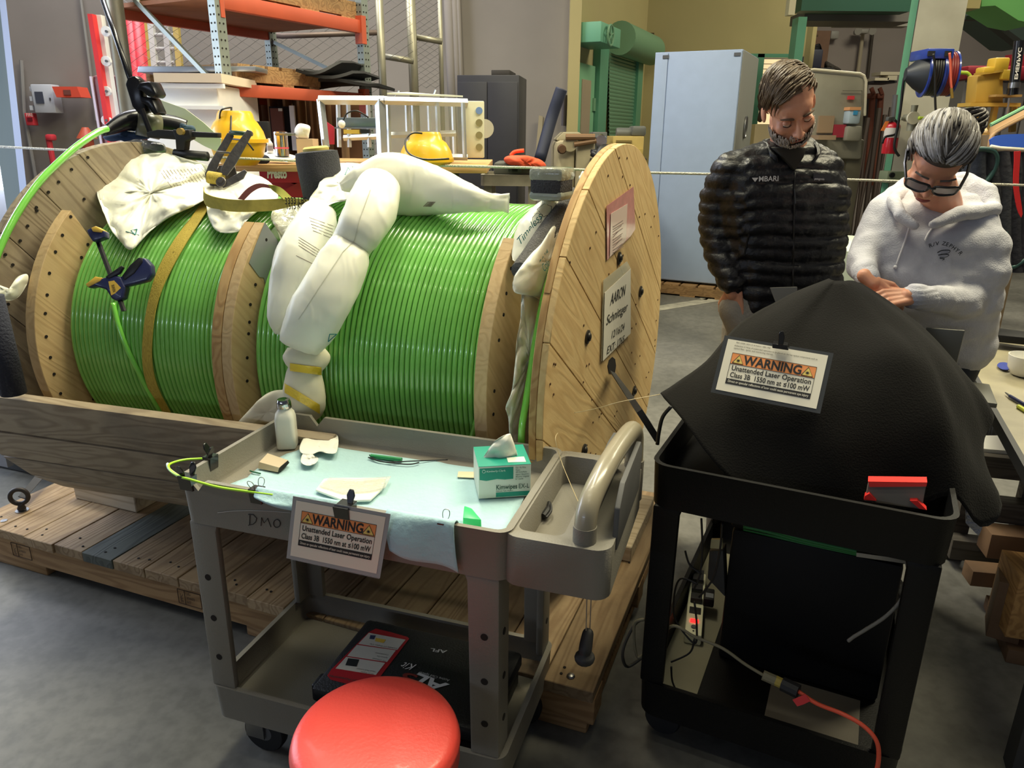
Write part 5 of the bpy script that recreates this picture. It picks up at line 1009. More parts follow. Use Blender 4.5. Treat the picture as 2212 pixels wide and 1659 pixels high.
for nm, LL in (('D', [z7(((1420, 1210), (1415, 1370))), z7(((1395, 1195), (1480, 1200), (1535, 1260), (1520, 1320), (1470, 1365), (1395, 1380)))]), ('M', [z7(((1610, 1390), (1620, 1250), (1665, 1340), (1720, 1260), (1780, 1410)))]), ('O', [z7([(1880+58*math.cos(t), 1350+68*math.sin(t)) for t in np.linspace(0, 6.283, 14)])])):
    cart.p('handwritten_letter', strokes(LL, lambda u, v: gy(u, v, .0005), .0010), ink, label='handwritten letter %s on the front rim' % nm)
cart.p('scratch', strokes([z7(((870, 1165), (1150, 1135), (1400, 1128), (1700, 1135), (2120, 1165)))], lambda u, v: gy(u, v, .001), .0008), M('light scratch', (190, 188, 182), .6))
# moulded safety pictograms
pg_ = MB()
for i in range(3):
    x0, y0 = .665+.0*i, .05+.045*i; Q = lambda a, b_: G(.755+a, y0+b_, .766)
    pg_.tube([Q(0, 0), Q(.04, 0), Q(.04, .04), Q(0, .04), Q(0, 0)], .0008, 4); pg_.tube([Q(.008, .008), Q(.032, .020), Q(.008, .032), Q(.008, .008)], .0008, 4)
cart.p('pictograms', pg_, M('moulded marks', (112, 104, 84), .6), label='three small moulded warning pictograms')
# ---------------- blue absorbent pad, draped over the rim
padm = M('pale blue absorbent pad', (172, 206, 212), .85, bump=.3, bs=60, var=.03); zt = .770
mp = MB(); N_x, N_y = 34, 14
L_edge = bez([PZ(u, v, zt) for u, v in ((520, 1058), (470, 1045), (530, 1028), (592, 975), (640, 958))], 5); 
rows = []
def pad_pt(s, t):
    x = .10+(.70)*s; x0 = .075+.03*math.sin(t*9); y = .03+t*.36
    xx = x0+(.775-.10*t-x0)*s if t > .35 else x0+(.775-.03*t-x0)*s
    if t > .72: xx = x0+.06+(.56+.0*t-x0)*s*1.0
    return xx, y
for i in range(N_y+1):
    t = i/N_y; r = []
    for j in range(N_x+1):
        s = j/N_x; xl_ = .06+.05*max(0, t-.3)+.008*math.sin(t*23); xr = .79-.03*t-.06*max(0, t-.75)/.25; x = xl_+(xr-xl_)*s; y = .028+.372*t
        z = .768+.0025*abs(fbm((x*9, y*9, 0), 1, 2))+.004*max(0, math.sin(x*22+y*9))**6*(x > .45)
        r.append(G(x, y, z))
    rows.append(r)
pad = T('absorbent_pad', 'pale blue absorbent pad covering the cart tray and hanging over its front rim', 'pad', G(.42, .2, .768))
pad.p('sheet', mp.grid(rows), padm, solid=.0015, smooth=180)
def flap(xa, xb, drop0, drop1, curl=0):
    rows = []
    for i in range(13):
        x = xa+(xb-xa)*i/12; e = drop0+(drop1-drop0)*i/12; bl = .010*math.sin(i*.5)
        rows.append(bez([G(x, .05, .771), G(x, .028, .79), G(x, .016, .829), G(x, .0, .842), G(x+.0, -.014-bl*.3, .83), G(x+.004, -.020-bl, .832-e*.5), G(x+.008, -.016-bl, .832-e)], 4))
    return MB().grid(rows)
pad.p('sheet', flap(.225, .44, .012, .035), padm, solid=.0015, smooth=180)
fx = G.loc(gy(848, 1190, -.02))[0]; fx1 = G.loc(gy(958, 1200, -.02))[0]
pad.p('sheet', flap(G.loc(gy(838, 1115))[0], G.loc(gy(985, 1135))[0], .080, .105), padm, solid=.0015, smooth=180, label='pad corner folded down over the front rim')
white_pad = M('white wipes', (240, 238, 226), .8)
t = T('wipe_stack', 'flat stack of white wipes in a clear bag on the blue pad', 'wipes', PZ(760, 1055, .772)); t.p('wipes', MB().prism([PZ(u, v, .774) for u, v in ((682, 1062), (700, 1038), (740, 1036), (834, 1036), (826, 1060), (800, 1084), (744, 1086))], (0, 0, .006)), white_pad, bevel=.002); t.p('clear_bag', MB().prism([PZ(u, v, .783) for u, v in ((690, 1050), (712, 1033), (770, 1037), (845, 1030), (832, 1055), (800, 1062), (740, 1066))], (0, 0, .002)), M('clear bag', (236, 236, 226), .15, alpha=.35, coat=1, bump=1, bs=50))
# ---------------- items in the tray
bt_ = PZ(622, 964, .768); bfr = Fr(bt_[:2], 96)
t = T('pump_bottle', 'square white plastic bottle with a chrome cap in the tray corner', 'bottle', bt_); wb = M('translucent white plastic', (216, 214, 202), .35, sss=.0)
hz = PY(622, 880, bt_[1])[2]; rows = []
for z, w_, r in ((.768, .024, .008), (.772, .0265, .01), (hz-.03, .0265, .012), (hz-.014, .024, .016), (hz-.002, .016, .0155), (hz+.002, .0155, .015)): rows.append([bfr(x, y, z) for x, y in rrect(-w_, w_, -w_, w_, r)])
m = MB().grid(rows, closed=True); k = len(rows[0]); m.f += [tuple(range(k-1, -1, -1)), tuple(range(5*k, 6*k))]; t.p('body', m, wb, smooth=60)
t.p('cap', MB().lathe([(.0, hz+.026), (.0165, hz+.024), (.0195, hz+.018), (.0205, hz+.001), (.0195, hz), (.0, hz)], (bt_[0], bt_[1], 0), (0, 0, 1), 32), M('chrome', (190, 190, 190), .12, 1), smooth=50)
kA, kB = PZ(1034, 1078, .772), PZ(1146, 1071, .772); dv = kB-kA; kang = math.degrees(math.atan2(dv[0], -dv[1])); KF = Fr(kA[:2], kang); kw = np.linalg.norm(dv[:2])
kz = PL(1034, 1009, KF(0, 0, 0), KF.q)[2]; kd = KF.loc(PZ(1021, 966, kz))[1]
kb = T('wipes_box', 'green and white wipes box with a tissue pulled out of the top', 'tissue box', KF(kw/2, kd/2, .772)); cw_ = M('white card', (226, 228, 214), .5); tg = M('teal card', (22, 146, 124), .45)
kb.p('carton', MB().box(KF, 0, kw, 0, kd, .772, kz), cw_, bevel=.001, seg=1); kb.p('top_panel', MB().box(KF, .0, kw, .0, kd, kz, kz+.0008), tg)
kf = lambda x, z: KF(x*kw, -.0006, .772+(kz-.772)*z)
kb.p('front_print', MB().prism([kf(.02, .95), kf(.02, .60), kf(.15, .56), kf(.35, .60), kf(.5, .57), kf(.66, .58), kf(.66, .95)], -KF.q*.0002), tg); kb.p('front_print', MB().prism([kf(.33, .03), kf(.98, .03), kf(.98, .17), kf(.33, .17)], -KF.q*.0002), tg)
gt = M('dark green ink', (34, 74, 62), .6); kz_h = kz-.772
kb.p('lettering', merge(text_mb('Kimwipes', kf(.33, .27), KF.a, KF.z, kz_h*.21, width=kw*.40, bold=.012, depth=.001), text_mb('EX-L', kf(.76, .27), KF.a, KF.z, kz_h*.21, width=kw*.20, depth=.001), text_mb('Delicate Task Wipers', kf(.33, .20), KF.a, KF.z, kz_h*.07, width=kw*.32, depth=.001)), gt, smooth=0)
kb.p('lettering', merge(text_mb('Kimberly-Clark', kf(.15, .83), KF.a, KF.z, kz_h*.085, width=kw*.36, bold=.012, depth=.0012), MB().tube([kf(.10+.03*math.cos(t_), .86+.045*math.sin(t_))-KF.q*.001 for t_ in np.linspace(0, 6.28, 13)], .0006, 4)), M('pale mint ink', (206, 232, 222), .6), smooth=0, label='pale lettering on teal')
kb.p('small_print', merge(*[text_mb(s_, kf(.70, .9-.07*i), KF.a, KF.z, kz_h*.07, width=kw*w_, depth=.001) for i, (s_, w_) in enumerate((('One - Ply White', .2), ('Wipers', .09), ('280 sheets/boite', .22), ('wipers / Essuyeurs', .25), ('280 panos / Lingettes', .26), ('de 1 couche', .15)))]), gt, smooth=0)
kb.p('sticker', MB().prism([KF(kw*x, kd*y, kz+.0012) for x, y in ((.58, .12), (.92, .10), (.92, .36), (.58, .36))], (0, 0, .0003)), cw_); kb.p('tissue', blobbag(((1045, 992), (1052, 975), (1072, 950), (1098, 937), (1106, 945), (1118, 988), (1100, 993), (1070, 997)), lambda u, v: PL(u, v, KF(0, kd*.45, 0), KF.q), .018, .006, 26, 3.3), M('tissue white', (238, 236, 224), .8), smooth=180)
t = T('crumpled_tissue', 'large crumpled tissue near the bottle in the tray', 'tissue', PZ(690, 975, .77)); t.p('tissue', blobbag(((650, 978), (648, 962), (662, 940), (690, 936), (728, 938), (728, 975), (712, 980), (690, 976), (672, 982)), lambda u, v: PZ(u, v, .785), .014, .010, 22, 1.5), M('tissue white', (238, 236, 224), .8), smooth=180)
t = T('crumpled_tissue', 'small balled tissue in front of the larger crumpled one', 'tissue', PZ(668, 995, .77)); t.p('tissue', blobbag(((650, 998), (654, 980), (668, 972), (678, 984), (688, 990), (680, 1002), (664, 1006)), lambda u, v: PZ(u, v, .782), .012, .012, 40, 8.5), M('tissue white', (238, 236, 224), .8), smooth=180)
sx_ = Fr(PZ(560, 1014, .772)[:2], 62)
t = T('card_sleeve', 'folded beige card sleeve lying at the left of the tray', 'sleeve', sx_(.03, .02, .772)); prof = [(-.0, .0), (.0, .010), (.004, .016), (.034, .020), (.040, .016), (.040, .002)]
t.p('card', MB().grid([[PZ(u, v, .773) for u, v in ((557, 1012), (600, 1020))], [PZ(u, v, .786) for u, v in ((560, 998), (603, 1010))], [PZ(u, v, .79) for u, v in ((578, 979), (622, 994))], [PZ(u, v, .780) for u, v in ((585, 984), (625, 999))], [PZ(u, v, .773) for u, v in ((590, 992), (618, 1006))]]), M('beige card stock', (196, 178, 146), .5), solid=.001, smooth=50)
t.p('lining', MB().prism([PZ(602, 1021, .774), PZ(604, 1010, .785), PZ(622, 996, .789), PZ(625, 1000, .778), PZ(614, 1012, .774)], (0, 0, .001)), black_hole)
solo('cable_scrap', MB().tube(bez([PZ(540, 1017, .773), PZ(549, 1020, .774), PZ(563, 1023, .773)], 4), .002, 6), M('dark green scrap', (30, 92, 62), .6), 'tiny dark green cable scrap on the pad', 'scrap')
solo('shrink_tube', MB().tube([PZ(801, 985, .776), PZ(868, 993, .776)], .0055, 12), M('green tubing', (36, 140, 78), .45), 'short green heat shrink tube on the pad', 'tube', smooth=60)
for L in (((796, 988), (830, 998), (890, 996), (967, 993)), ((798, 983), (820, 996), (880, 1003), (905, 999))):
    solo('thin_tube', MB().tube(bez([PZ(u, v, .775) for u, v in L], 6), .0018, 6), rubber, '%s thin black tube beside the green one on the pad' % ('longer' if L[0][0] == 796 else 'shorter'), 'tube', smooth=180)
solo('label_strip', MB().prism([PZ(u, v, .773) for u, v in ((990, 1019), (1029, 1020), (1028, 1033), (988, 1031))], (0, 0, .001)), M('cream strip', (222, 206, 170), .6), 'small cream card strip against the wipes box', 'strip')
solo('plastic_tub', MB().add([PZ(u, v, .775) for u, v in ((1000, 1118), (1040, 1128), (1040, 1150), (1000, 1146))]+[PZ(u, v, .80) for u, v in ((1003, 1092), (1018, 1097), (1040, 1122), (1000, 1118))], [(0, 1, 2, 3), (7, 6, 5, 4), (0, 4, 5, 1), (1, 5, 6, 2), (2, 6, 7, 3), (3, 7, 4, 0)]), M('bright green plastic', (60, 206, 118), .35), 'bright green plastic tool tucked beside the folded pad', 'tool', bevel=.002)
t = T('black_clip', 'small black plastic clip lying in the tray pocket', 'clip', PZ(1180, 1100, .765)); t.p('body', MB().tube(bez([PZ(1186, 1086, .775), PZ(1184, 1100, .772), PZ(1173, 1116, .768)], 4), [.005]*4+[.008]*5, 8), rubber); t.p('latch', MB().tube(bez([PZ(1190, 1090, .78), PZ(1190, 1104, .776), PZ(1180, 1118, .772)], 4), .003, 6), rubber)
fib = M('clear fibre', (216, 196, 150), .3, coat=.5)
solo('optical_fibre', MB().tube(bez([PY(1205, 935, 1.75), PY(1200, 950, 1.72), PY(1212, 995, 1.7), PY(1232, 1045, 1.62), PY(1258, 1103, 1.5)], 8), .0009, 5), fib, 'hair thin pale fibre curling over the cart pockets', 'fibre', smooth=180)
solo('optical_fibre', MB().tube(bez([PY(1240, 892, 1.78), PY(1290, 882, 1.75), PY(1340, 868, 1.7), PY(1425, 852, 1.75)], 8), .0009, 5), fib, 'hair thin pale fibre running towards the black cloth', 'fibre', smooth=180)
# binder clips and the green pigtail
def binder(fr, x, y, z, w, label, loops=True, th=.006, h=.03, levers=False):
    t = T('binder_clip', label, 'clip', fr(x, y, z)); m = MB(); w2 = w/2
    P = [fr(x-w2, y-th-.008, z+.008), fr(x-w2, y+th+.008, z+.008), fr(x-w2, y+.003, z-h+.006), fr(x-w2, y-.003, z-h+.006)]
    t.p('body', m.prism([fr(x-w2, y-th-.002, z-h), fr(x-w2, y-th-.007, z+.007), fr(x-w2, y+th+.007, z+.007), fr(x-w2, y+th+.002, z-h)], fr.a*w), M('black clip steel', (22, 22, 24), .25, coat=.4), bevel=.0008, seg=1)
    for s_ in ((-1, 1) if loops else (1,)):
        if levers: t.p('lever', MB().prism([fr(x+s_*w*.22-.006, y+s_*.006, z+.006), fr(x+s_*w*.22+.006, y+s_*.006, z+.006), fr(x+s_*w*.22+.010, y+s_*.012, z+.022), fr(x+s_*w*.22+.005, y+s_*.016, z+.034), fr(x+s_*w*.22-.005, y+s_*.016, z+.034), fr(x+s_*w*.22-.010, y+s_*.012, z+.022)], fr.q*.004), M('black clip steel', (22, 22, 24), .25, coat=.4), bevel=.001, seg=1)
        else: t.p('wire_loop', MB().tube(bez([fr(x+s_*w*.22-.004, y+s_*.005, z+.006), fr(x+s_*w*.22-.008, y+s_*.010, z+.018), fr(x+s_*w*.22-.005, y+s_*.013, z+.027), fr(x+s_*w*.22+.005, y+s_*.013, z+.027), fr(x+s_*w*.22+.008, y+s_*.010, z+.018), fr(x+s_*w*.22+.004, y+s_*.005, z+.006)], 4), .0009, 5), steel, smooth=180)
    return t
binder(G, .028, .004, .832, .036, 'black lever clip at the front left corner of the grey cart', levers=True)
Gs = Fr(G(0, 0, 0)[:2], G and 162.3)
gsx = lambda y: G(.002, y, 0)
G2 = Fr(G(.004, .0, 0)[:2], 72.3+90)
binder(G2, .115, 0, .832, .03, 'black lever clip on the left rim of the grey cart', levers=True)
cx_ = G.loc(gy(553, 1066))[0]; binder(G, cx_, .004, .830, .030, 'black binder clip with wire loops on the front rim')
cable2 = M('lime cable', (176, 232, 60), .4)
pgt = T('pigtail_cable', 'lime green pigtail cable clipped round the front left corner of the cart', 'cable', gy(400, 1030)); pgt.p('cable', MB().tube(bez([G(.0, .125, .826), gy(430, 991, .12), gy(400, 993, .10), gy(375, 999, .07), gy(364, 1006, .04), gy(370, 1018, .015), gy(390, 1030, -.004), gy(412, 1036, -.008), gy(470, 1052, -.008), gy(530, 1061, -.009), gy(590, 1069, -.009)], 7), .0031, 8), cable2, smooth=180)
pgt.p('wrap', MB().tube(bez([gy(362, 1002, .05), gy(366, 1014, .03), gy(386, 1029, .0)], 5), .0036, 8), M('pale wrap', (206, 232, 214), .4), smooth=180)
# ---------------- laminated warning signs
sgo = M('sign orange', (236, 148, 84), .55); sgb = M('sign black', (28, 28, 32), .55); sgy = M('sign yellow', (238, 208, 110), .55); sgw = M('sign paper', (232, 226, 208), .45, coat=.3); slv = M('laminate sleeve', (190, 192, 196), .12, alpha=.35, coat=1)
def warning(name, label, TL, TR, BL, top=.0, extra=False, backs=0):
    TL, TR, BL = map(np.array, (TL, TR, BL)); X = TR-TL; Yv = BL-TL; W_ = np.linalg.norm(X); H_ = np.linalg.norm(Yv); ex = X/W_; ey = -Yv/H_; n = np.cross(ex, ey); n /= np.linalg.norm(n)
    if (O0-TL)@n < 0: n = -n
    P = lambda s, t, d=0: TL+X*s+Yv*t+n*d
    th = T(name, label, 'sign', P(.5, 1))
    q = lambda s0, t0, s1, t1, d=0: MB().prism([P(s0, t0, d), P(s1, t0, d), P(s1, t1, d), P(s0, t1, d)], -n*.0003)
    for k in range(backs): th.p('spare_sheet', MB().prism([P(-.02+.01*k, .02, -.003-.002*k), P(1.01+.01*k, .03, -.003-.002*k), P(1.0+.012*k, 1.06+.035*k, -.003-.003*k), P(-.03+.01*k, 1.05+.035*k, -.003-.003*k)], -n*.0006), slv)
    th.p('sleeve', q(-.045, -.06, 1.045, 1.07, -.001), M('sleeve edge', (150, 152, 156), .15, coat=1) if backs else M('dark sleeve edge', (66, 68, 70), .15, coat=1)); th.p('sheet', q(0, 0, 1, 1, .0), sgw)
    o = top; fr_ = q(.075, .20+o, .925, .80+o*.5, .0006)
    s0, s1 = .08, .92; t0, t1, t2, t3 = .19+o, .40+o, .70+o*.8, .80+o*.8
    edge = MB()
    for a_, b_ in (((s0, t0), (s1, t0)), ((s0, t3), (s1, t3)), ((s0, t0), (s0, t3)), ((s1, t0), (s1, t3)), ((s0, t1), (s1, t1))): edge.tube([P(*a_, .0006), P(*b_, .0006)], .0005, 4)
    th.p('border', edge, sgb); th.p('banner', q(s0, t0, s1, t1, .0005), sgo, label='orange WARNING banner'); th.p('black_bar', q(s0, t2, s1, t3, .0005), sgb)
    wd_ = W_; hb = (t1-t0)*H_
    th.p('lettering', text_mb('WARNING', P(.5, t1-.025, .001), ex, ey, hb*1.12, align='CENTER', width=W_*.58, bold=.03, depth=0), sgb, smooth=0)
    l1, l2 = t1+(t2-t1)*.42, t1+(t2-t1)*.88
    th.p('lettering', merge(text_mb('Unattended Laser Operation', P(s0+.025, l1, .001), ex, ey, .135*H_, width=W_*.79, bold=.018, depth=0), text_mb('Class 3B  1550 nm at \u2264100 mW', P(s0+.025, l2, .001), ex, ey, .135*H_, width=W_*.79, bold=.018, depth=0)), sgb, smooth=0)
    th.p('lettering', text_mb('Direct or specular reflections of laser could cause permanent eye injury', P(s0+.02, t3-.03, .0011), ex, ey, .065*H_, width=W_*.80, bold=.008, depth=0), sgw, smooth=0, label='white small print')
    for c in (s0+.075, s1-.075):
        tw = hb*.46/W_; tri = [P(c-tw, t1-.02, .001), P(c+tw, t1-.02, .001), P(c, t0+.025, .001)]
        tp_ = th.p('warning_triangle', MB().prism(tri, -n*.0003), sgy); m = MB(); m.tube(tri+[tri[0]], .0009, 4); cc = P(c, t1-.075, .0012); m.disc(cc, n, hb*.09, 12, .0003)
        for k in range(8): a_ = k*math.pi/4; m.tube([cc, cc+(ex*math.cos(a_)+ey*math.sin(a_))*hb*.17], .0005, 3)
        sub(tp_, th.o, 'sunburst', m, sgb)
    if extra:
        th.p('small_print', merge(text_mb('FBG LASER, 2024-12-16 Station 1400-1700', P(.09, .055, .001), ex, ey, .035*H_, depth=0), text_mb('Addendum 4: Note of unattended operation to be placed on the key optical components such as', P(.08, .12, .001), ex, ey, .042*H_, width=W_*.83, depth=0), text_mb('optical fiber, spool, and connecting sleeves.', P(.08, .17, .001), ex, ey, .042*H_, width=W_*.4, depth=0)), sgb, smooth=0)
    return th
sp_ = lambda u, v: PL(u, v, G(0, -.034, .75), G.q)
warning('warning_sign', 'laminated laser warning sheets clipped to the front rim of the grey cart', sp_(640, 1081), sp_(833, 1117), sp_(627, 1200), top=-.03, backs=3)
binder(G, G.loc(sp_(737, 1088))[0], -.020, .842, .036, 'black binder clip holding the warning sheets on the grey cart', loops=False, levers=True, th=.014, h=.022)
cx_ = G.loc(gy(956, 1140))[0]; binder(G, cx_, .002, .828, .016, 'small black clip at the rim beside the folded blue pad', loops=False, th=.006, h=.022)
# ---------------- case on the lower shelf
case = T('instrument_case', 'black hard case with a red label on the lower shelf of the grey cart', 'case', G(.5, .2, .16)); cbk = M('black case plastic', (24, 25, 27), .5, bump=.2, bs=200)
case.p('base', MB().box(G, .285, .745, .055, .345, .16, .215), cbk, bevel=.012); case.p('lid', MB().box(G, .278, .752, .048, .352, .217, .262), cbk, bevel=.012)
case.p('latch', MB().box(G, .262, .282, .075, .125, .195, .245), cbk, bevel=.005); case.p('latch', MB().box(G, .33, .38, .030, .05, .19, .245), cbk, bevel=.005); case.p('hinge_rib', MB().box(G, .30, .73, .35, .36, .225, .25), cbk)
zz = .2625
def quadz(pts, z=zz): return MB().prism([PZ(u, v, z) for u, v in pts], (0, 0, .0004))
case.p('label', quadz([(812, 1358), (845, 1366), (880, 1376), (884, 1380), (818, 1466), (800, 1476), (752, 1478), (714, 1468), (707, 1459), (716, 1446), (796, 1366)]), M('red label', (176, 34, 44), .4), label='red accessory label')
lp_ = M('label photo', (206, 200, 186), .5)
for P4 in (((797, 1367), (876, 1382), (858, 1404), (774, 1391)), ((771, 1393), (855, 1405), (836, 1430), (750, 1417)), ((748, 1419), (832, 1432), (812, 1458), (725, 1444))): case.p('label_panel', quadz(P4, zz+.0005), lp_)
case.p('label_picture', quadz(((752, 1422), (776, 1425), (770, 1440), (746, 1437)), zz+.001), sgb); case.p('label_picture', quadz(((800, 1372), (812, 1373), (808, 1381), (798, 1380)), zz+.001), M('navy print', (40, 50, 90), .6)); case.p('label_picture', quadz(((812, 1378), (834, 1382), (828, 1389), (810, 1385)), zz+.001), M('yellow plastic', (222, 182, 70), .5))
def upz(s_, u0, v0, u1, v1, h, **k):
    a_ = PZ(u0, v0, zz+.0013); b_ = PZ(u1, v1, zz+.0013); d = b_-a_; ey = np.cross([0, 0, 1], d/np.linalg.norm(d)); return text_mb(s_, a_, d, ey, h, width=np.linalg.norm(d), depth=0, **k)
lt = M('silver print', (196, 196, 196), .5)
case.p('lettering', merge(upz('AL', 968, 1478, 900, 1452, .058, bold=.03, shear=.2), upz('Active Clad Splicer', 972, 1468, 905, 1450, .012), upz('AFL', 966, 1405, 930, 1400, .018, bold=.02)), lt, smooth=0, label='silver lettering printed upside down', kind='stuff'); case.p('lettering', upz('Kit', 902, 1436, 872, 1430, .035, shear=.5), M('white letters', (236, 232, 228), .5), smooth=0); case.p('lettering', upz('5', 905, 1460, 876, 1452, .05, bold=.02), M('dark red print', (120, 36, 32), .5), smooth=0)
case.p('lettering', merge(upz('Common Accessories', 800, 1474, 713, 1458, .012, bold=.01), upz('FIS LC Duplex', 808, 1455, 780, 1450, .007), upz('Visual Fault Locator', 812, 1450, 770, 1443, .007), upz('FIS Cheetah', 834, 1427, 806, 1421, .007), upz('Splice-On', 838, 1420, 815, 1416, .007), upz('Connectors', 840, 1414, 812, 1409, .007), upz('Lockable LC Duplex Clip', 858, 1400, 800, 1390, .007)), M('label ink', (70, 60, 56), .6), smooth=0, label='small label captions')
# ---------------- stool
ctr = np.array([-.268, 1.188]); zs = .470; rs_ = .168
stl = T('shop_stool', 'round stool with a glossy red vinyl seat in the foreground', 'stool', (ctr[0], ctr[1], 0)); red = M('red vinyl', (232, 76, 66), .42, coat=.08, bump=.08, bs=140, var=.03)
stl.p('seat', MB().lathe([(0, zs), (rs_*.7, zs-.001), (rs_*.88, zs-.004), (rs_*.96, zs-.010), (rs_*.992, zs-.020), (rs_*1.0, zs-.028), (rs_*1.012, zs-.032), (rs_*1.0, zs-.036), (rs_*1.0, zs-.075), (rs_*.93, zs-.085), (0, zs-.085)], (ctr[0], ctr[1], 0), (0, 0, 1), 72, caps=False), red, smooth=60)
stl.p('column', MB().lathe([(.025, .1), (.025, .30), (.018, .30), (.018, .385)], (ctr[0], ctr[1], 0), (0, 0, 1), 20), MATS['black clip steel'])
for k in range(5):
    a_ = k*1.2566+.3; e = np.array([math.cos(a_), math.sin(a_), 0]); b0 = np.array([ctr[0], ctr[1], .12]); lgp = stl.p('foot', MB().tube([b0, b0+e*.18-np.array([0, 0, .04])], .016, 8), MATS['black clip steel']); sub(lgp, stl.o, 'caster', MB().ball(b0+e*.19-np.array([0, 0, .093]), .026, 12), rubber)
# ================================================================== BLACK CART
B = Fr((.337, 1.639), 64.4)
bk = M('black cart plastic', (10, 10, 11), .5, bump=.12, bs=260, var=.1, spec=.25)
bc = T('utility_cart', 'black plastic two shelf cart under the black cloth', 'cart', B(.33, .5, 0)); L_ = 1.02; Wd = .653
m = MB(); tray(m, B, 0, Wd, 0, L_, .735, .85, .775, .045, .009, .004); bc.p('top_tray', m, bk, smooth=40)
for cx, cy, sx, sy in ((.012, .006, 1, 1), (Wd-.012, .006, -1, 1), (.012, L_-.006, 1, -1), (Wd-.012, L_-.006, -1, -1)): bc.p('leg', leg(B, cx, cy, sx, sy, .21, .737, w=.062, t=.022), bk, bevel=.007)
m = MB(); tray(m, B, .008, Wd-.008, .004, L_-.004, .105, .215, .128, .045, .011, .004); bc.p('lower_tray', m, bk, smooth=40)
for x in (.07, Wd-.07):
    for y in (.08, L_-.09):
        w_ = B(x, y, .05); wh = bc.p('caster', MB().lathe([(.02, -.014), (.046, -.014), (.05, -.009), (.05, .009), (.046, .014), (.02, .014)], w_, B.q, 24), rubber); sub(wh, bc.o, 'fork', MB().box(B, x-.03, x+.03, y-.024, y+.024, .07, .104), bk)
# equipment under the cloth and on the lower shelf
bqm = M('matt black case', (11, 11, 12), .6, spec=.3)
t = T('equipment_case', 'black equipment case standing on the lower shelf of the black cart', 'case', B(.4, .5, .13)); t.p('body', MB().box(B, .17, .60, .30, .80, .130, .56), bqm, bevel=.01); t.p('lid', MB().box(B, .165, .605, .295, .805, .565, .60), bqm, bevel=.01)
def bp(u, v, y): return PL(u, v, B(0, y, 0), B.q)
for i in range(9):
    pts = [bp(u, v, .27+.02*i) for u, v in ((1606, 1132+i*5), (1655, 1142+i*5.5), (1740, 1166+i*5), (1820, 1184+i*4), (1892, 1200+i*2))]
    solo('patch_cord', MB().tube(bez(pts, 5), .006, 6), M('dark green cord', (44, 124, 60), .5), 'green patch cord in the bundle beneath the black cart tray', 'cord', 'green patch cords under the black cart tray', smooth=180)
solo('cable_rail', MB().tube([bp(1850, 1196, .25), bp(1972, 1213, .25)], .008, 4), steel, 'thin metal rail under the black cart tray', 'rail')
# power strip
ps = Fr(PZ(1472, 1372, .16)[:2], 64.4+84)
pa, pb_ = PZ(1497, 1372, .165), PZ(1509, 1238, .165); dd_ = pb_-pa; PS = Fr(pa[:2], math.degrees(math.atan2(dd_[0], -dd_[1]))); pl = np.linalg.norm(dd_[:2])
t = T('power_strip', 'cream power strip with a glowing red switch on the lower shelf', 'power strip', PS(pl/2, 0, .13)); cr = M('cream plastic', (232, 230, 196), .4)
t.p('body', MB().box(PS, 0, pl, -.026, .026, .130, .168), cr, bevel=.006)
for i in range(5): t.p('plug' if i in (1, 2, 3) else 'socket', MB().box(PS, .105+i*.058*pl/.36, .140+i*.058*pl/.36, -.018, .018, .168, .170+(.018 if i in (1, 2, 3) else 0)), rubber, bevel=.003)
t.p('switch', MB().box(PS, .058, .072, -.012, .012, .168, .173), M('glowing red switch', (255, 40, 40), .4, emit=(255, 30, 30), es=3), label='glowing red rocker switch'); t.p('reset_button', MB().disc(PS(.035, 0, .169), (0, 0, 1), .008, 16, .003), M('dark latch', (90, 92, 96), .4)); t.p('mount_hole', MB().disc(PS(.016, 0, .169), (0, 0, 1), .003, 10, .0005), black_hole)
t = T('power_adapter', 'black power adapter block plugged into the power strip', 'adapter', bp(1520, 1300, .1)); t.p('body', MB().box(PS, .15, .215, -.055, -.022, .17, .2), bqm, bevel=.004); t.p('label', MB().box(PS, .16, .185, -.052, -.028, .2, .2006), M('grey sticker', (110, 114, 120), .5))
t = T('charger_box', 'grey charger box standing on end behind the power strip', 'box', bp(1548, 1230, .3)); t.p('body', MB().prism([bp(u, v, .3) for u, v in ((1532, 1190), (1562, 1190), (1566, 1290), (1528, 1250))], B.q*.05), M('dark grey charger', (70, 70, 70), .5), bevel=.003); t.p('label', MB().prism([bp(u, v, .299) for u, v in ((1536, 1166), (1560, 1166), (1560, 1186), (1534, 1184))], B.q*.01), M('pale label', (210, 206, 160), .5))
cabk = M('black cable', (24, 24, 26), .45)
for L in (((1515, 1120), (1517, 1180), (1512, 1240), (1500, 1270)), ((1560, 1130), (1555, 1190), (1540, 1250), (1510, 1290)), ((1508, 1262), (1470, 1250), (1456, 1290), (1460, 1340), (1500, 1390), (1505, 1350), (1500, 1300)), ((1450, 1430), (1490, 1410), (1500, 1380)), ((1450, 1440), (1452, 1470), (1460, 1490)), ((1480, 1190), (1490, 1220), (1515, 1240))):
    solo('power_cable', MB().tube(bez([bp(u, v, .10) for u, v in L], 6), .0028, 6), cabk, 'thin black cable tangled around the power strip', 'cable', 'black cables around the power strip', smooth=180)
solo('mains_lead', MB().tube(bez([bp(u, v, .03) for u, v in ((1955, 1200), (1962, 1240), (1950, 1290), (1915, 1330), (1870, 1360), (1845, 1375), (1832, 1385))], 6), .0042, 8), M('grey cord', (112, 110, 104), .5), 'grey cord hanging in an arc below the black cart tray', 'cord', smooth=180)
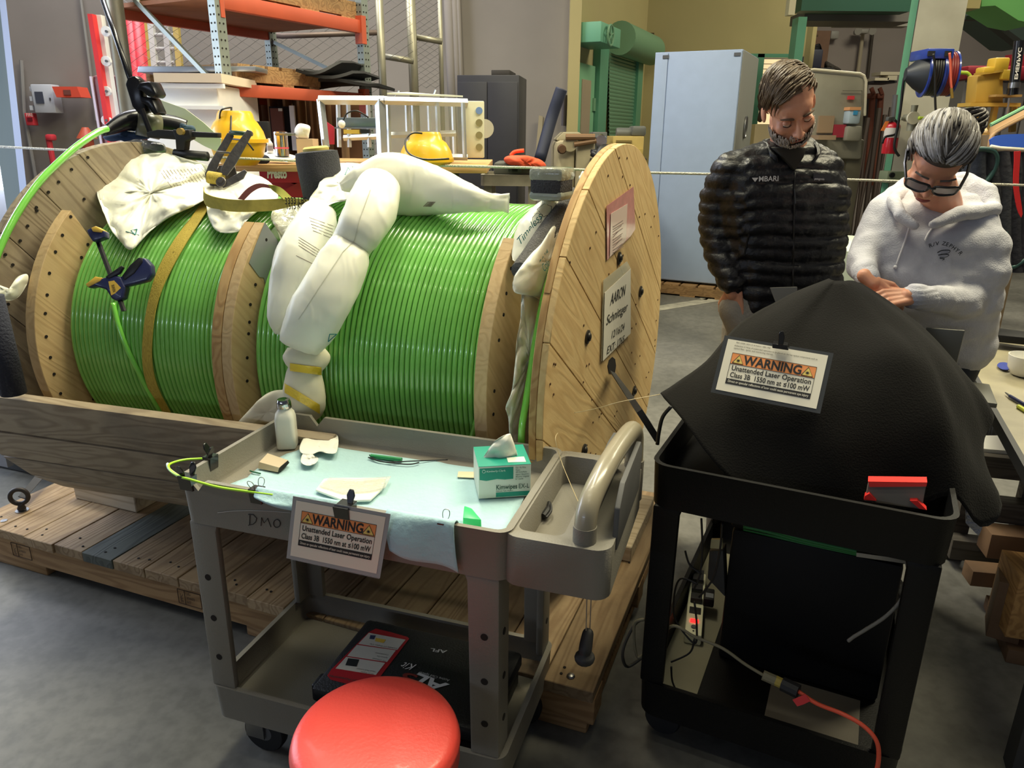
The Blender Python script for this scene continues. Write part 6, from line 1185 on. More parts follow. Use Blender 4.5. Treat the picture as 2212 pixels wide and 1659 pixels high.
t = T('extension_cord', 'beige cord with a yellow capped plug crossing the lower shelf', 'cord', bp(1660, 1460, .05)); t.p('cord', MB().tube(bez([bp(u, v, .04) for u, v in ((1392, 1338), (1370, 1350), (1378, 1420), (1420, 1380), (1455, 1352), (1500, 1375), (1560, 1400), (1610, 1435), (1655, 1462))], 6), .0042, 8), M('khaki cord', (120, 114, 92), .6), smooth=180)
t.p('plug', MB().tube([bp(1648, 1458, .04), bp(1675, 1470, .04)], .013, 10), M('khaki cord', (120, 114, 92), .6)); t.p('plug_cap', MB().tube([bp(1674, 1469, .04), bp(1690, 1477, .04)], .013, 10), M('dull yellow', (170, 150, 70), .5)); t.p('inlet', MB().tube([bp(1690, 1477, .04), bp(1725, 1494, .03)], .018, 10), rubber)
t = T('extension_cord', 'orange extension cord running down from the plug to the floor', 'cord', bp(1880, 1600, -.03)); t.p('cord', MB().tube(bez([bp(1725, 1494, .03), bp(1765, 1520, .01), bp(1820, 1542, -.01), bp(1865, 1568, -.02), bp(1893, 1600, -.03), bp(1898, 1640, -.03), bp(1888, 1690, -.03)], 6), .0052, 8), M('orange cord', (222, 84, 56), .5), smooth=180); t.p('tag', MB().prism([bp(u, v, .01) for u, v in ((1712, 1512), (1740, 1500), (1750, 1515), (1735, 1522), (1722, 1526))], B.q*.002), M('red tag', (222, 60, 66), .5))
solo('paper_sheet', MB().box(B, .02, .15, .03, .9, .1285, .130), M('grey paper', (120, 116, 96), .8), 'pale paper lining on the lower shelf of the black cart', 'paper'); solo('cardboard_sheet', MB().box(B, .33, .56, .03, .29, .1285, .130), M('dim card', (110, 104, 94), .8), 'card sheet lying on the lower shelf of the black cart', 'card')
# ---------------- black cloth
Mer = [
 [(1790, 600, .62), (1700, 638, .56), (1600, 696, .48), (1525, 778, .38), (1465, 826, .28), (1426, 851, .20)],
 [(1795, 604, .56), (1705, 655, .48), (1612, 725, .38), (1556, 800, .29), (1508, 860, .20), (1474, 905, .13)],
 [(1800, 606, .54), (1720, 680, .42), (1652, 758, .31), (1606, 835, .21), (1568, 912, .14), (1534, 988, .07)],
 [(1805, 607, .54), (1742, 700, .40), (1700, 785, .28), (1662, 870, .18), (1632, 960, .11), (1608, 1062, .05)],
 [(1810, 607, .54), (1775, 705, .39), (1752, 795, .27), (1735, 880, .17), (1715, 980, .11), (1700, 1085, .06)],
 [(1815, 607, .54), (1815, 705, .39), (1812, 790, .27), (1808, 885, .18), (1800, 985, .12), (1795, 1105, .08)],
 [(1820, 607, .54), (1850, 700, .40), (1882, 780, .28), (1885, 885, .20), (1880, 985, .15), (1872, 1110, .11)],
 [(1826, 607, .55), (1885, 690, .42), (1945, 760, .31), (1968, 870, .23), (1975, 980, .18), (1960, 1105, .15)],
 [(1832, 606, .56), (1902, 680, .45), (1985, 762, .34), (2030, 870, .25), (2048, 975, .20), (2056, 1070, .17)],
 [(1840, 606, .58), (1912, 668, .48), (1996, 750, .38), (2052, 860, .30), (2085, 985, .24), (2118, 1138, .20)],
 [(1848, 607, .60), (1922, 664, .50), (2008, 742, .42), (2080, 850, .36), (2108, 985, .30), (2163, 1092, .26)],
 [(1854, 609, .62), (1930, 662, .54), (2018, 742, .46), (2092, 838, .42), (2128, 935, .40), (2112, 965, .40)],
 [(1860, 611, .66), (1936, 662, .60), (2022, 740, .54), (2096, 832, .50), (2134, 882, .48), (2136, 898, .47)]]
rows = []
for mr in Mer: rows.append(bez([bp(*p) for p in mr], 6))
n_ = len(rows[0])
# the far side falls away behind
def bloc(p): return B.loc(p)
back = []
p0 = rows[-1]; p1 = rows[0]
for f_ in (.2, .4, .6, .8):
    r = []
    for i in range(n_):
        a_ = np.array(bloc(p0[i])); b_ = np.array(bloc(p1[i])); c = a_+(b_-a_)*f_; k = i/(n_-1); c[1] += .40*math.sin(math.pi*f_)*k+.02; c[2] -= .10*math.sin(math.pi*f_)*(.3+k*.7); c[2] = max(c[2], .80); r.append(B(*c))
    back.append(r)
rows = rows+back+[rows[0]]
dense = []
cols = [bez([rows[j][i] for j in range(len(rows))], 4) for i in range(n_)]
dr_ = MB().grid([[cols[i][j] for i in range(n_)] for j in range(len(cols[0]))])
blkc = M('black wool cloth', (15, 14, 13), .95, sheen=.04, spec=.15, bump=.25, bs=240)
def dd2(co):
    return .004*fbm(co, 7, 2, 2.)
cl = solo('black_cloth', dr_, blkc, 'black light blocking cloth draped over the equipment on the black cart', 'cloth', disp=dd2, solid=.003, smooth=180)
t = T('equipment_stand', 'dark equipment hidden beneath the black cloth', 'equipment', B(.33, .5, .78)); t.p('body', MB().box(B, .20, .46, .48, .80, .778, 1.05), bqm, bevel=.01); t.p('arm', MB().tube([B(.33, .64, 1.05), B(.33, .64, 1.18)], .05, 12), bqm)
# sign on the cloth
def sg(u, v, y): return bp(u, v, y)
warning('warning_sign', 'laminated laser warning sheet clipped to the black cloth', sg(1573, 732, .205), sg(1789, 768, .205), sg(1546, 841, .135), top=.06, extra=True)
t = T('binder_clip', 'black binder clip holding the warning sheet on the black cloth', 'clip', sg(1688, 742, .19)); ck = MATS['black clip steel']
t.p('body', MB().prism([sg(u, v, .17) for u, v in ((1668, 742), (1700, 746), (1703, 757), (1668, 752))], B.q*.03), ck, bevel=.001, seg=1); t.p('lever', MB().prism([sg(u, v, .165) for u, v in ((1680, 745), (1681, 722), (1686, 715), (1692, 716), (1695, 728), (1692, 746))], B.q*.004), ck, bevel=.001, seg=1)
# red box in the tray
t = T('card_box', 'grey card box with bright red edges in the front right of the black tray', 'box', bp(1925, 1075, .06)); rdc = M('signal red', (232, 50, 44), .45)
t.p('panel', MB().prism([bp(u, v, .055) for u, v in ((1876, 1042), (2002, 1042), (1992, 1098), (1985, 1100), (1868, 1082))], B.q*.02), M('grey board', (124, 116, 104), .7), bevel=.001, seg=1); t.p('top_edge', MB().prism([bp(u, v, .05) for u, v in ((1875, 1040), (2003, 1042), (2001, 1051), (1878, 1052))], B.q*.03), rdc); t.p('edge_flap', MB().prism([bp(u, v, .045) for u, v in ((1868, 1072), (1878, 1066), (1893, 1082), (1866, 1080))], B.q*.02), rdc); t.p('edge_flap', MB().prism([bp(u, v, .04) for u, v in ((1966, 1082), (1982, 1082), (2002, 1102), (1986, 1099))], B.q*.02), rdc)
solo('cable_loop', MB().tube(bez([bp(u, v, .12) for u, v in ((1450, 878), (1432, 900), (1424, 930), (1420, 960))], 5), .005, 8), cabk, 'black cable loop at the left rim of the black cart', 'cable', smooth=180)
solo('cable_loop', MB().tube(bez([PY(1392, 1336, 1.75), PY(1372, 1348, 1.75), PY(1350, 1390, 1.75), PY(1345, 1420, 1.75), PY(1356, 1440, 1.8), PY(1388, 1420, 1.8)], 6), .0045, 8), M('dark grey cord', (70, 68, 62), .6), 'dark cord looping beside the left leg of the black cart', 'cable', smooth=180)
# screwdriver-like handle hanging below the grey cart handle
t = T('bubble_tool', 'black bulb ended handle hanging by two cords below the cart handle', 'tool', G(.99, .10, .3)); hz_ = lambda u, v: PL(u, v, G(.985, 0, 0), G.a)
t.p('grip', MB().tube(bez([hz_(1272, 1358), hz_(1268, 1380), hz_(1264, 1405), hz_(1263, 1415), hz_(1263, 1425)], 4), [.006, .010, .012, .0125, .013, .0135, .014, .014, .014, .013, .012, .012, .018, .021, .022, .021, .012], 14), rubber, smooth=180)
for d_x in (-8, 8): t.p('cord', MB().tube([hz_(1273+d_x*.6, 1270), hz_(1270+d_x*.5, 1362)], .0012, 5), M('grey string', (130, 124, 110), .7))
# ---------------- clear sign and laptop behind
solo('acrylic_sign', MB().prism([PY(u, v, 2.25) for u, v in ((1664, 622), (1722, 620), (1722, 690), (1690, 690))], (0, .004, 0)), M('clear grey acrylic', (160, 160, 156), .1, alpha=.55, coat=1), 'clear acrylic sheet edge showing behind the cloth beside the man', 'sheet')
t = T('laptop', 'grey laptop screen seen from behind at the right of the cloth', 'laptop', bp(2040, 800, .75)); t.p('lid', MB().prism([bp(u, v, .75) for u, v in ((2000, 708), (2085, 714), (2060, 812), (2010, 800))], B.q*.008), M('grey laptop', (104, 104, 98), .45, .2), bevel=.003); t.p('base', MB().box(B, .60, .80, .80, 1.0, .86, .875), M('grey laptop', (104, 104, 98), .45, .2), bevel=.003)
# ================================================================== RIGHT WORK TABLE
zt_ = .80; tl = PZ(2084, 722, zt_); tn = PZ(2075, 760, zt_); e2 = PZ(2230, 1035, zt_); 
wt_ = M('worn grey brown table top', (146, 138, 112), .45, var=.1, vs=5, dirt=(100, 94, 78), ds=7, da=.5)
far = PZ(2240, 742, zt_); tb = T('steel_work_table', 'worn heavy work table at the right edge', 'table', (tn[0]+.4, tn[1], 0))
poly = [tn, e2, e2+np.array([.9, .1, 0]), far+np.array([.9, .3, 0]), far, tl]
tb.p('top', MB().prism(poly, (0, 0, -.03)), wt_, bevel=.003); ed = e2-tn; TF = Fr(tn[:2], math.degrees(math.atan2(ed[0], -ed[1])))
tb.p('edge_strip', MB().box(TF, -.05, np.linalg.norm(ed[:2]), -.004, .012, zt_-.035, zt_+.001), M('black edge', (40, 40, 42), .5))
for x in (1.3, 1.9): tb.p('leg', MB().box(TF, x, x+.08, .08, .16, 0, zt_-.03), MATS['dark steel leg'] if 'dark steel leg' in MATS else bqm)
hl = MB()
for u, v in ((2097, 728), (2125, 739), (2122, 752)): hl.disc(PZ(u, v, zt_+.0008), (0, 0, 1), .008, 12, .0006)
tb.p('drill_holes', hl, black_hole, kind='stuff')
t = T('cup', 'white ceramic cup with no handle in view on the work table', 'cup', PZ(2212, 815, zt_)); cc = PZ(2214, 812, zt_); t.p('body', MB().lathe([(.030, 0), (.046, .006), (.060, .03), (.064, .075), (.061, .075), (.056, .03), (.04, .01), (0, .008)], cc, (0, 0, 1), 40), M('white glaze', (226, 224, 216), .2, coat=.5), smooth=60)
solo('blue_cloth', blobbag(((2154, 790), (2160, 783), (2176, 784), (2180, 798), (2165, 798)), lambda u, v: PZ(u, v, zt_+.008), .006, .004, 30, 3.), M('royal blue cloth', (36, 52, 130), .8), 'small blue cloth scrap beside the white cup', 'cloth', smooth=180)
t = T('utility_knife', 'slim blue and yellow knife at the right edge of the table', 'knife', PZ(2195, 865, zt_)); t.p('body', MB().tube([PZ(2182, 856, zt_+.008), PZ(2230, 884, zt_+.008)], .006, 8), nav); t.p('grip', MB().tube([PZ(2200, 878, zt_+.006), PZ(2235, 900, zt_+.006)], .007, 8), M('lime plastic', (206, 214, 90), .5)); t.p('tip', MB().tube([PZ(2172, 848, zt_+.008), PZ(2184, 857, zt_+.008)], [.002, .005], 8), steel)
solo('clamp_arm', MB().prism([PZ(u, v, zt_+.03) for u, v in ((2140, 722), (2240, 735), (2240, 748), (2142, 738))], (0, 0, .03)), bqm, 'black clamp arm lying across the far end of the table', 'clamp', bevel=.003)
# foam board, beams and blocks beside and below the table
solo('foam_sheet', MB().prism([PZ(u, v, .50) for u, v in ((2098, 940), (2172, 940), (2196, 975), (2135, 970), (2090, 965))], (0, 0, -.02)), M('white foam', (240, 236, 222), .8), 'bright white foam sheet on the dark crate below the table', 'foam', bevel=.003)
BF = Fr(PZ(2100, 985, .48)[:2], 75); dkw = WOOD('dark beams', BF.a, (92, 86, 76), (56, 50, 44), rand=.1)
t = T('dark_crate', 'dark timber frame crate below the right table', 'crate', BF(.3, .3, 0))
for z in (.40, .22, .04): t.p('rail', MB().box(BF, 0, .9, 0, .07, z, z+.085), dkw, bevel=.003)
for x in (.0, .22, .6): t.p('upright', MB().box(BF, x, x+.07, .07, .12, .0, .48), dkw)
t.p('side_rail', MB().box(BF, 0, .07, .07, .7, .40, .485), dkw)
pine = WOOD('pine block', (0, 1, 0), (206, 160, 100), (150, 106, 62), rand=0); brn = M('shaded timber', (120, 92, 66), .7, var=.15, vs=10)  # timber offcuts share one mottled brown, darker than the pine
bx_ = Fr(PZ(2172, 1215, .30)[:2], 75)
solo('wood_block', MB().box(bx_, 0, .25, -.12, .05, .10, .32), pine, 'pale pine block at the right edge, topmost of the stack', 'wooden block', bevel=.003)
solo('wood_block', MB().box(Fr(PZ(2150, 1290, .2)[:2], 60), 0, .09, .0, .12, .05, .26), brn, 'upright timber offcut leaning by the pine block', 'wooden block', bevel=.003)
solo('wood_block', MB().box(Fr(PZ(2100, 1245, .12)[:2], 80), 0, .18, .0, .08, .08, .14), brn, 'small timber offcut left of the pine block', 'wooden block', bevel=.003)
solo('wood_block', MB().box(Fr(PZ(2140, 1165, .2)[:2], 78), 0, .4, .0, .1, .12, .22), brn, 'long dark timber behind the pine block', 'wooden block', bevel=.003)
solo('wood_block', MB().box(Fr(PZ(2155, 1390, .0)[:2], 70), 0, .4, -.1, .22, .0, .05), brn, 'flat timber base under the stack of blocks', 'wooden block', bevel=.003)
solo('ribbed_strip', MB().prism([bp(u, v, .25) for u, v in ((2086, 1100), (2092, 1096), (2122, 1140), (2114, 1158), (2086, 1130))], B.q*.01), M('ribbed silver', (150, 152, 160), .3, .6, bump=1, bs=80), 'silver ribbed strip showing beside the right rim of the black cart', 'strip')
# ================================================================== BACKGROUND, RIGHT HALF
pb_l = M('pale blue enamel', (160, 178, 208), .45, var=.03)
fr, x1, z0, z1 = bxp(8.0, 1402, 111, 1582, 566, .9, 64)
fr = Fr(PY(1402, 330, 8.0)[:2], 64); x1 = fr.loc(fr.onY(1583, 330))[0]; z1 = fr.onY(1500, 110)[2]; z0 = .14
bl = T('blue_cabinet', 'very tall pale blue grey steel cabinet standing on a pallet', 'cabinet', fr(x1/2, .4, z0)); bl.p('body', MB().box(fr, 0, x1, 0, .9, z0, z1), pb_l, bevel=.005)
xs = fr.loc(fr.onY(1430, 330))[0]; bl.p('door', MB().box(fr, .005, xs-.004, -.012, 0, z0+.01, z1-.01), pb_l, bevel=.003); bl.p('door', MB().box(fr, xs+.004, x1-.005, -.012, 0, z0+.01, z1-.01), pb_l, bevel=.003)
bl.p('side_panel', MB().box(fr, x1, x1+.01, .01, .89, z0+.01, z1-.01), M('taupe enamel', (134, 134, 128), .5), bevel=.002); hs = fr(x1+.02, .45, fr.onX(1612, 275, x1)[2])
bl.p('handle', MB().tube([hs+fr.q*.05*math.cos(t)+np.array([0, 0, .1*math.sin(t)]) for t in np.linspace(0, 6.28, 17)[:-1]], .012, 6, closed=True), steel)
for u in (1425, 1573): bl.p('hinge', MB().box(fr, fr.loc(fr.onY(u, 330))[0]-.03, fr.loc(fr.onY(u, 330))[0]+.03, -.02, -.012, z1-.06, z1-.03), M('dark latch', (90, 92, 96), .4))
pallet(fr, -.1, x1+.15, -.1, 1.0, .0, 'wooden pallet beneath the pale blue cabinet', wp)
solo('dark_box', MB().box(fr, -.25, .0, -.5, -.1, 0, .22), bqm, 'black box on the floor left of the pallet', 'box', bevel=.01)
# mint frame doorway with daylight behind
t = T('lit_window', 'bright cream daylight opening with horizontal slats beyond the cabinet', 'window', PY(1668, 340, 11.6)); lw = M('lit cream slats', (250, 226, 176), .8, emit=(250, 224, 172), es=.85)
for i in range(9): t.p('slat', BX(MB(), 11.6, 1632, 128+i*11, 1706, 137+i*11, .02), lw)
t.p('lower_panel', BX(MB(), 11.65, 1632, 228, 1706, 360, .02, z0=0), lw)
struct('trim_doorframe', BX(MB(), 10.8, 1622, 116, 1636, 420, .1, z0=0), green); struct('trim_doorframe', BX(MB(), 10.8, 1622, 116, 1712, 124, .1), green)
solo('dark_vise', blobbag(((1636, 210), (1642, 200), (1652, 205), (1652, 235), (1646, 262), (1636, 260), (1640, 235)), lambda u, v: PY(u, v, 10.5), .08, .02, 6, 2.), M('oily brown', (70, 52, 40), .7), 'dark brown machine vice seen against the bright opening', 'vice', smooth=180)
solo('cream_bench', BX(MB(), 10.4, 1630, 268, 1668, 300, .4, z0=0), M('cream bench', (196, 176, 136), .7), 'cream bench below the bright opening', 'bench', bevel=.01)
# band saw
bs_t = T('band_saw', 'tall beige band saw with rounded upper wheel cover', 'band saw', PY(1800, 400, 7.6)); be = M('beige band saw enamel', (140, 136, 122), .45, var=.06)
o = [(1738, 340), (1738, 160), (1742, 153), (1755, 150), (1860, 160), (1868, 166), (1870, 178), (1869, 240), (1866, 262), (1866, 300), (1858, 345)]
bs_t.p('wheel_cover', FP(MB(), [(1736, 340), (1736, 165), (1744, 152), (1758, 150), (1858, 159), (1867, 164), (1871, 176), (1866, 270), (1862, 345)], 7.4, .45), be, bevel=.03)
bs_t.p('cover_rim', MB().tube([PY(u, v, 7.38) for u, v in ((1740, 165), (1744, 152), (1758, 150), (1858, 159), (1867, 164), (1871, 176), (1868, 250))], .012, 6), M('pale bead', (206, 198, 176), .4))
bs_t.p('throat', BX(MB(), 7.37, 1768, 250, 1801, 287, .03), M('tan gap', (150, 126, 100), .8)); bs_t.p('name_plate', BX(MB(), 7.37, 1832, 207, 1846, 215, .02), M('alarm red', (206, 60, 70), .4)); bs_t.p('warning_plate', BX(MB(), 7.36, 1801, 269, 1827, 297, .02), M('maroon plate', (156, 44, 60), .5)); bs_t.p('seam', MB().tube([PY(u, v, 7.37) for u, v in ((1820, 196), (1862, 196), (1861, 228))], .005, 4), M('seam grey', (110, 106, 92), .6))
bs_t.p('control_box', BX(MB(), 7.3, 1829, 272, 1862, 305, .15), be, bevel=.02); bs_t.p('column', BX(MB(), 7.45, 1826, 300, 1862, 420, .35, z0=0), M('bronze grey', (96, 90, 74), .6), bevel=.03); bs_t.p('table', BX(MB(), 7.2, 1768, 292, 1806, 302, .5), M('tan gap', (150, 126, 100), .8))
t = T('wipes_tub', 'clear tub with orange lid and blue label on the band saw', 'tub', PY(1848, 270, 7.3)); t.p('tub', BX(MB(), 7.28, 1834, 236, 1860, 268, .15), M('cloudy plastic', (170, 186, 196), .3), bevel=.02); t.p('lid', BX(MB(), 7.27, 1836, 231, 1860, 238, .16), M('peach lid', (222, 160, 110), .5)); t.p('label', BX(MB(), 7.27, 1844, 239, 1853, 248, .01), M('cyan label', (60, 146, 196), .5))
solo('white_drum', MB().lathe([(.26, 0), (.27, .62), (.2, .66), (0, .66)], (PY(1820, 600, 4.6)[0], 4.6, .35), (0, 0, 1), 32), M('white drum plastic', (206, 216, 200), .4), 'pale plastic drum between the two people', 'drum', smooth=40)
solo('drum_stand', MB().lathe([(.2, 0), (.2, .35)], (PY(1820, 600, 4.6)[0], 4.6, 0), (0, 0, 1), 20), M('dark steel leg', (50, 50, 52), .6), 'dark stand beneath the pale drum', 'stand')
# pipe clamps, bars, shelf on far wall
ru_ = M('rusty clamp', (112, 62, 46), .7, .2)
for i, u in enumerate((1885, 1903)):
    t = T('pipe_clamp', 'rusty red pipe clamp hanging on the far wall, %s of the pair' % ('left' if i == 0 else 'right'), 'clamp', PY(u, 420, 13.1), 'pipe clamps on the far wall'); t.p('bar', MB().tube([PY(u, 205, 13.1), PY(u-14, 400, 13.1)], .05, 8), ru_); t.p('head', BX(MB(), 13.0, u-7, 201, u+8, 213, .12), ru_, bevel=.02); t.p('screw', MB().tube([PY(u-3, 190, 13.0), PY(u+2, 203, 13.0)], .035, 8), ru_)
rb = random.Random(9)
for i in range(11):
    u = 1872+i*7; solo('metal_bar', MB().tube([PY(u+rb.uniform(-4, 12), 255+rb.uniform(-30, 50), 9.6), PY(u-28+rb.uniform(-10, 6), 470, 9.3)*np.array([1, 1, 0])], rb.uniform(.015, .03), 6), M('dark bar stock', (70, 58, 52), .6, .4, rand=.3), 'dark metal bar leaning in the stock pile left of the column', 'bar', 'bar stock left of the column')
t = T('wall_shelf', 'short shelf of pale boards on the far wall', 'shelf', PY(1912, 175, 12.4)); t.p('board', BX(MB(), 12.3, 1888, 174, 1938, 179, .5), M('dark steel leg', (50, 50, 52), .6)); 
for i, (u0, v0, u1, v1) in enumerate(((1890, 168, 1920, 174), (1918, 163, 1938, 173), (1902, 155, 1945, 162))): solo('white_plank', BX(MB(), 12.25, u0, v0, u1, v1, .3), M('pale plank', (206, 196, 170), .7), 'pale plank on the far wall shelf, %s of three' % ('leftmost', 'right', 'topmost')[i], 'plank')
t = T('emergency_light', 'twin headed emergency light on the far wall', 'light', PY(1866, 70, 12.9)); eg = M('grey white case', (156, 152, 144), .5); t.p('case', BX(MB(), 12.9, 1854, 62, 1878, 72, .2), eg, bevel=.02)
for u in (1851, 1882): t.p('lamp_head', MB().lathe([(.04, 0), (.06, .06), (0, .06)], PY(u, 66, 12.95), (0, -1, -.2), 14), eg)
t.p('conduit', MB().tube([PY(1864, 73, 13.1), PY(1853, 160, 13.1)], .03, 8), M('beige conduit', (170, 158, 134), .6)); solo('dark_conduit', MB().tube([PY(1886, 62, 13.15), PY(1850, 420, 13.15)*np.array([1, 1, 0])], .025, 8), M('dark brown pipe', (66, 58, 50), .7), 'dark conduit beside the emergency light', 'conduit')
# shelf unit with crates behind the green post
t = T('storage_shelf', 'brown shelf with boxes above and left of the band saw', 'shelf', PY(1760, 150, 11.8)); bb = M('brown board', (112, 84, 66), .8, var=.1); t.p('board', BX(MB(), 11.8, 1722, 146, 1800, 153, .8), M('dark steel leg', (50, 50, 52), .6)); t.p('panel', BX(MB(), 12.3, 1722, 66, 1790, 148, .05), bb)
t = T('plastic_crate', 'dark blue crate stuffed with black bags on the storage shelf', 'crate', PY(1752, 146, 11.9)); t.p('crate', BX(MB(), 11.7, 1727, 106, 1777, 147, .4), M('ink blue plastic', (40, 42, 60), .6), bevel=.02); t.p('bags', blobbag(((1730, 108), (1738, 96), (1752, 100), (1770, 94), (1776, 108), (1774, 116), (1732, 116)), lambda u, v: PY(u, v, 11.9), .12, .04, 4, 2.2), M('matt black', (22, 22, 24), .5), smooth=180)
solo('dark_bundle', blobbag(((1780, 146), (1784, 132), (1800, 140), (1815, 148), (1814, 153), (1782, 153)), lambda u, v: PY(u, v, 11.9), .12, .03, 5, 3.2), M('olive dark cloth', (56, 50, 44), .8), 'dark cloth bundle on the storage shelf', 'bundle', smooth=180)
solo('camera_bracket', BX(MB(), 13.05, 1795, 66, 1813, 84, .15), eg, 'small grey wall fitting above the storage shelf', 'fitting', bevel=.02)
# hose reels on the column
hc = 5.8; hrl = T('hose_reel', 'pair of blue framed hose reels with black and red hose on the concrete column', 'hose reel', PY(2010, 200, hc)); blu = M('blue enamel', (34, 60, 150), .35, coat=.4)
hrl.p('bracket', BX(MB(), hc-.25, 2004, 104, 2062, 127, .25), blu, bevel=.01); 
for u in (2014, 2050): sub(hrl.r, hrl.o, 'roller_guide', BX(MB(), hc-.26, u-8, 110, u+6, 121, .03), M('dark opening', (24, 24, 28), .9))
def disc_(u, r, th, m, nm, prof=None): 
    c = PY(u, 160, hc-.12); return hrl.p(nm, MB().lathe(prof or [(r*.4, -th), (r, -th), (r, th), (r*.4, th)], c, (1, -.18, 0), 36), m)
disc_(1996, .155, .006, blu, 'flange'); disc_(2026, .155, .006, blu, 'flange'); disc_(2031, .15, .006, blu, 'flange'); disc_(2056, .15, .006, blu, 'flange')
for u0, n, mt in ((2001, 5, M('black hose', (22, 22, 24), .4)), (2036, 4, M('red hose', (120, 34, 34), .45))):
    for i in range(n):
        c = PY(u0+i*5.2, 160, hc-.12); ax = V3((1, -.18, 0)).normalized(); a = ax.orthogonal().normalized(); b_ = ax.cross(a); hrl.p('hose_turn', MB().tube([V3(c)+(a*math.cos(t)+b_*math.sin(t))*.135 for t in np.linspace(0, 6.283, 33)[:-1]], .011, 8, closed=True), mt, smooth=180)
c = PY(1995, 160, hc-.12); hrl.p('spring_cover', MB().lathe([(.13, 0), (.10, .05), (.04, .12), (.0, .125)], c, (-1, .18, 0), 28), M('black moulded cover', (40, 44, 52), .45), smooth=40)
hrl.p('air_hose', MB().tube(bez([PY(u, v, hc-.3) for u, v in ((2016, 116), (2020, 150), (2020, 210), (2022, 250), (2025, 282))], 5), .008, 8), M('black hose', (22, 22, 24), .4), smooth=180)
hrl.p('air_hose', MB().tube(bez([PY(u, v, hc-.3) for u, v in ((2051, 114), (2053, 140), (2054, 175), (2056, 195))], 5), .008, 8), M('salmon hose', (206, 96, 76), .45), smooth=180); hrl.p('coupling', MB().tube([PY(2055, 190, hc-.3), PY(2057, 212, hc-.3)], .010, 8), M('brass knob', (170, 140, 70), .4, .6))
solo('power_lead', MB().tube(bez([PY(u, v, hc+.1) for u, v in ((1966, 160), (1955, 165), (1950, 190), (1946, 230), (1938, 280), (1932, 310), (1934, 325), (1942, 337))], 5), .010, 8), M('black hose', (22, 22, 24), .4), 'black lead hanging down the left edge of the concrete column', 'cable', smooth=180)
t = T('air_regulator', 'grey air filter regulator with gauge on the concrete column', 'regulator', PY(1972, 260, hc+.05)); gm = M('grey cast metal', (140, 138, 120), .5, .3); t.p('body', BX(MB(), hc+.0, 1962, 246, 1981, 262, .1), gm, bevel=.015); t.p('bowl', MB().lathe([(.035, 0), (.035, .1), (.03, .11)], PY(1968, 283, hc+.05), (0, 0, 1), 14), gm); t.p('gauge', MB().lathe([(.045, 0), (.045, .02), (0, .02)], PY(1971, 255, hc-.0), (0, -1, 0), 18), M('gauge face', (206, 200, 180), .3)); t.p('pipe', MB().tube([PY(1946, 256, hc+.05), PY(1962, 257, hc+.05)], .012, 8), gm); t.p('top_knob', MB().lathe([(.02, 0), (.025, .06), (0, .06)], PY(1973, 246, hc+.05), (0, 0, 1), 12), gm)
lh = M('lime hose', (180, 206, 60), .4)
solo('lime_hose', MB().tube(bez([PY(u, v, hc-.05) for u, v in ((1984, 255), (2004, 256), (2030, 259), (2050, 268), (2066, 280), (2074, 284))], 5), .012, 8), lh, 'lime air hose running sideways from the regulator', 'hose', smooth=180)
solo('lime_hose', MB().tube(bez([PY(u, v, hc-.15) for u, v in ((2056, 157), (2078, 157), (2092, 160), (2100, 180), (2096, 210), (2088, 245), (2078, 275), (2076, 290))], 5), .013, 8), lh, 'lime air hose looping down right of the hose reels', 'hose', smooth=180)
t = T('socket_box', 'small grey socket box low on the concrete column', 'socket', PY(1990, 290, hc+.2)); t.p('box', BX(MB(), hc+.25, 1982, 279, 1998, 300, .1), gm, bevel=.01); t.p('socket', MB().disc(PY(1989, 288, hc+.24), (0, -1, 0), .03, 14, .01), bqm)
# fire extinguisher
ex = T('fire_extinguisher', 'red fire extinguisher with an orange tag on the green column post', 'extinguisher', PY(1918, 330, 6.1)); c = PY(1916, 332, 6.1); rx = M('extinguisher red', (186, 26, 44), .3, coat=.4); hh = PY(1922, 262, 6.1)[2]-c[2]
ex.p('cylinder', MB().lathe([(.052, 0), (.055, .01), (.055, hh*.85), (.04, hh*.96), (.016, hh)], c+np.array([.012, 0, 0]), (0, 0, 1), 24), rx, smooth=50); ex.p('label', MB().lathe([(.0562, hh*.50), (.0562, hh*.80)], c+np.array([.012, 0, 0]), (0, 0, 1), 24, caps=False), M('extinguisher label', (206, 200, 196), .5)); ex.p('valve', BX(MB(), 6.06, 1919, 252, 1934, 262, .05), steel, bevel=.006); ex.p('hose', MB().tube(bez([PY(u, v, 6.02) for u, v in ((1932, 258), (1940, 270), (1934, 290), (1912, 296), (1906, 310))], 4), .009, 8), MATS['black hose'], smooth=180); ex.p('tag', FP(MB(), ((1913, 262), (1921, 262), (1910, 283), (1903, 282)), 6.0, .004), M('orange tag', (236, 130, 60), .6)); ex.p('bracket', BX(MB(), 6.06, 1925, 280, 1936, 304, .06), gm)
solo('ground_rod', MB().tube([PY(1934, 205, 6.2), PY(1928, 260, 6.2)], .02, 8), steel, 'short galvanised rod on the green post above the extinguisher', 'rod'); 
t = T('control_box', 'grey green box with an indicator on the green post behind the woman', 'control box', PY(1932, 390, 6.2)); t.p('box', BX(MB(), 6.15, 1916, 370, 1958, 396, .15), M('sage box', (110, 120, 96), .5), bevel=.01); t.p('knob', MB().disc(PY(1927, 378, 6.14), (0, -1, 0), .02, 14, .01), bqm)
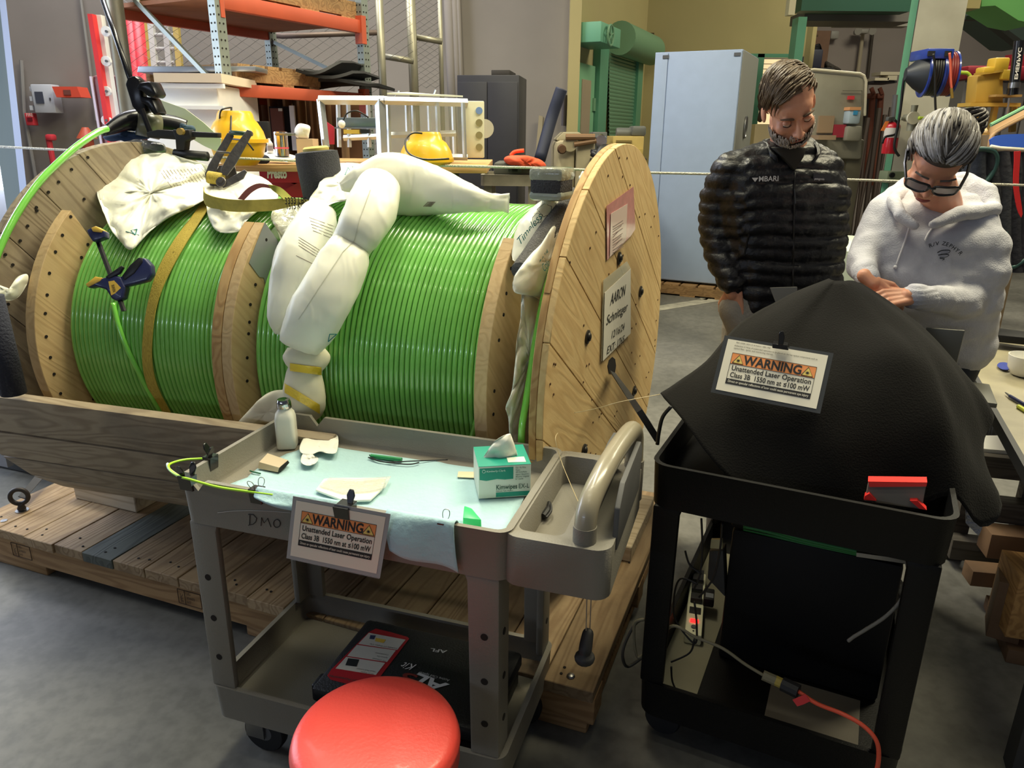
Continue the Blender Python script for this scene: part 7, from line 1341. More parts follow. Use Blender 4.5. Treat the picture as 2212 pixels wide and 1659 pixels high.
# yellow hydraulic press-like device at right
yy = 5.2; yd = T('yellow_press', 'mustard yellow lifting press frame with a black hydraulic cylinder', 'press', PY(2140, 290, yy)); yel2 = M('mustard yellow enamel', (172, 138, 58), .5, var=.06)
yd.p('housing', FP(MB(), ((2112, 162), (2168, 152), (2168, 225), (2106, 222)), yy, .12), yel2, bevel=.01); yd.p('cap_block', BX(MB(), yy-.02, 2150, 124, 2181, 155, .1), M('yellow enamel', (196, 160, 50), .5), bevel=.01); yd.p('mount_block', BX(MB(), yy-.03, 2126, 144, 2150, 158, .1), MATS['yellow enamel'], bevel=.01); yd.p('mount_block', BX(MB(), yy-.03, 2166, 150, 2200, 172, .1), MATS['yellow enamel'], bevel=.01); yd.p('shelf', BX(MB(), yy-.05, 2096, 222, 2205, 230, .15), yel2)
yd.p('leg', MB().tube([PY(2112, 228, yy), PY(2104, 285, yy)], .022, 4), yel2); yd.p('leg', MB().tube([PY(2150, 228, yy), PY(2138, 290, yy)], .022, 4), yel2); yd.p('leg', MB().tube([PY(2190, 230, yy), PY(2186, 285, yy)], .022, 4), yel2); yd.p('cross_plate', BX(MB(), yy-.08, 2152, 204, 2208, 209, .2), M('dull tan', (150, 120, 70), .6)); yd.p('plate_edge', MB().tube([PY(2105, 161, yy-.02), PY(2166, 153, yy-.02)], .01, 4), yel2)
cy = yd.p('cylinder', MB().tube([PY(2202, 88, yy-.12), PY(2188, 205, yy-.12)], .030, 16), M('glossy black', (22, 22, 26), .25), smooth=50); yd.p('chrome_rod', MB().tube([PY(2192, 178, yy-.16), PY(2190, 190, yy-.16)], .034, 16), steel, smooth=60); yd.p('thin_rod', MB().tube([PY(2181, 212, yy-.15), PY(2172, 262, yy-.15)], .006, 8), steel)
a_, b_ = PY(2201, 100, yy-.17), PY(2191, 172, yy-.17); yd.p('lettering', text_mb('ENERPAC', b_, a_-b_, (1, 0, 0), .030, width=np.linalg.norm(a_-b_)*.95, bold=.02), M('white letters', (236, 232, 228), .5), smooth=0)
solo('red_case', MB().box(Fr(PY(2088, 165, 9.0)[:2], 90), 0, .9, 0, .4, PY(2088, 172, 9.0)[2], PY(2088, 141, 9.0)[2]), M('deep red case', (140, 28, 44), .5), 'long deep red case on top of the grey lockers', 'case', bevel=.04)
solo('painted_board', BX(MB(), 9.2, 2180, 118, 2240, 152, .1), M('deep red case', (140, 28, 44), .5), 'dark red panel behind the black cylinder', 'panel')
lk = T('grey_lockers', 'row of dull grey lockers behind the yellow press', 'lockers', PY(2120, 400, 9.1)); gl_ = M('dull grey enamel', (112, 108, 106), .5); lk.p('body', BX(MB(), 9.1, 2062, 172, 2240, 420, .5, z0=0), gl_)
for u in (2064, 2082, 2122, 2162, 2200): lk.p('door', BX(MB(), 9.07, u, 178, u+34, 400, .02, z0=.1), gl_, bevel=.006)
# covered boat shape and garments
yc = 4.6; bo = T('covered_machine', 'tan and blue curved tarpaulin covered object at the right edge', 'cover', PY(2180, 330, yc))
rows = []
for t_ in np.linspace(0, 1, 8):
    rows.append([PY(u, v, yc+.6*t_) for u, v in bez([(2135+0*t_, 320-25*t_, 0), (2148, 290-22*t_, 0), (2175, 268-18*t_, 0), (2240, 238-15*t_, 0)], 5) for u, v in [(u, v)]] if 0 else [PY(p[0], p[1]-22*t_, yc+.6*t_) for p in bez([(2132, 322, 0), (2140, 292, 0), (2168, 272, 0), (2240, 236, 0)], 5)])
bo.p('tan_top', MB().grid(rows), M('tan cover', (176, 140, 100), .6), solid=.02, smooth=180, label='tan upper skin')
bo.p('blue_band', MB().grid([[PY(p[0], p[1], yc-.02) for p in bez([(2136, 302, 0), (2160, 292, 0), (2240, 290, 0)], 5)], [PY(p[0], p[1], yc-.03) for p in bez([(2140, 325, 0), (2170, 318, 0), (2240, 322, 0)], 5)]]), M('strong blue', (46, 88, 190), .6), solid=.02, label='blue lower band'); bo.p('body', BX(MB(), yc+.05, 2140, 292, 2240, 420, .5, z0=.3), M('dim tan', (110, 92, 70), .7)); bo.p('mint_edge', MB().tube([PY(2140, 270, yc), PY(2240, 218, yc)], .012, 8), M('mint enamel', (126, 178, 136), .5))
tru = T('hand_truck', 'green tubular push handle of a trolley behind the woman', 'trolley', PY(2120, 620, 3.6)); gtb = M('dark teal tube', (44, 74, 72), .4, .2)
tru.p('handle', MB().tube(bez([PY(u, v, 3.6) for u, v in ((2085, 323), (2130, 323), (2148, 330), (2152, 350), (2140, 380), (2108, 420), (2096, 470))], 5), .013, 10), gtb, smooth=180); tru.p('handle', MB().tube(bez([PY(u, v, 3.6) for u, v in ((2172, 500), (2168, 560), (2185, 578), (2215, 560))], 5), .012, 10), gtb, smooth=180)
tru.p('bed', MB().box(XYZ, PY(2080, 600, 3.6)[0], PY(2260, 600, 3.6)[0], 3.7, 4.3, .30, .36), bqm, bevel=.01)
tru.p('panel', MB().box(XYZ, PY(2085, 500, 3.7)[0], PY(2150, 500, 3.7)[0], 3.95, 4.0, .36, PY(2120, 330, 3.95)[2]), bqm, bevel=.01)
def wheel(u, v, y, R, label):
    c = PY(u, v, y); c[2] = R; t = T('pneumatic_wheel', label, 'wheel', (c[0], c[1], 0)); ax = (1, -.45, 0); w = .05
    t.p('tyre', MB().lathe([(R*.58, -w), (R*.86, -w*1.1), (R*.97, -w*.8), (R, -w*.3), (R, w*.3), (R*.97, w*.8), (R*.86, w*1.1), (R*.58, w)], c, ax, 40), rubber, smooth=30)
    for k in range(-2, 3): t.p('tread_rib', MB().lathe([(R*1.003, w*(k*.22)-.004), (R*1.012, w*(k*.22)-.002), (R*1.012, w*(k*.22)+.002), (R*1.003, w*(k*.22)+.004)], c, ax, 40, caps=False), rubber)
    t.p('rim', MB().lathe([(R*.2, -w*.5), (R*.5, -w*.7), (R*.6, -w), (R*.6, w), (R*.5, w*.7), (R*.2, w*.5)], c, ax, 30), M('pale rim metal', (166, 166, 146), .45, .3)); return t
wheel(2186, 645, 3.75, .135, 'black pneumatic tyre with a pale rim under the trolley')
wheel(2250, 650, 4.0, .135, 'second trolley tyre at the picture edge')
gz = random.Random(4); cl_ = [(2108, (40, 44, 54)), (2135, (30, 32, 40)), (2160, (52, 54, 62)), (2182, (36, 36, 46)), (2203, (48, 46, 56)), (2225, (34, 36, 44))]
for i, (u, c_) in enumerate(cl_):
    rows = []
    for v in np.linspace(327, 585-8*(i % 3), 12):
        r = []
        for k in range(14):
            th = 2*math.pi*k/14; w_ = .045*(1+.35*(v-327)/260)+.010*math.sin(v*.06+i+k*1.7); p = PY(u+2*math.sin(v*.03+i), v, 3.65); r.append(p+np.array([w_*math.cos(th), .06*math.sin(th), .0]))
        rows.append(r)
    solo('hanging_coat', MB().grid(rows, closed=True), M('dark garment %d' % i, c_, .9, bump=.4, bs=40), 'dark garment hanging on the trolley rail, %s from the left' % ['first', 'second', 'third', 'fourth', 'fifth', 'sixth'][i], 'garment', 'garments on the trolley rail', smooth=180)
solo('red_strap', MB().grid([bez([PY(u, v, 3.55) for u, v in ((2190, 327), (2190, 350), (2188, 400), (2196, 450), (2205, 470))], 4), bez([PY(u, v, 3.55) for u, v in ((2204, 326), (2202, 350), (2200, 400), (2206, 445), (2208, 462))], 4)]), M('bright red webbing', (214, 40, 44), .6), 'bright red strap with snaps hanging among the garments', 'strap', solid=.004)
solo('hanger_rail', MB().tube([PY(2140, 317, 3.6), PY(2160, 321, 3.6), PY(2240, 326, 3.6)], .010, 8), M('pale rail', (206, 200, 180), .4), 'pale metal rail carrying the garments', 'rail', smooth=180)
solo('copper_scraps', blobbag(((2080, 300), (2092, 290), (2112, 292), (2128, 288), (2138, 300), (2132, 318), (2100, 322), (2084, 318)), lambda u, v: PY(u, v, 5.0), .08, .05, 12, 3.), M('copper brown scraps', (110, 70, 52), .6), 'heap of coppery brown scraps behind the woman', 'scraps', kind=None, smooth=180)
solo('scrap_bench', BX(MB(), 4.9, 2070, 320, 2150, 332, .5, z0=0), M('dim tan', (110, 92, 70), .7), 'dim bench under the coppery scraps', 'bench')
for i, (u, s_, c_) in enumerate(((2079, 8, (170, 168, 160)), (2095, 9, (150, 120, 90)), (2122, 6, (226, 200, 160)))): solo('bottle', MB().lathe([(.02, 0), (.022, .05), (.01, .07), (0, .07)], PY(u, 300, 4.95), (0, 0, 1), 12), M('bench bottle %d' % i, c_, .5), '%s small bottle on the scrap bench' % ('metallic', 'brown', 'cream capped')[i], 'bottle')
solo('tool_tray', BX(MB(), 4.8, 2082, 286, 2140, 291, .3), M('dull tan', (150, 120, 70), .6), 'tan tray edge above the coppery scraps', 'tray')
# ================================================================== PEOPLE
def cap(mb, p0, r0, p1, r1, n=14, k=5):
    p0, p1 = np.array(p0, float), np.array(p1, float); pts = [p0+(p1-p0)*i/k for i in range(k+1)]; mb.tube(pts, [r0+(r1-r0)*i/k for i in range(k+1)], n); mb.ball(p0, r0, n); mb.ball(p1, r1, n); return mb
def chain(mb, pts, rs):
    for i in range(len(pts)-1): cap(mb, pts[i], rs[i], pts[i+1], rs[i+1])
    return mb
class HF:
    def __init__(s, Fd, Ud, C=(0, 0, 0)):
        F_ = np.array(Fd, float); F_ /= np.linalg.norm(F_); U = np.array(Ud, float); U -= F_*(U@F_); U /= np.linalg.norm(U); s.F, s.U = F_, U; s.X = np.cross(U, F_); s.C = np.array(C, float)
        if s.X[0] < 0: s.X = -s.X
    def __call__(s, x, f, u): return s.C+s.X*x+s.F*f+s.U*u
    def d(s, x, f, u): return s.X*x+s.F*f+s.U*u
skin = M('skin', (206, 150, 122), .5, sss=0, var=.05, vs=25); sk2 = M('skin warm', (210, 148, 118), .5, var=.06, vs=25)
for s_ in (skin, sk2):
    b = s_.node_tree.nodes['Principled BSDF']; b.inputs['Subsurface Weight'].default_value = .2; b.inputs['Subsurface Scale'].default_value = .01; b.inputs['Subsurface Radius'].default_value = (1, .35, .2)
def ellips(mb, h, c, r, n=20):
    o = h(*c); vs = MB(); vs.ball((0, 0, 0), r, n); mb.add([o+h.X*p[0]+h.F*p[1]+h.U*p[2] for p in vs.v], vs.f); return mb
def head(h, k=1.0, neckto=None, ears=1):
    m = MB(); e = lambda c, r: ellips(m, h, [x*k for x in c], [x*k for x in r])
    e((0, -.012, .035), (.074, .094, .082)); e((0, .030, -.035), (.060, .062, .080)); e((0, .062, -.088), (.026, .022, .022)); e((0, .045, .03), (.058, .045, .045))
    for s_ in (-1, 1):
        e((s_*.034, .060, -.026), (.026, .024, .024));
        if ears: e((s_*.077, -.008, -.012), (.007, .019, .031))
        e((s_*.045, .028, -.072), (.020, .034, .026)); e((s_*.012, .100, -.036), (.008, .008, .007))
    cap(m, h(0, .088*k, .004*k), .008*k, h(0, .112*k, -.032*k), .0105*k); cap(m, h(-.034*k, .078*k, .020*k), .010*k, h(.034*k, .078*k, .020*k), .010*k)
    cap(m, h(-.018*k, .088*k, -.060*k), .006*k, h(.018*k, .088*k, -.060*k), .006*k); cap(m, h(-.016*k, .086*k, -.071*k), .0065*k, h(.016*k, .086*k, -.071*k), .0065*k)
    if neckto is not None: cap(m, h(0, -.02*k, -.06*k), .054*k, neckto, .060*k)
    def dp(co, n):
        v = np.array(co)-h.C; x, f, u = v@h.X/k, v@h.F/k, v@h.U/k; d = 0
        for s_ in (-1, 1): d -= .009*math.exp(-(((x-s_*.031)/.013)**2+((u+.002)/.009)**2)) if f > .04 else 0
        if f > .05: d -= .0045*math.exp(-((x/.016)**2+((u+.0655)/.0022)**2))
        return d*k
    return remesh(m, .0038, 4, dp)
def hairlocks(h, C0, rad, starts, flow, steps=9, r=.0045, st=.16, lift=.02, rg=None, wob=.12):
    m = MB(); rg = rg or random.Random(1)
    for d0, ln in starts:
        d = np.array(d0, float); d /= np.linalg.norm(d); P = []; rr = []; w0 = rg.uniform(-1, 1)
        for i in range(int(steps*ln)+2):
            e = 1.02+lift*(1+.5*w0)+.02*rg.uniform(-1, 1)*0; P.append(h(C0[0]+rad[0]*d[0]*e, C0[1]+rad[1]*d[1]*e, C0[2]+rad[2]*d[2]*e)); t = i/(steps*ln+1); rr.append(r*(1.0-.75*t**2)*(.6+.4*min(1, i/1.5)))
            fl = np.array(flow(d), float)+wob*np.array([rg.uniform(-1, 1) for _ in range(3)]); fl -= d*(fl@d); fl /= (np.linalg.norm(fl)+1e-6); d = d+fl*st; d /= np.linalg.norm(d)
        m.tube(P, rr, 5, flat=.6)
    return m
def hand(W, D, N, side, k=1.0, curl=.6):
    """W wrist, D direction of the fingers, N back of the hand, side = +1/-1 which side the thumb leaves"""
    D = np.array(D, float); D /= np.linalg.norm(D); N = np.array(N, float); N -= D*(N@D); N /= np.linalg.norm(N); S_ = np.cross(D, N)*side; m = MB()
    P = lambda a, b_, c: np.array(W)+(D*a+S_*b_+N*c)*k
    cap(m, P(-.03, 0, 0), .024*k, P(.01, 0, 0), .025*k)
    for i, (b_, L) in enumerate(((.028, .072), (.009, .080), (-.010, .074), (-.028, .060))):
        cap(m, P(.008, b_*.7, 0), .014*k, P(.082, b_, 0), .0115*k); a = curl*(1+.12*i); p = P(.082, b_, 0); ang_ = 0
        for j, (f_, r_) in enumerate(((.45, .0092), (.32, .0082), (.23, .0072))):
            ang_ += a*(.8 if j == 0 else 1); q = p+(D*math.cos(ang_)-N*math.sin(ang_))*L*f_*k+S_*0; cap(m, p, r_*1.06*k, q, r_*k, 10, 3); p = q
    cap(m, P(.018, .022, -.004), .016*k, P(.048, .048, -.014), .0125*k); cap(m, P(.048, .048, -.014), .0115*k, P(.078, .056, -.028), .0095*k, 10, 3); cap(m, P(.078, .056, -.028), .009*k, P(.100, .052, -.040), .008*k, 10, 3)
    return remesh(m, .0028, 2)
# ---------------- the man
ym = 2.62
def pm(u, v, d=0.): return PY(u, v, ym+d)
feet = np.array([PY(1690, 600, ym)[0], ym, 0]); man = T('person', 'person with short brown grey hair and beard in a black quilted jacket, looking down', 'person', feet)
hm = HF((.12, -.80, -.60), (-.30, -.48, .84)); hm.C = pm(1730, 297, -.14)-hm.d(0, .120, -.034); KH = 1.02
nk = pm(1705, 330, .05)
man.p('head', head(hm, KH, nk), skin, smooth=180)
hip = pm(1690, 690, .0); jr = MB()
# jacket: one continuous puffed shell
sh_l, sh_r = pm(1576, 372, .02), pm(1780, 362, .04)
chain(jr, [pm(1652, 345, .03), pm(1735, 340, .04)], [.062, .060]); chain(jr, [pm(1652, 335, .04), sh_l], [.050, .062]); chain(jr, [pm(1735, 330, .05), sh_r], [.048, .060])
for v, a_, b_, w_ in ((385, 1600, 1768, .088), (430, 1600, 1780, .105), (480, 1606, 1776, .108), (530, 1612, 1772, .108), (580, 1618, 1768, .108), (625, 1622, 1766, .108), (655, 1624, 1764, .104)): cap(jr, pm(a_+12, v, .02), w_, pm(b_-12, v, .03), w_)
chain(jr, [sh_l, pm(1549, 430, .05), pm(1543, 500, .04), pm(1557, 560, .00), pm(1580, 612, -.05)], [.066, .062, .056, .052, .044])
chain(jr, [sh_r, pm(1800, 425, .08), pm(1802, 490, .07), pm(1795, 560, .04), pm(1786, 620, .0)], [.062, .052, .050, .048, .042])
chain(jr, [pm(1650, 335, .04), pm(1690, 322, .09), pm(1740, 325, .05)], [.045, .040, .045])
def puff(co, n):
    z = co[2]; ph = z/.044+.35*fbm(co, 4, 2)+(.4 if co[0] < (PY(1590, 500, ym)[0]) else 0); top = max(0, min(1, (1.60-z)/.08)); a = abs(math.sin(math.pi*ph))
    return top*(.010*a**.55-.008)+.004*fbm(co, 24, 2)+.003*abs(fbm(co, 50, 2))
jm_ = remesh(jr, .0075, 7, puff)
nyl = M('black quilted nylon', (17, 18, 23), .42, bump=.3, bs=70, spec=.45)
man.p('jacket', jm_, nyl, smooth=180)
# stand-up collar, open at the front, with dark shirt inside
ck_ = []
for t in np.linspace(-2.55, 2.55, 34): ck_.append((t,))
cc = pm(1702, 338, .03); row0, row1, row2, row3 = [], [], [], []
for t in np.linspace(-2.62, 2.62, 34):
    x = math.sin(t); f_ = -math.cos(t); op = max(0, (abs(t)-1.9)/.72)
    for row, r, zz in ((row0, .088, -.035), (row1, .086, .01), (row2, .083+.02*op, .048-.015*op), (row3, .072+.02*op, .050-.015*op)): row.append(cc+np.array([x*r*(1.08+.25*op), .0+(-f_)*r*.0+(math.cos(t))*r*1.0, zz+.012*math.cos(t)-.02*op]))
man.p('collar', MB().grid([row0, row1, row2, row3]), nyl, smooth=180, solid=.008)
shirt = M('dark shirt', (40, 38, 30), .8); man.p('shirt', MB().prism([pm(u, v, -.065) for u, v in ((1672, 318), (1745, 318), (1738, 340), (1718, 372), (1702, 352))], (0, .10, -.0)), shirt, bevel=.01)
sn_ = lambda u, v, l=.003: on(jm_, u, v, l)
zl = [p for p in (sn_(u, v, .002) for u, v in zip(np.linspace(1717, 1712, 16), np.linspace(372, 640, 16))) if p is not None]
man.p('zip', MB().tube(zl, .0032, 6), M('zip tape', (14, 14, 16), .4), smooth=180); man.p('zip_pull', MB().tube([x for x in (sn_(1716, 408, .006), sn_(1718, 440, .006)) if x is not None], .0028, 6), M('dark zip metal', (80, 80, 82), .4, .8))
pk = [p for p in (sn_(u, v, .002) for u, v in ((1618, 505), (1612, 530), (1608, 552))) if p is not None]; man.p('pocket_zip', MB().tube(pk, .003, 6), M('zip tape', (14, 14, 16), .4))
def decal(mbs, s_, u0, v0, u1, v1, h, lift=.006, **k):
    a_, b_ = on(mbs, u0, v0, lift), on(mbs, u1, v1, lift); d = b_-a_; fw = O0-a_; ey = np.cross(fw/np.linalg.norm(fw), d/np.linalg.norm(d)); ey = ey if ey[2] > 0 else -ey
    return text_mb(s_, a_, d, ey, h, width=np.linalg.norm(d), **k)
wl = M('white embroidery', (214, 214, 214), .7)
man.p('lettering', decal(jm_, 'MBARI', 1638, 392, 1680, 391, .024, lift=.012, bold=.01), wl, smooth=0)
man.p('emblem', MB().prism([sn_(u, v, .012) for u, v in ((1624, 384), (1638, 384), (1631, 393))], (0, -.0008, 0)), wl, label='small white triangle emblem')
man.p('brand_label', MB().prism([sn_(u, v, .012) for u, v in ((1757, 374), (1794, 376), (1794, 390), (1757, 388))], (0, .002, 0)), M('slate label', (40, 42, 52), .6)); man.p('lettering', decal(jm_, 'patagonia', 1759, 388, 1780, 389, .010, lift=.015), wl, smooth=0)
# hand in pocket and trousers
man.p('hand', hand(pm(1583, 628, -.05), (.12, -.05, -1), (-.55, -.8, 0), 1, 1.0, .25), skin, smooth=180)
tr = MB(); chain(tr, [pm(1628, 665, .04), np.array([feet[0]-.10, ym+.03, .5]), np.array([feet[0]-.11, ym+.05, .08])], [.108, .075, .055]); chain(tr, [pm(1752, 665, .05), np.array([feet[0]+.10, ym+.03, .5]), np.array([feet[0]+.11, ym+.05, .08])], [.108, .075, .055]); cap(tr, pm(1640, 662, .03), .115, pm(1740, 662, .03), .115)
cap(tr, pm(1585, 662, -.03), .055, pm(1600, 700, -.03), .06)
man.p('trousers', remesh(tr, .012, 5, lambda co, n: .006*fbm(co, 9, 3)), M('grey trousers', (150, 146, 138), .85, bump=.3, bs=90), smooth=180)
for s_ in (-1, 1): man.p('shoe', remesh(cap(cap(MB(), (feet[0]+s_*.11, ym+.07, .055), .05, (feet[0]+s_*.12, ym-.10, .045), .042), (feet[0]+s_*.11, ym+.05, .09), .05, (feet[0]+s_*.11, ym+.05, .12), .05), .012, 3), M('brown shoe', (70, 52, 40), .6), smooth=180)
# face details
dk = M('dark eye', (34, 24, 20), .3); brw = M('brown brow', (86, 66, 50), .8)
for s_ in (-1, 1):
    man.p('eye', ellips(MB(), hm, (s_*.032, .078, -.001), (.0115, .009, .0085)), M('eye white', (206, 196, 186), .25), smooth=180); man.p('eyelid', ellips(MB(), hm, (s_*.032, .0785, .0036), (.0128, .0100, .0078)), skin, smooth=180); man.p('lashes', MB().tube(bez([hm(s_*.020, .086, -.004), hm(s_*.032, .0895, -.0065), hm(s_*.045, .083, -.003)], 4), .0014, 5), dk)
    man.p('eyebrow', MB().tube(bez([hm(s_*.014, .092, .020), hm(s_*.032, .093, .027), hm(s_*.052, .078, .022)], 4), [.003, .0042, .005, .005, .005, .0045, .004, .003, .002], 6, flat=.7), brw)
rg = random.Random(11); hb_ = M('brown hair', (84, 68, 50), .45, var=.25, vs=60, spec=.4); hg = M('grey hair', (150, 148, 146), .5, var=.2, vs=60)
HC, HR = (0, -.014, .040), (.078, .098, .086)
def inhair(d): return d[2] > ((.60+.25*d[0]) if d[1] > .45 else (.30 if d[1] > .2 else (-.38 if d[1] > -.25 else -.75)))
st0 = [];
while len(st0) < 560:
    d = np.array([rg.gauss(0, 1) for _ in range(3)]); d /= np.linalg.norm(d)
    if inhair(d) and (d[1] < .78): st0.append((d, .55+rg.random()*.35))
fm = lambda d: (-.9, .35, -.2) if d[2] > .35 else (-.1*np.sign(d[0]), -.25, -1)
side_ = [s for s in st0 if s[0][2] < .15]; topp = [s for s in st0 if s[0][2] >= .15]
cap0 = MB(); ellips(cap0, hm, HC, (.0765, .0975, .0845), 28); hv = [i for i in range(len(cap0.v))]
def shell(h, C0, R0, test, th=.006, n=40):
    base = MB(); base.ball((0, 0, 0), (1, 1, 1), n); keep = []
    for f in base.f:
        c = np.mean([base.v[i] for i in f], 0); c = c/np.linalg.norm(c)
        if test(c): keep.append(f)
    m = MB(); m.v = [h(C0[0]+R0[0]*p[0], C0[1]+R0[1]*p[1], C0[2]+R0[2]*p[2]) for p in base.v]; m.f = keep; return m
man.p('hair', shell(hm, HC, (.080, .100, .088), inhair), hb_, solid=.004, smooth=180)
man.p('hair', hairlocks(hm, HC, HR, topp, fm, 6, .0052, .13, .055, rg), hb_, smooth=180, kind='stuff', label='swept brown top hair'); man.p('hair', hairlocks(hm, HC, HR, side_, fm, 5, .0036, .10, .02, rg), hg, smooth=180, kind='stuff', label='grey hair at the temples')
JC, JR = (0, .026, -.046), (.066, .074, .078)
bs_ = []
while len(bs_) < 700:
    d = np.array([rg.gauss(0, 1) for _ in range(3)]); d /= np.linalg.norm(d)
    lip = abs(d[0]) < .42 and -.36 < d[2] < -.02 and d[1] > .6
    if d[1] > -.15 and d[2] < (.10 if abs(d[0]) > .55 else (.02 if d[1] > .5 else .1)) and not lip: bs_.append((d, .3+rg.random()*.2))
gb_ = M('greying beard', (176, 168, 158), .7, var=.3, vs=70); man.p('beard', shell(hm, (0, .026, -.048), (.0655, .071, .0765), lambda d: d[1] > -.1 and d[2] < (.05 if abs(d[0]) > .6 else -.12) and not (abs(d[0]) < .40 and -.36 < d[2] < .1 and d[1] > .6)), M('beard roots', (96, 84, 72), .8), smooth=180); man.p('beard', hairlocks(hm, JC, JR, bs_, lambda d: (0, .25, -1), 4, .0034, .10, .05, rg), gb_, smooth=180, kind='stuff', label='short grey beard'); man.p('moustache', hairlocks(hm, (0, .03, -.05), (.05, .068, .05), [((x, .95, .12+rg.uniform(-.05, .05)), .3) for x in np.linspace(-.45, .45, 46)], lambda d: (np.sign(d[0])*.8, 0, -.7), 3, .0030, .10, .03, rg), gb_, smooth=180, kind='stuff')
man.p('lips', MB().tube(bez([hm(-.018, .0935, -.068), hm(0, .0985, -.066), hm(.018, .0935, -.068)], 4), [.001, .002, .003, .0034, .0036, .0034, .003, .002, .001], 8), M('lip', (160, 98, 86), .5), smooth=180)
# ---------------- the woman
yw = 2.28
def pw(u, v, d=0.): return PY(u, v, yw+d)
wf = np.array([PY(2010, 600, yw)[0], yw+.05, 0]); wom = T('person', 'person with grey streaked hair, dark glasses and pale grey hoodie bending over the cloth', 'person', wf)
hw_ = HF((-.34, -.56, -.76), (-.30, -.66, .66)); hw_.X = hw_.X; 
tl_ = .17; X2 = hw_.X*math.cos(tl_)-hw_.U*math.sin(tl_); hw_.U = hw_.U*math.cos(tl_)+hw_.X*math.sin(tl_); hw_.X = X2
hw_.C = pw(1998, 434, -.20)-hw_.d(0, .116, -.034); KW = .92
wnk = pw(2035, 445, .02)
wom.p('head', head(hw_, KW, wnk, 0), sk2, smooth=180)
hr = MB()
for v, a_, b_, w_, d_ in ((452, 1935, 2085, .062, .06), (490, 1925, 2100, .088, .03), (540, 1925, 2105, .10, .0), (590, 1930, 2100, .105, -.01), (640, 1940, 2090, .108, 0), (690, 1948, 2080, .108, .02), (740, 1955, 2075, .105, .04)): cap(hr, pw(a_, v, d_), w_, pw(b_, v, d_), w_)
chain(hr, [pw(1912, 465, .05), pw(1884, 520, .0), pw(1862, 570, -.06), pw(1868, 590, -.13)], [.062, .056, .050, .038])
chain(hr, [pw(2105, 470, .05), pw(2122, 540, .02), pw(2118, 615, -.02), pw(2080, 655, -.10), pw(2000, 645, -.19)], [.066, .062, .062, .056, .036])
chain(hr, [pw(1935, 425, .07), pw(1960, 412, .10), pw(2080, 415, .10), pw(2120, 435, .07)], [.035, .040, .045, .042])
def fold(co, n): return .010*fbm(co, 6, 3, 3.3)-.010*max(0, fbm(co, 9, 2, 8.))+.002*fbm(co, 40, 1)
hm_ = remesh(hr, .0085, 6, fold); hoo = M('light grey sweatshirt', (196, 196, 204), .9, bump=.3, bs=240, var=.04, vs=60)
wom.p('sweatshirt', hm_, hoo, smooth=180)
# hood behind the neck
hd = MB(); chain(hd, [pw(1930, 432, .0), pw(1950, 418, .08), pw(2010, 408, .13), pw(2075, 405, .12), pw(2125, 420, .06), pw(2146, 452, .0)], [.018, .030, .040, .048, .040, .020]); chain(hd, [pw(2085, 425, .09), pw(2130, 448, .03)], [.05, .032]); chain(hd, [pw(2146, 452, -.01), pw(2070, 462, -.09), pw(2015, 486, -.13)], [.022, .022, .014]); chain(hd, [pw(1930, 432, 0), pw(1945, 465, -.10), pw(1975, 487, -.13)], [.020, .018, .012])
wom.p('hood', remesh(hd, .006, 4, lambda co, n: .004*fbm(co, 16, 3)), hoo, smooth=180)
sw = lambda u, v, l=.003: on(hm_, u, v, l)
for pts in (((1966, 482), (1955, 520), (1944, 550), (1936, 572)), ((2016, 490), (2005, 505), (1998, 520))):
    q = [p for p in (sw(u, v, .004) for u, v in pts) if p is not None]
    if len(q) > 1: wom.p('drawstring', MB().tube(bez(q, 4), .0028, 8), M('white cord', (226, 224, 226), .8), smooth=180)
q = sw(1934, 577, .006)
if q is not None: wom.p('cord_knot', MB().ball(q, .006, 10), M('white cord', (226, 224, 226), .8), smooth=180)
# print on the chest
ik = M('dark print', (40, 44, 50), .7); L_s = 'R/V ZEPHYR'; mm = MB(); n_ = len(L_s)
for i, chh in enumerate(L_s):
    t = i/(n_-1); u = 2011+60*t; v = 538-11*math.sin(math.pi*(.12+.80*t))+14*t*t
    p = sw(u, v, .007)
    if p is None or chh == ' ': continue
    a_ = (.35-1.15*t); ex = np.array([math.cos(a_), -.12, math.sin(a_)]); fw = O0-p; ey = np.cross(fw/np.linalg.norm(fw), ex/np.linalg.norm(ex)); ey = ey if ey[2] > 0 else -ey
    mm = merge(mm, text_mb(chh, p, ex, ey, .0155, align='CENTER', bold=.015))
wom.p('lettering', mm, ik, smooth=0)
em = MB()
for pts in (((2025, 546), (2035, 541), (2052, 541), (2048, 547), (2032, 549)), ((2027, 551), (2040, 549), (2050, 551), (2042, 556), (2030, 556)), ((2030, 558), (2040, 559), (2036, 562))):
    q = [p for p in (sw(u, v, .005) for u, v in pts) if p is not None]
    if len(q) > 1: em.tube(bez(q, 4), .0016, 5, flat=.5)
wom.p('emblem', em, ik, smooth=0, label='small dark swirl emblem')
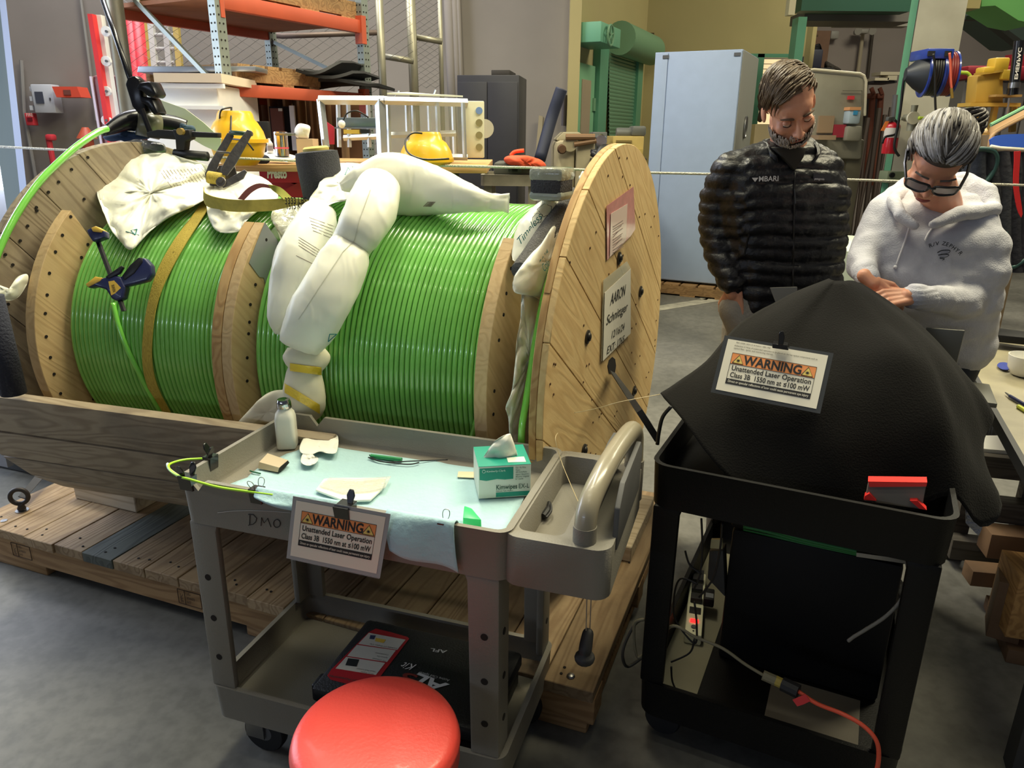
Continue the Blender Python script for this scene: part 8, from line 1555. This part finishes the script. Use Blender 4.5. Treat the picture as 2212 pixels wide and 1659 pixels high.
# cuffs and hands
wom.p('cuff', remesh(cap(MB(), pw(2002, 645, -.19), .038, pw(1975, 640, -.22), .036), .006, 2, lambda co, n: .0015*math.sin(co[2]*500)), hoo, smooth=180)
wom.p('hand', hand(pw(1964, 640, -.225), (-1, -.25, -.05), (.0, -.6, .8), 1, .86, .5), sk2, smooth=180)
wom.p('cuff', remesh(cap(MB(), pw(1868, 588, -.13), .036, pw(1876, 603, -.16), .033), .006, 2), hoo, smooth=180)
wom.p('hand', hand(pw(1880, 610, -.18), (.5, -.45, -.6), (-.5, -.6, .6), -1, .85, .5), sk2, smooth=180)
pt = MB(); chain(pt, [pw(1975, 740, .05), np.array([wf[0]-.09, yw+.1, .45]), np.array([wf[0]-.10, yw+.12, .08])], [.105, .07, .05]); chain(pt, [pw(2060, 740, .05), np.array([wf[0]+.09, yw+.1, .45]), np.array([wf[0]+.10, yw+.12, .08])], [.105, .07, .05]); wom.p('trousers', remesh(pt, .013, 4), M('dark jeans', (46, 52, 66), .85), smooth=180)
for s_ in (-1, 1): wom.p('shoe', remesh(cap(MB(), (wf[0]+s_*.10, yw+.14, .05), .045, (wf[0]+s_*.11, yw-.02, .042), .038), .012, 3), rubber, smooth=180)
# hair: pulled back from the forehead into a loose knot
wg = M('silver hair', (150, 148, 150), .45, var=.2, vs=60); wd_h = M('dark grey hair', (74, 68, 64), .5, var=.25, vs=60)
WC, WR = (0, -.016, .032), (.077, .096, .084)
def whair(d): return d[2] > (.36 if d[1] > .5 else (.0 if d[1] > .25 else -.6))
s1 = []; s2 = []
while len(s1)+len(s2) < 620:
    d = np.array([rg.gauss(0, 1) for _ in range(3)]); d /= np.linalg.norm(d)
    if whair(d) and d[1] < .82:
        g = math.sin(d[0]*17+1)+.8*rg.uniform(-1, 1)+(.45 if d[0] < -.1 else -.75); (s1 if g > .25 else s2).append((d, .7+rg.random()*.5))
for x in np.linspace(-.75, .75, 150):
    d = np.array([x, .80-.1*abs(x)+rg.uniform(-.02, .02), .36+.25*(1-abs(x))*.3+rg.uniform(-.03, .08)]); d /= np.linalg.norm(d); (s1 if (x < .15) == (rg.random() < .7) else s2).append((d, 1.1))
fw_ = lambda d: (-.3*d[0]+(.5 if d[0] > .05 else -.45)*max(0, d[1]), -1, .25*max(0, d[1])-.25)
wom.p('hair', shell(hw_, WC, (.078, .096, .087), whair), wd_h, solid=.005, smooth=180)
wom.p('hair', hairlocks(hw_, WC, WR, s1, fw_, 8, .0048, .13, .045, rg, wob=.14), wg, smooth=180, kind='stuff', label='silver streaks of hair'); wom.p('hair', hairlocks(hw_, WC, WR, s2, fw_, 8, .0048, .13, .04, rg, wob=.14), wd_h, smooth=180, kind='stuff')
bn = MB(); bc_ = hw_(.05, -.10, .03)
for i in range(60):
    a_ = rg.uniform(0, 6.28); b_ = rg.uniform(-1, 1); r_ = .035+rg.uniform(-.004, .012); q = [bc_+r_*np.array([math.cos(a_+t)*math.cos(b_), math.sin(a_+t)*math.cos(b_)*.8, math.sin(b_+t*.5)]) for t in np.linspace(0, 1.6, 6)]; bn.tube(q, [.004, .005, .005, .004, .003, .001], 5)
wom.p('hair_knot', bn, wd_h, smooth=180, kind='stuff')
# glasses
gl = M('black glasses', (18, 18, 20), .25, coat=.5); ln = M('tinted lens', (120, 130, 140), .08, alpha=.55, coat=1)
for s_ in (-1, 1):
    o_ = lambda x, u: hw_(s_*x, .104+.006*0-.28*max(0, abs(x)-.03)*1.0, u)
    prof = [(.008, .014), (.036, .018), (.062, .017), (.064, .000), (.058, -.014), (.030, -.017), (.012, -.012), (.006, .000)]
    pr = bez([o_(x, u+.002) for x, u in prof], 4, True); wom.p('glasses_frame', MB().tube(pr, .0032, 8, closed=True), gl, smooth=180); wom.p('lens', MB().prism([o_(x, u+.002) for x, u in prof], hw_.F*.001), ln)
    wom.p('glasses_arm', MB().tube([hw_(s_*.066, .092, .010), hw_(s_*.078, .04, .008), hw_(s_*.080, -.01, .004)], .004, 6), gl)
wom.p('glasses_bridge', MB().tube([hw_(-.010, .105, .010), hw_(0, .109, .012), hw_(.010, .105, .010)], .003, 8), gl)
for s_ in (-1, 1): wom.p('eyebrow', MB().tube([hw_(s_*.014, .090, .024), hw_(s_*.034, .089, .030), hw_(s_*.05, .076, .026)], .0028, 6), wd_h)
wom.p('lips', MB().tube(bez([hw_(-.019, .090, -.0635), hw_(0, .0965, -.062), hw_(.019, .090, -.0635)], 4), [.001, .003, .0038, .0042, .0045, .0042, .0038, .003, .001], 8), M('rose lip', (164, 92, 84), .45), smooth=180)
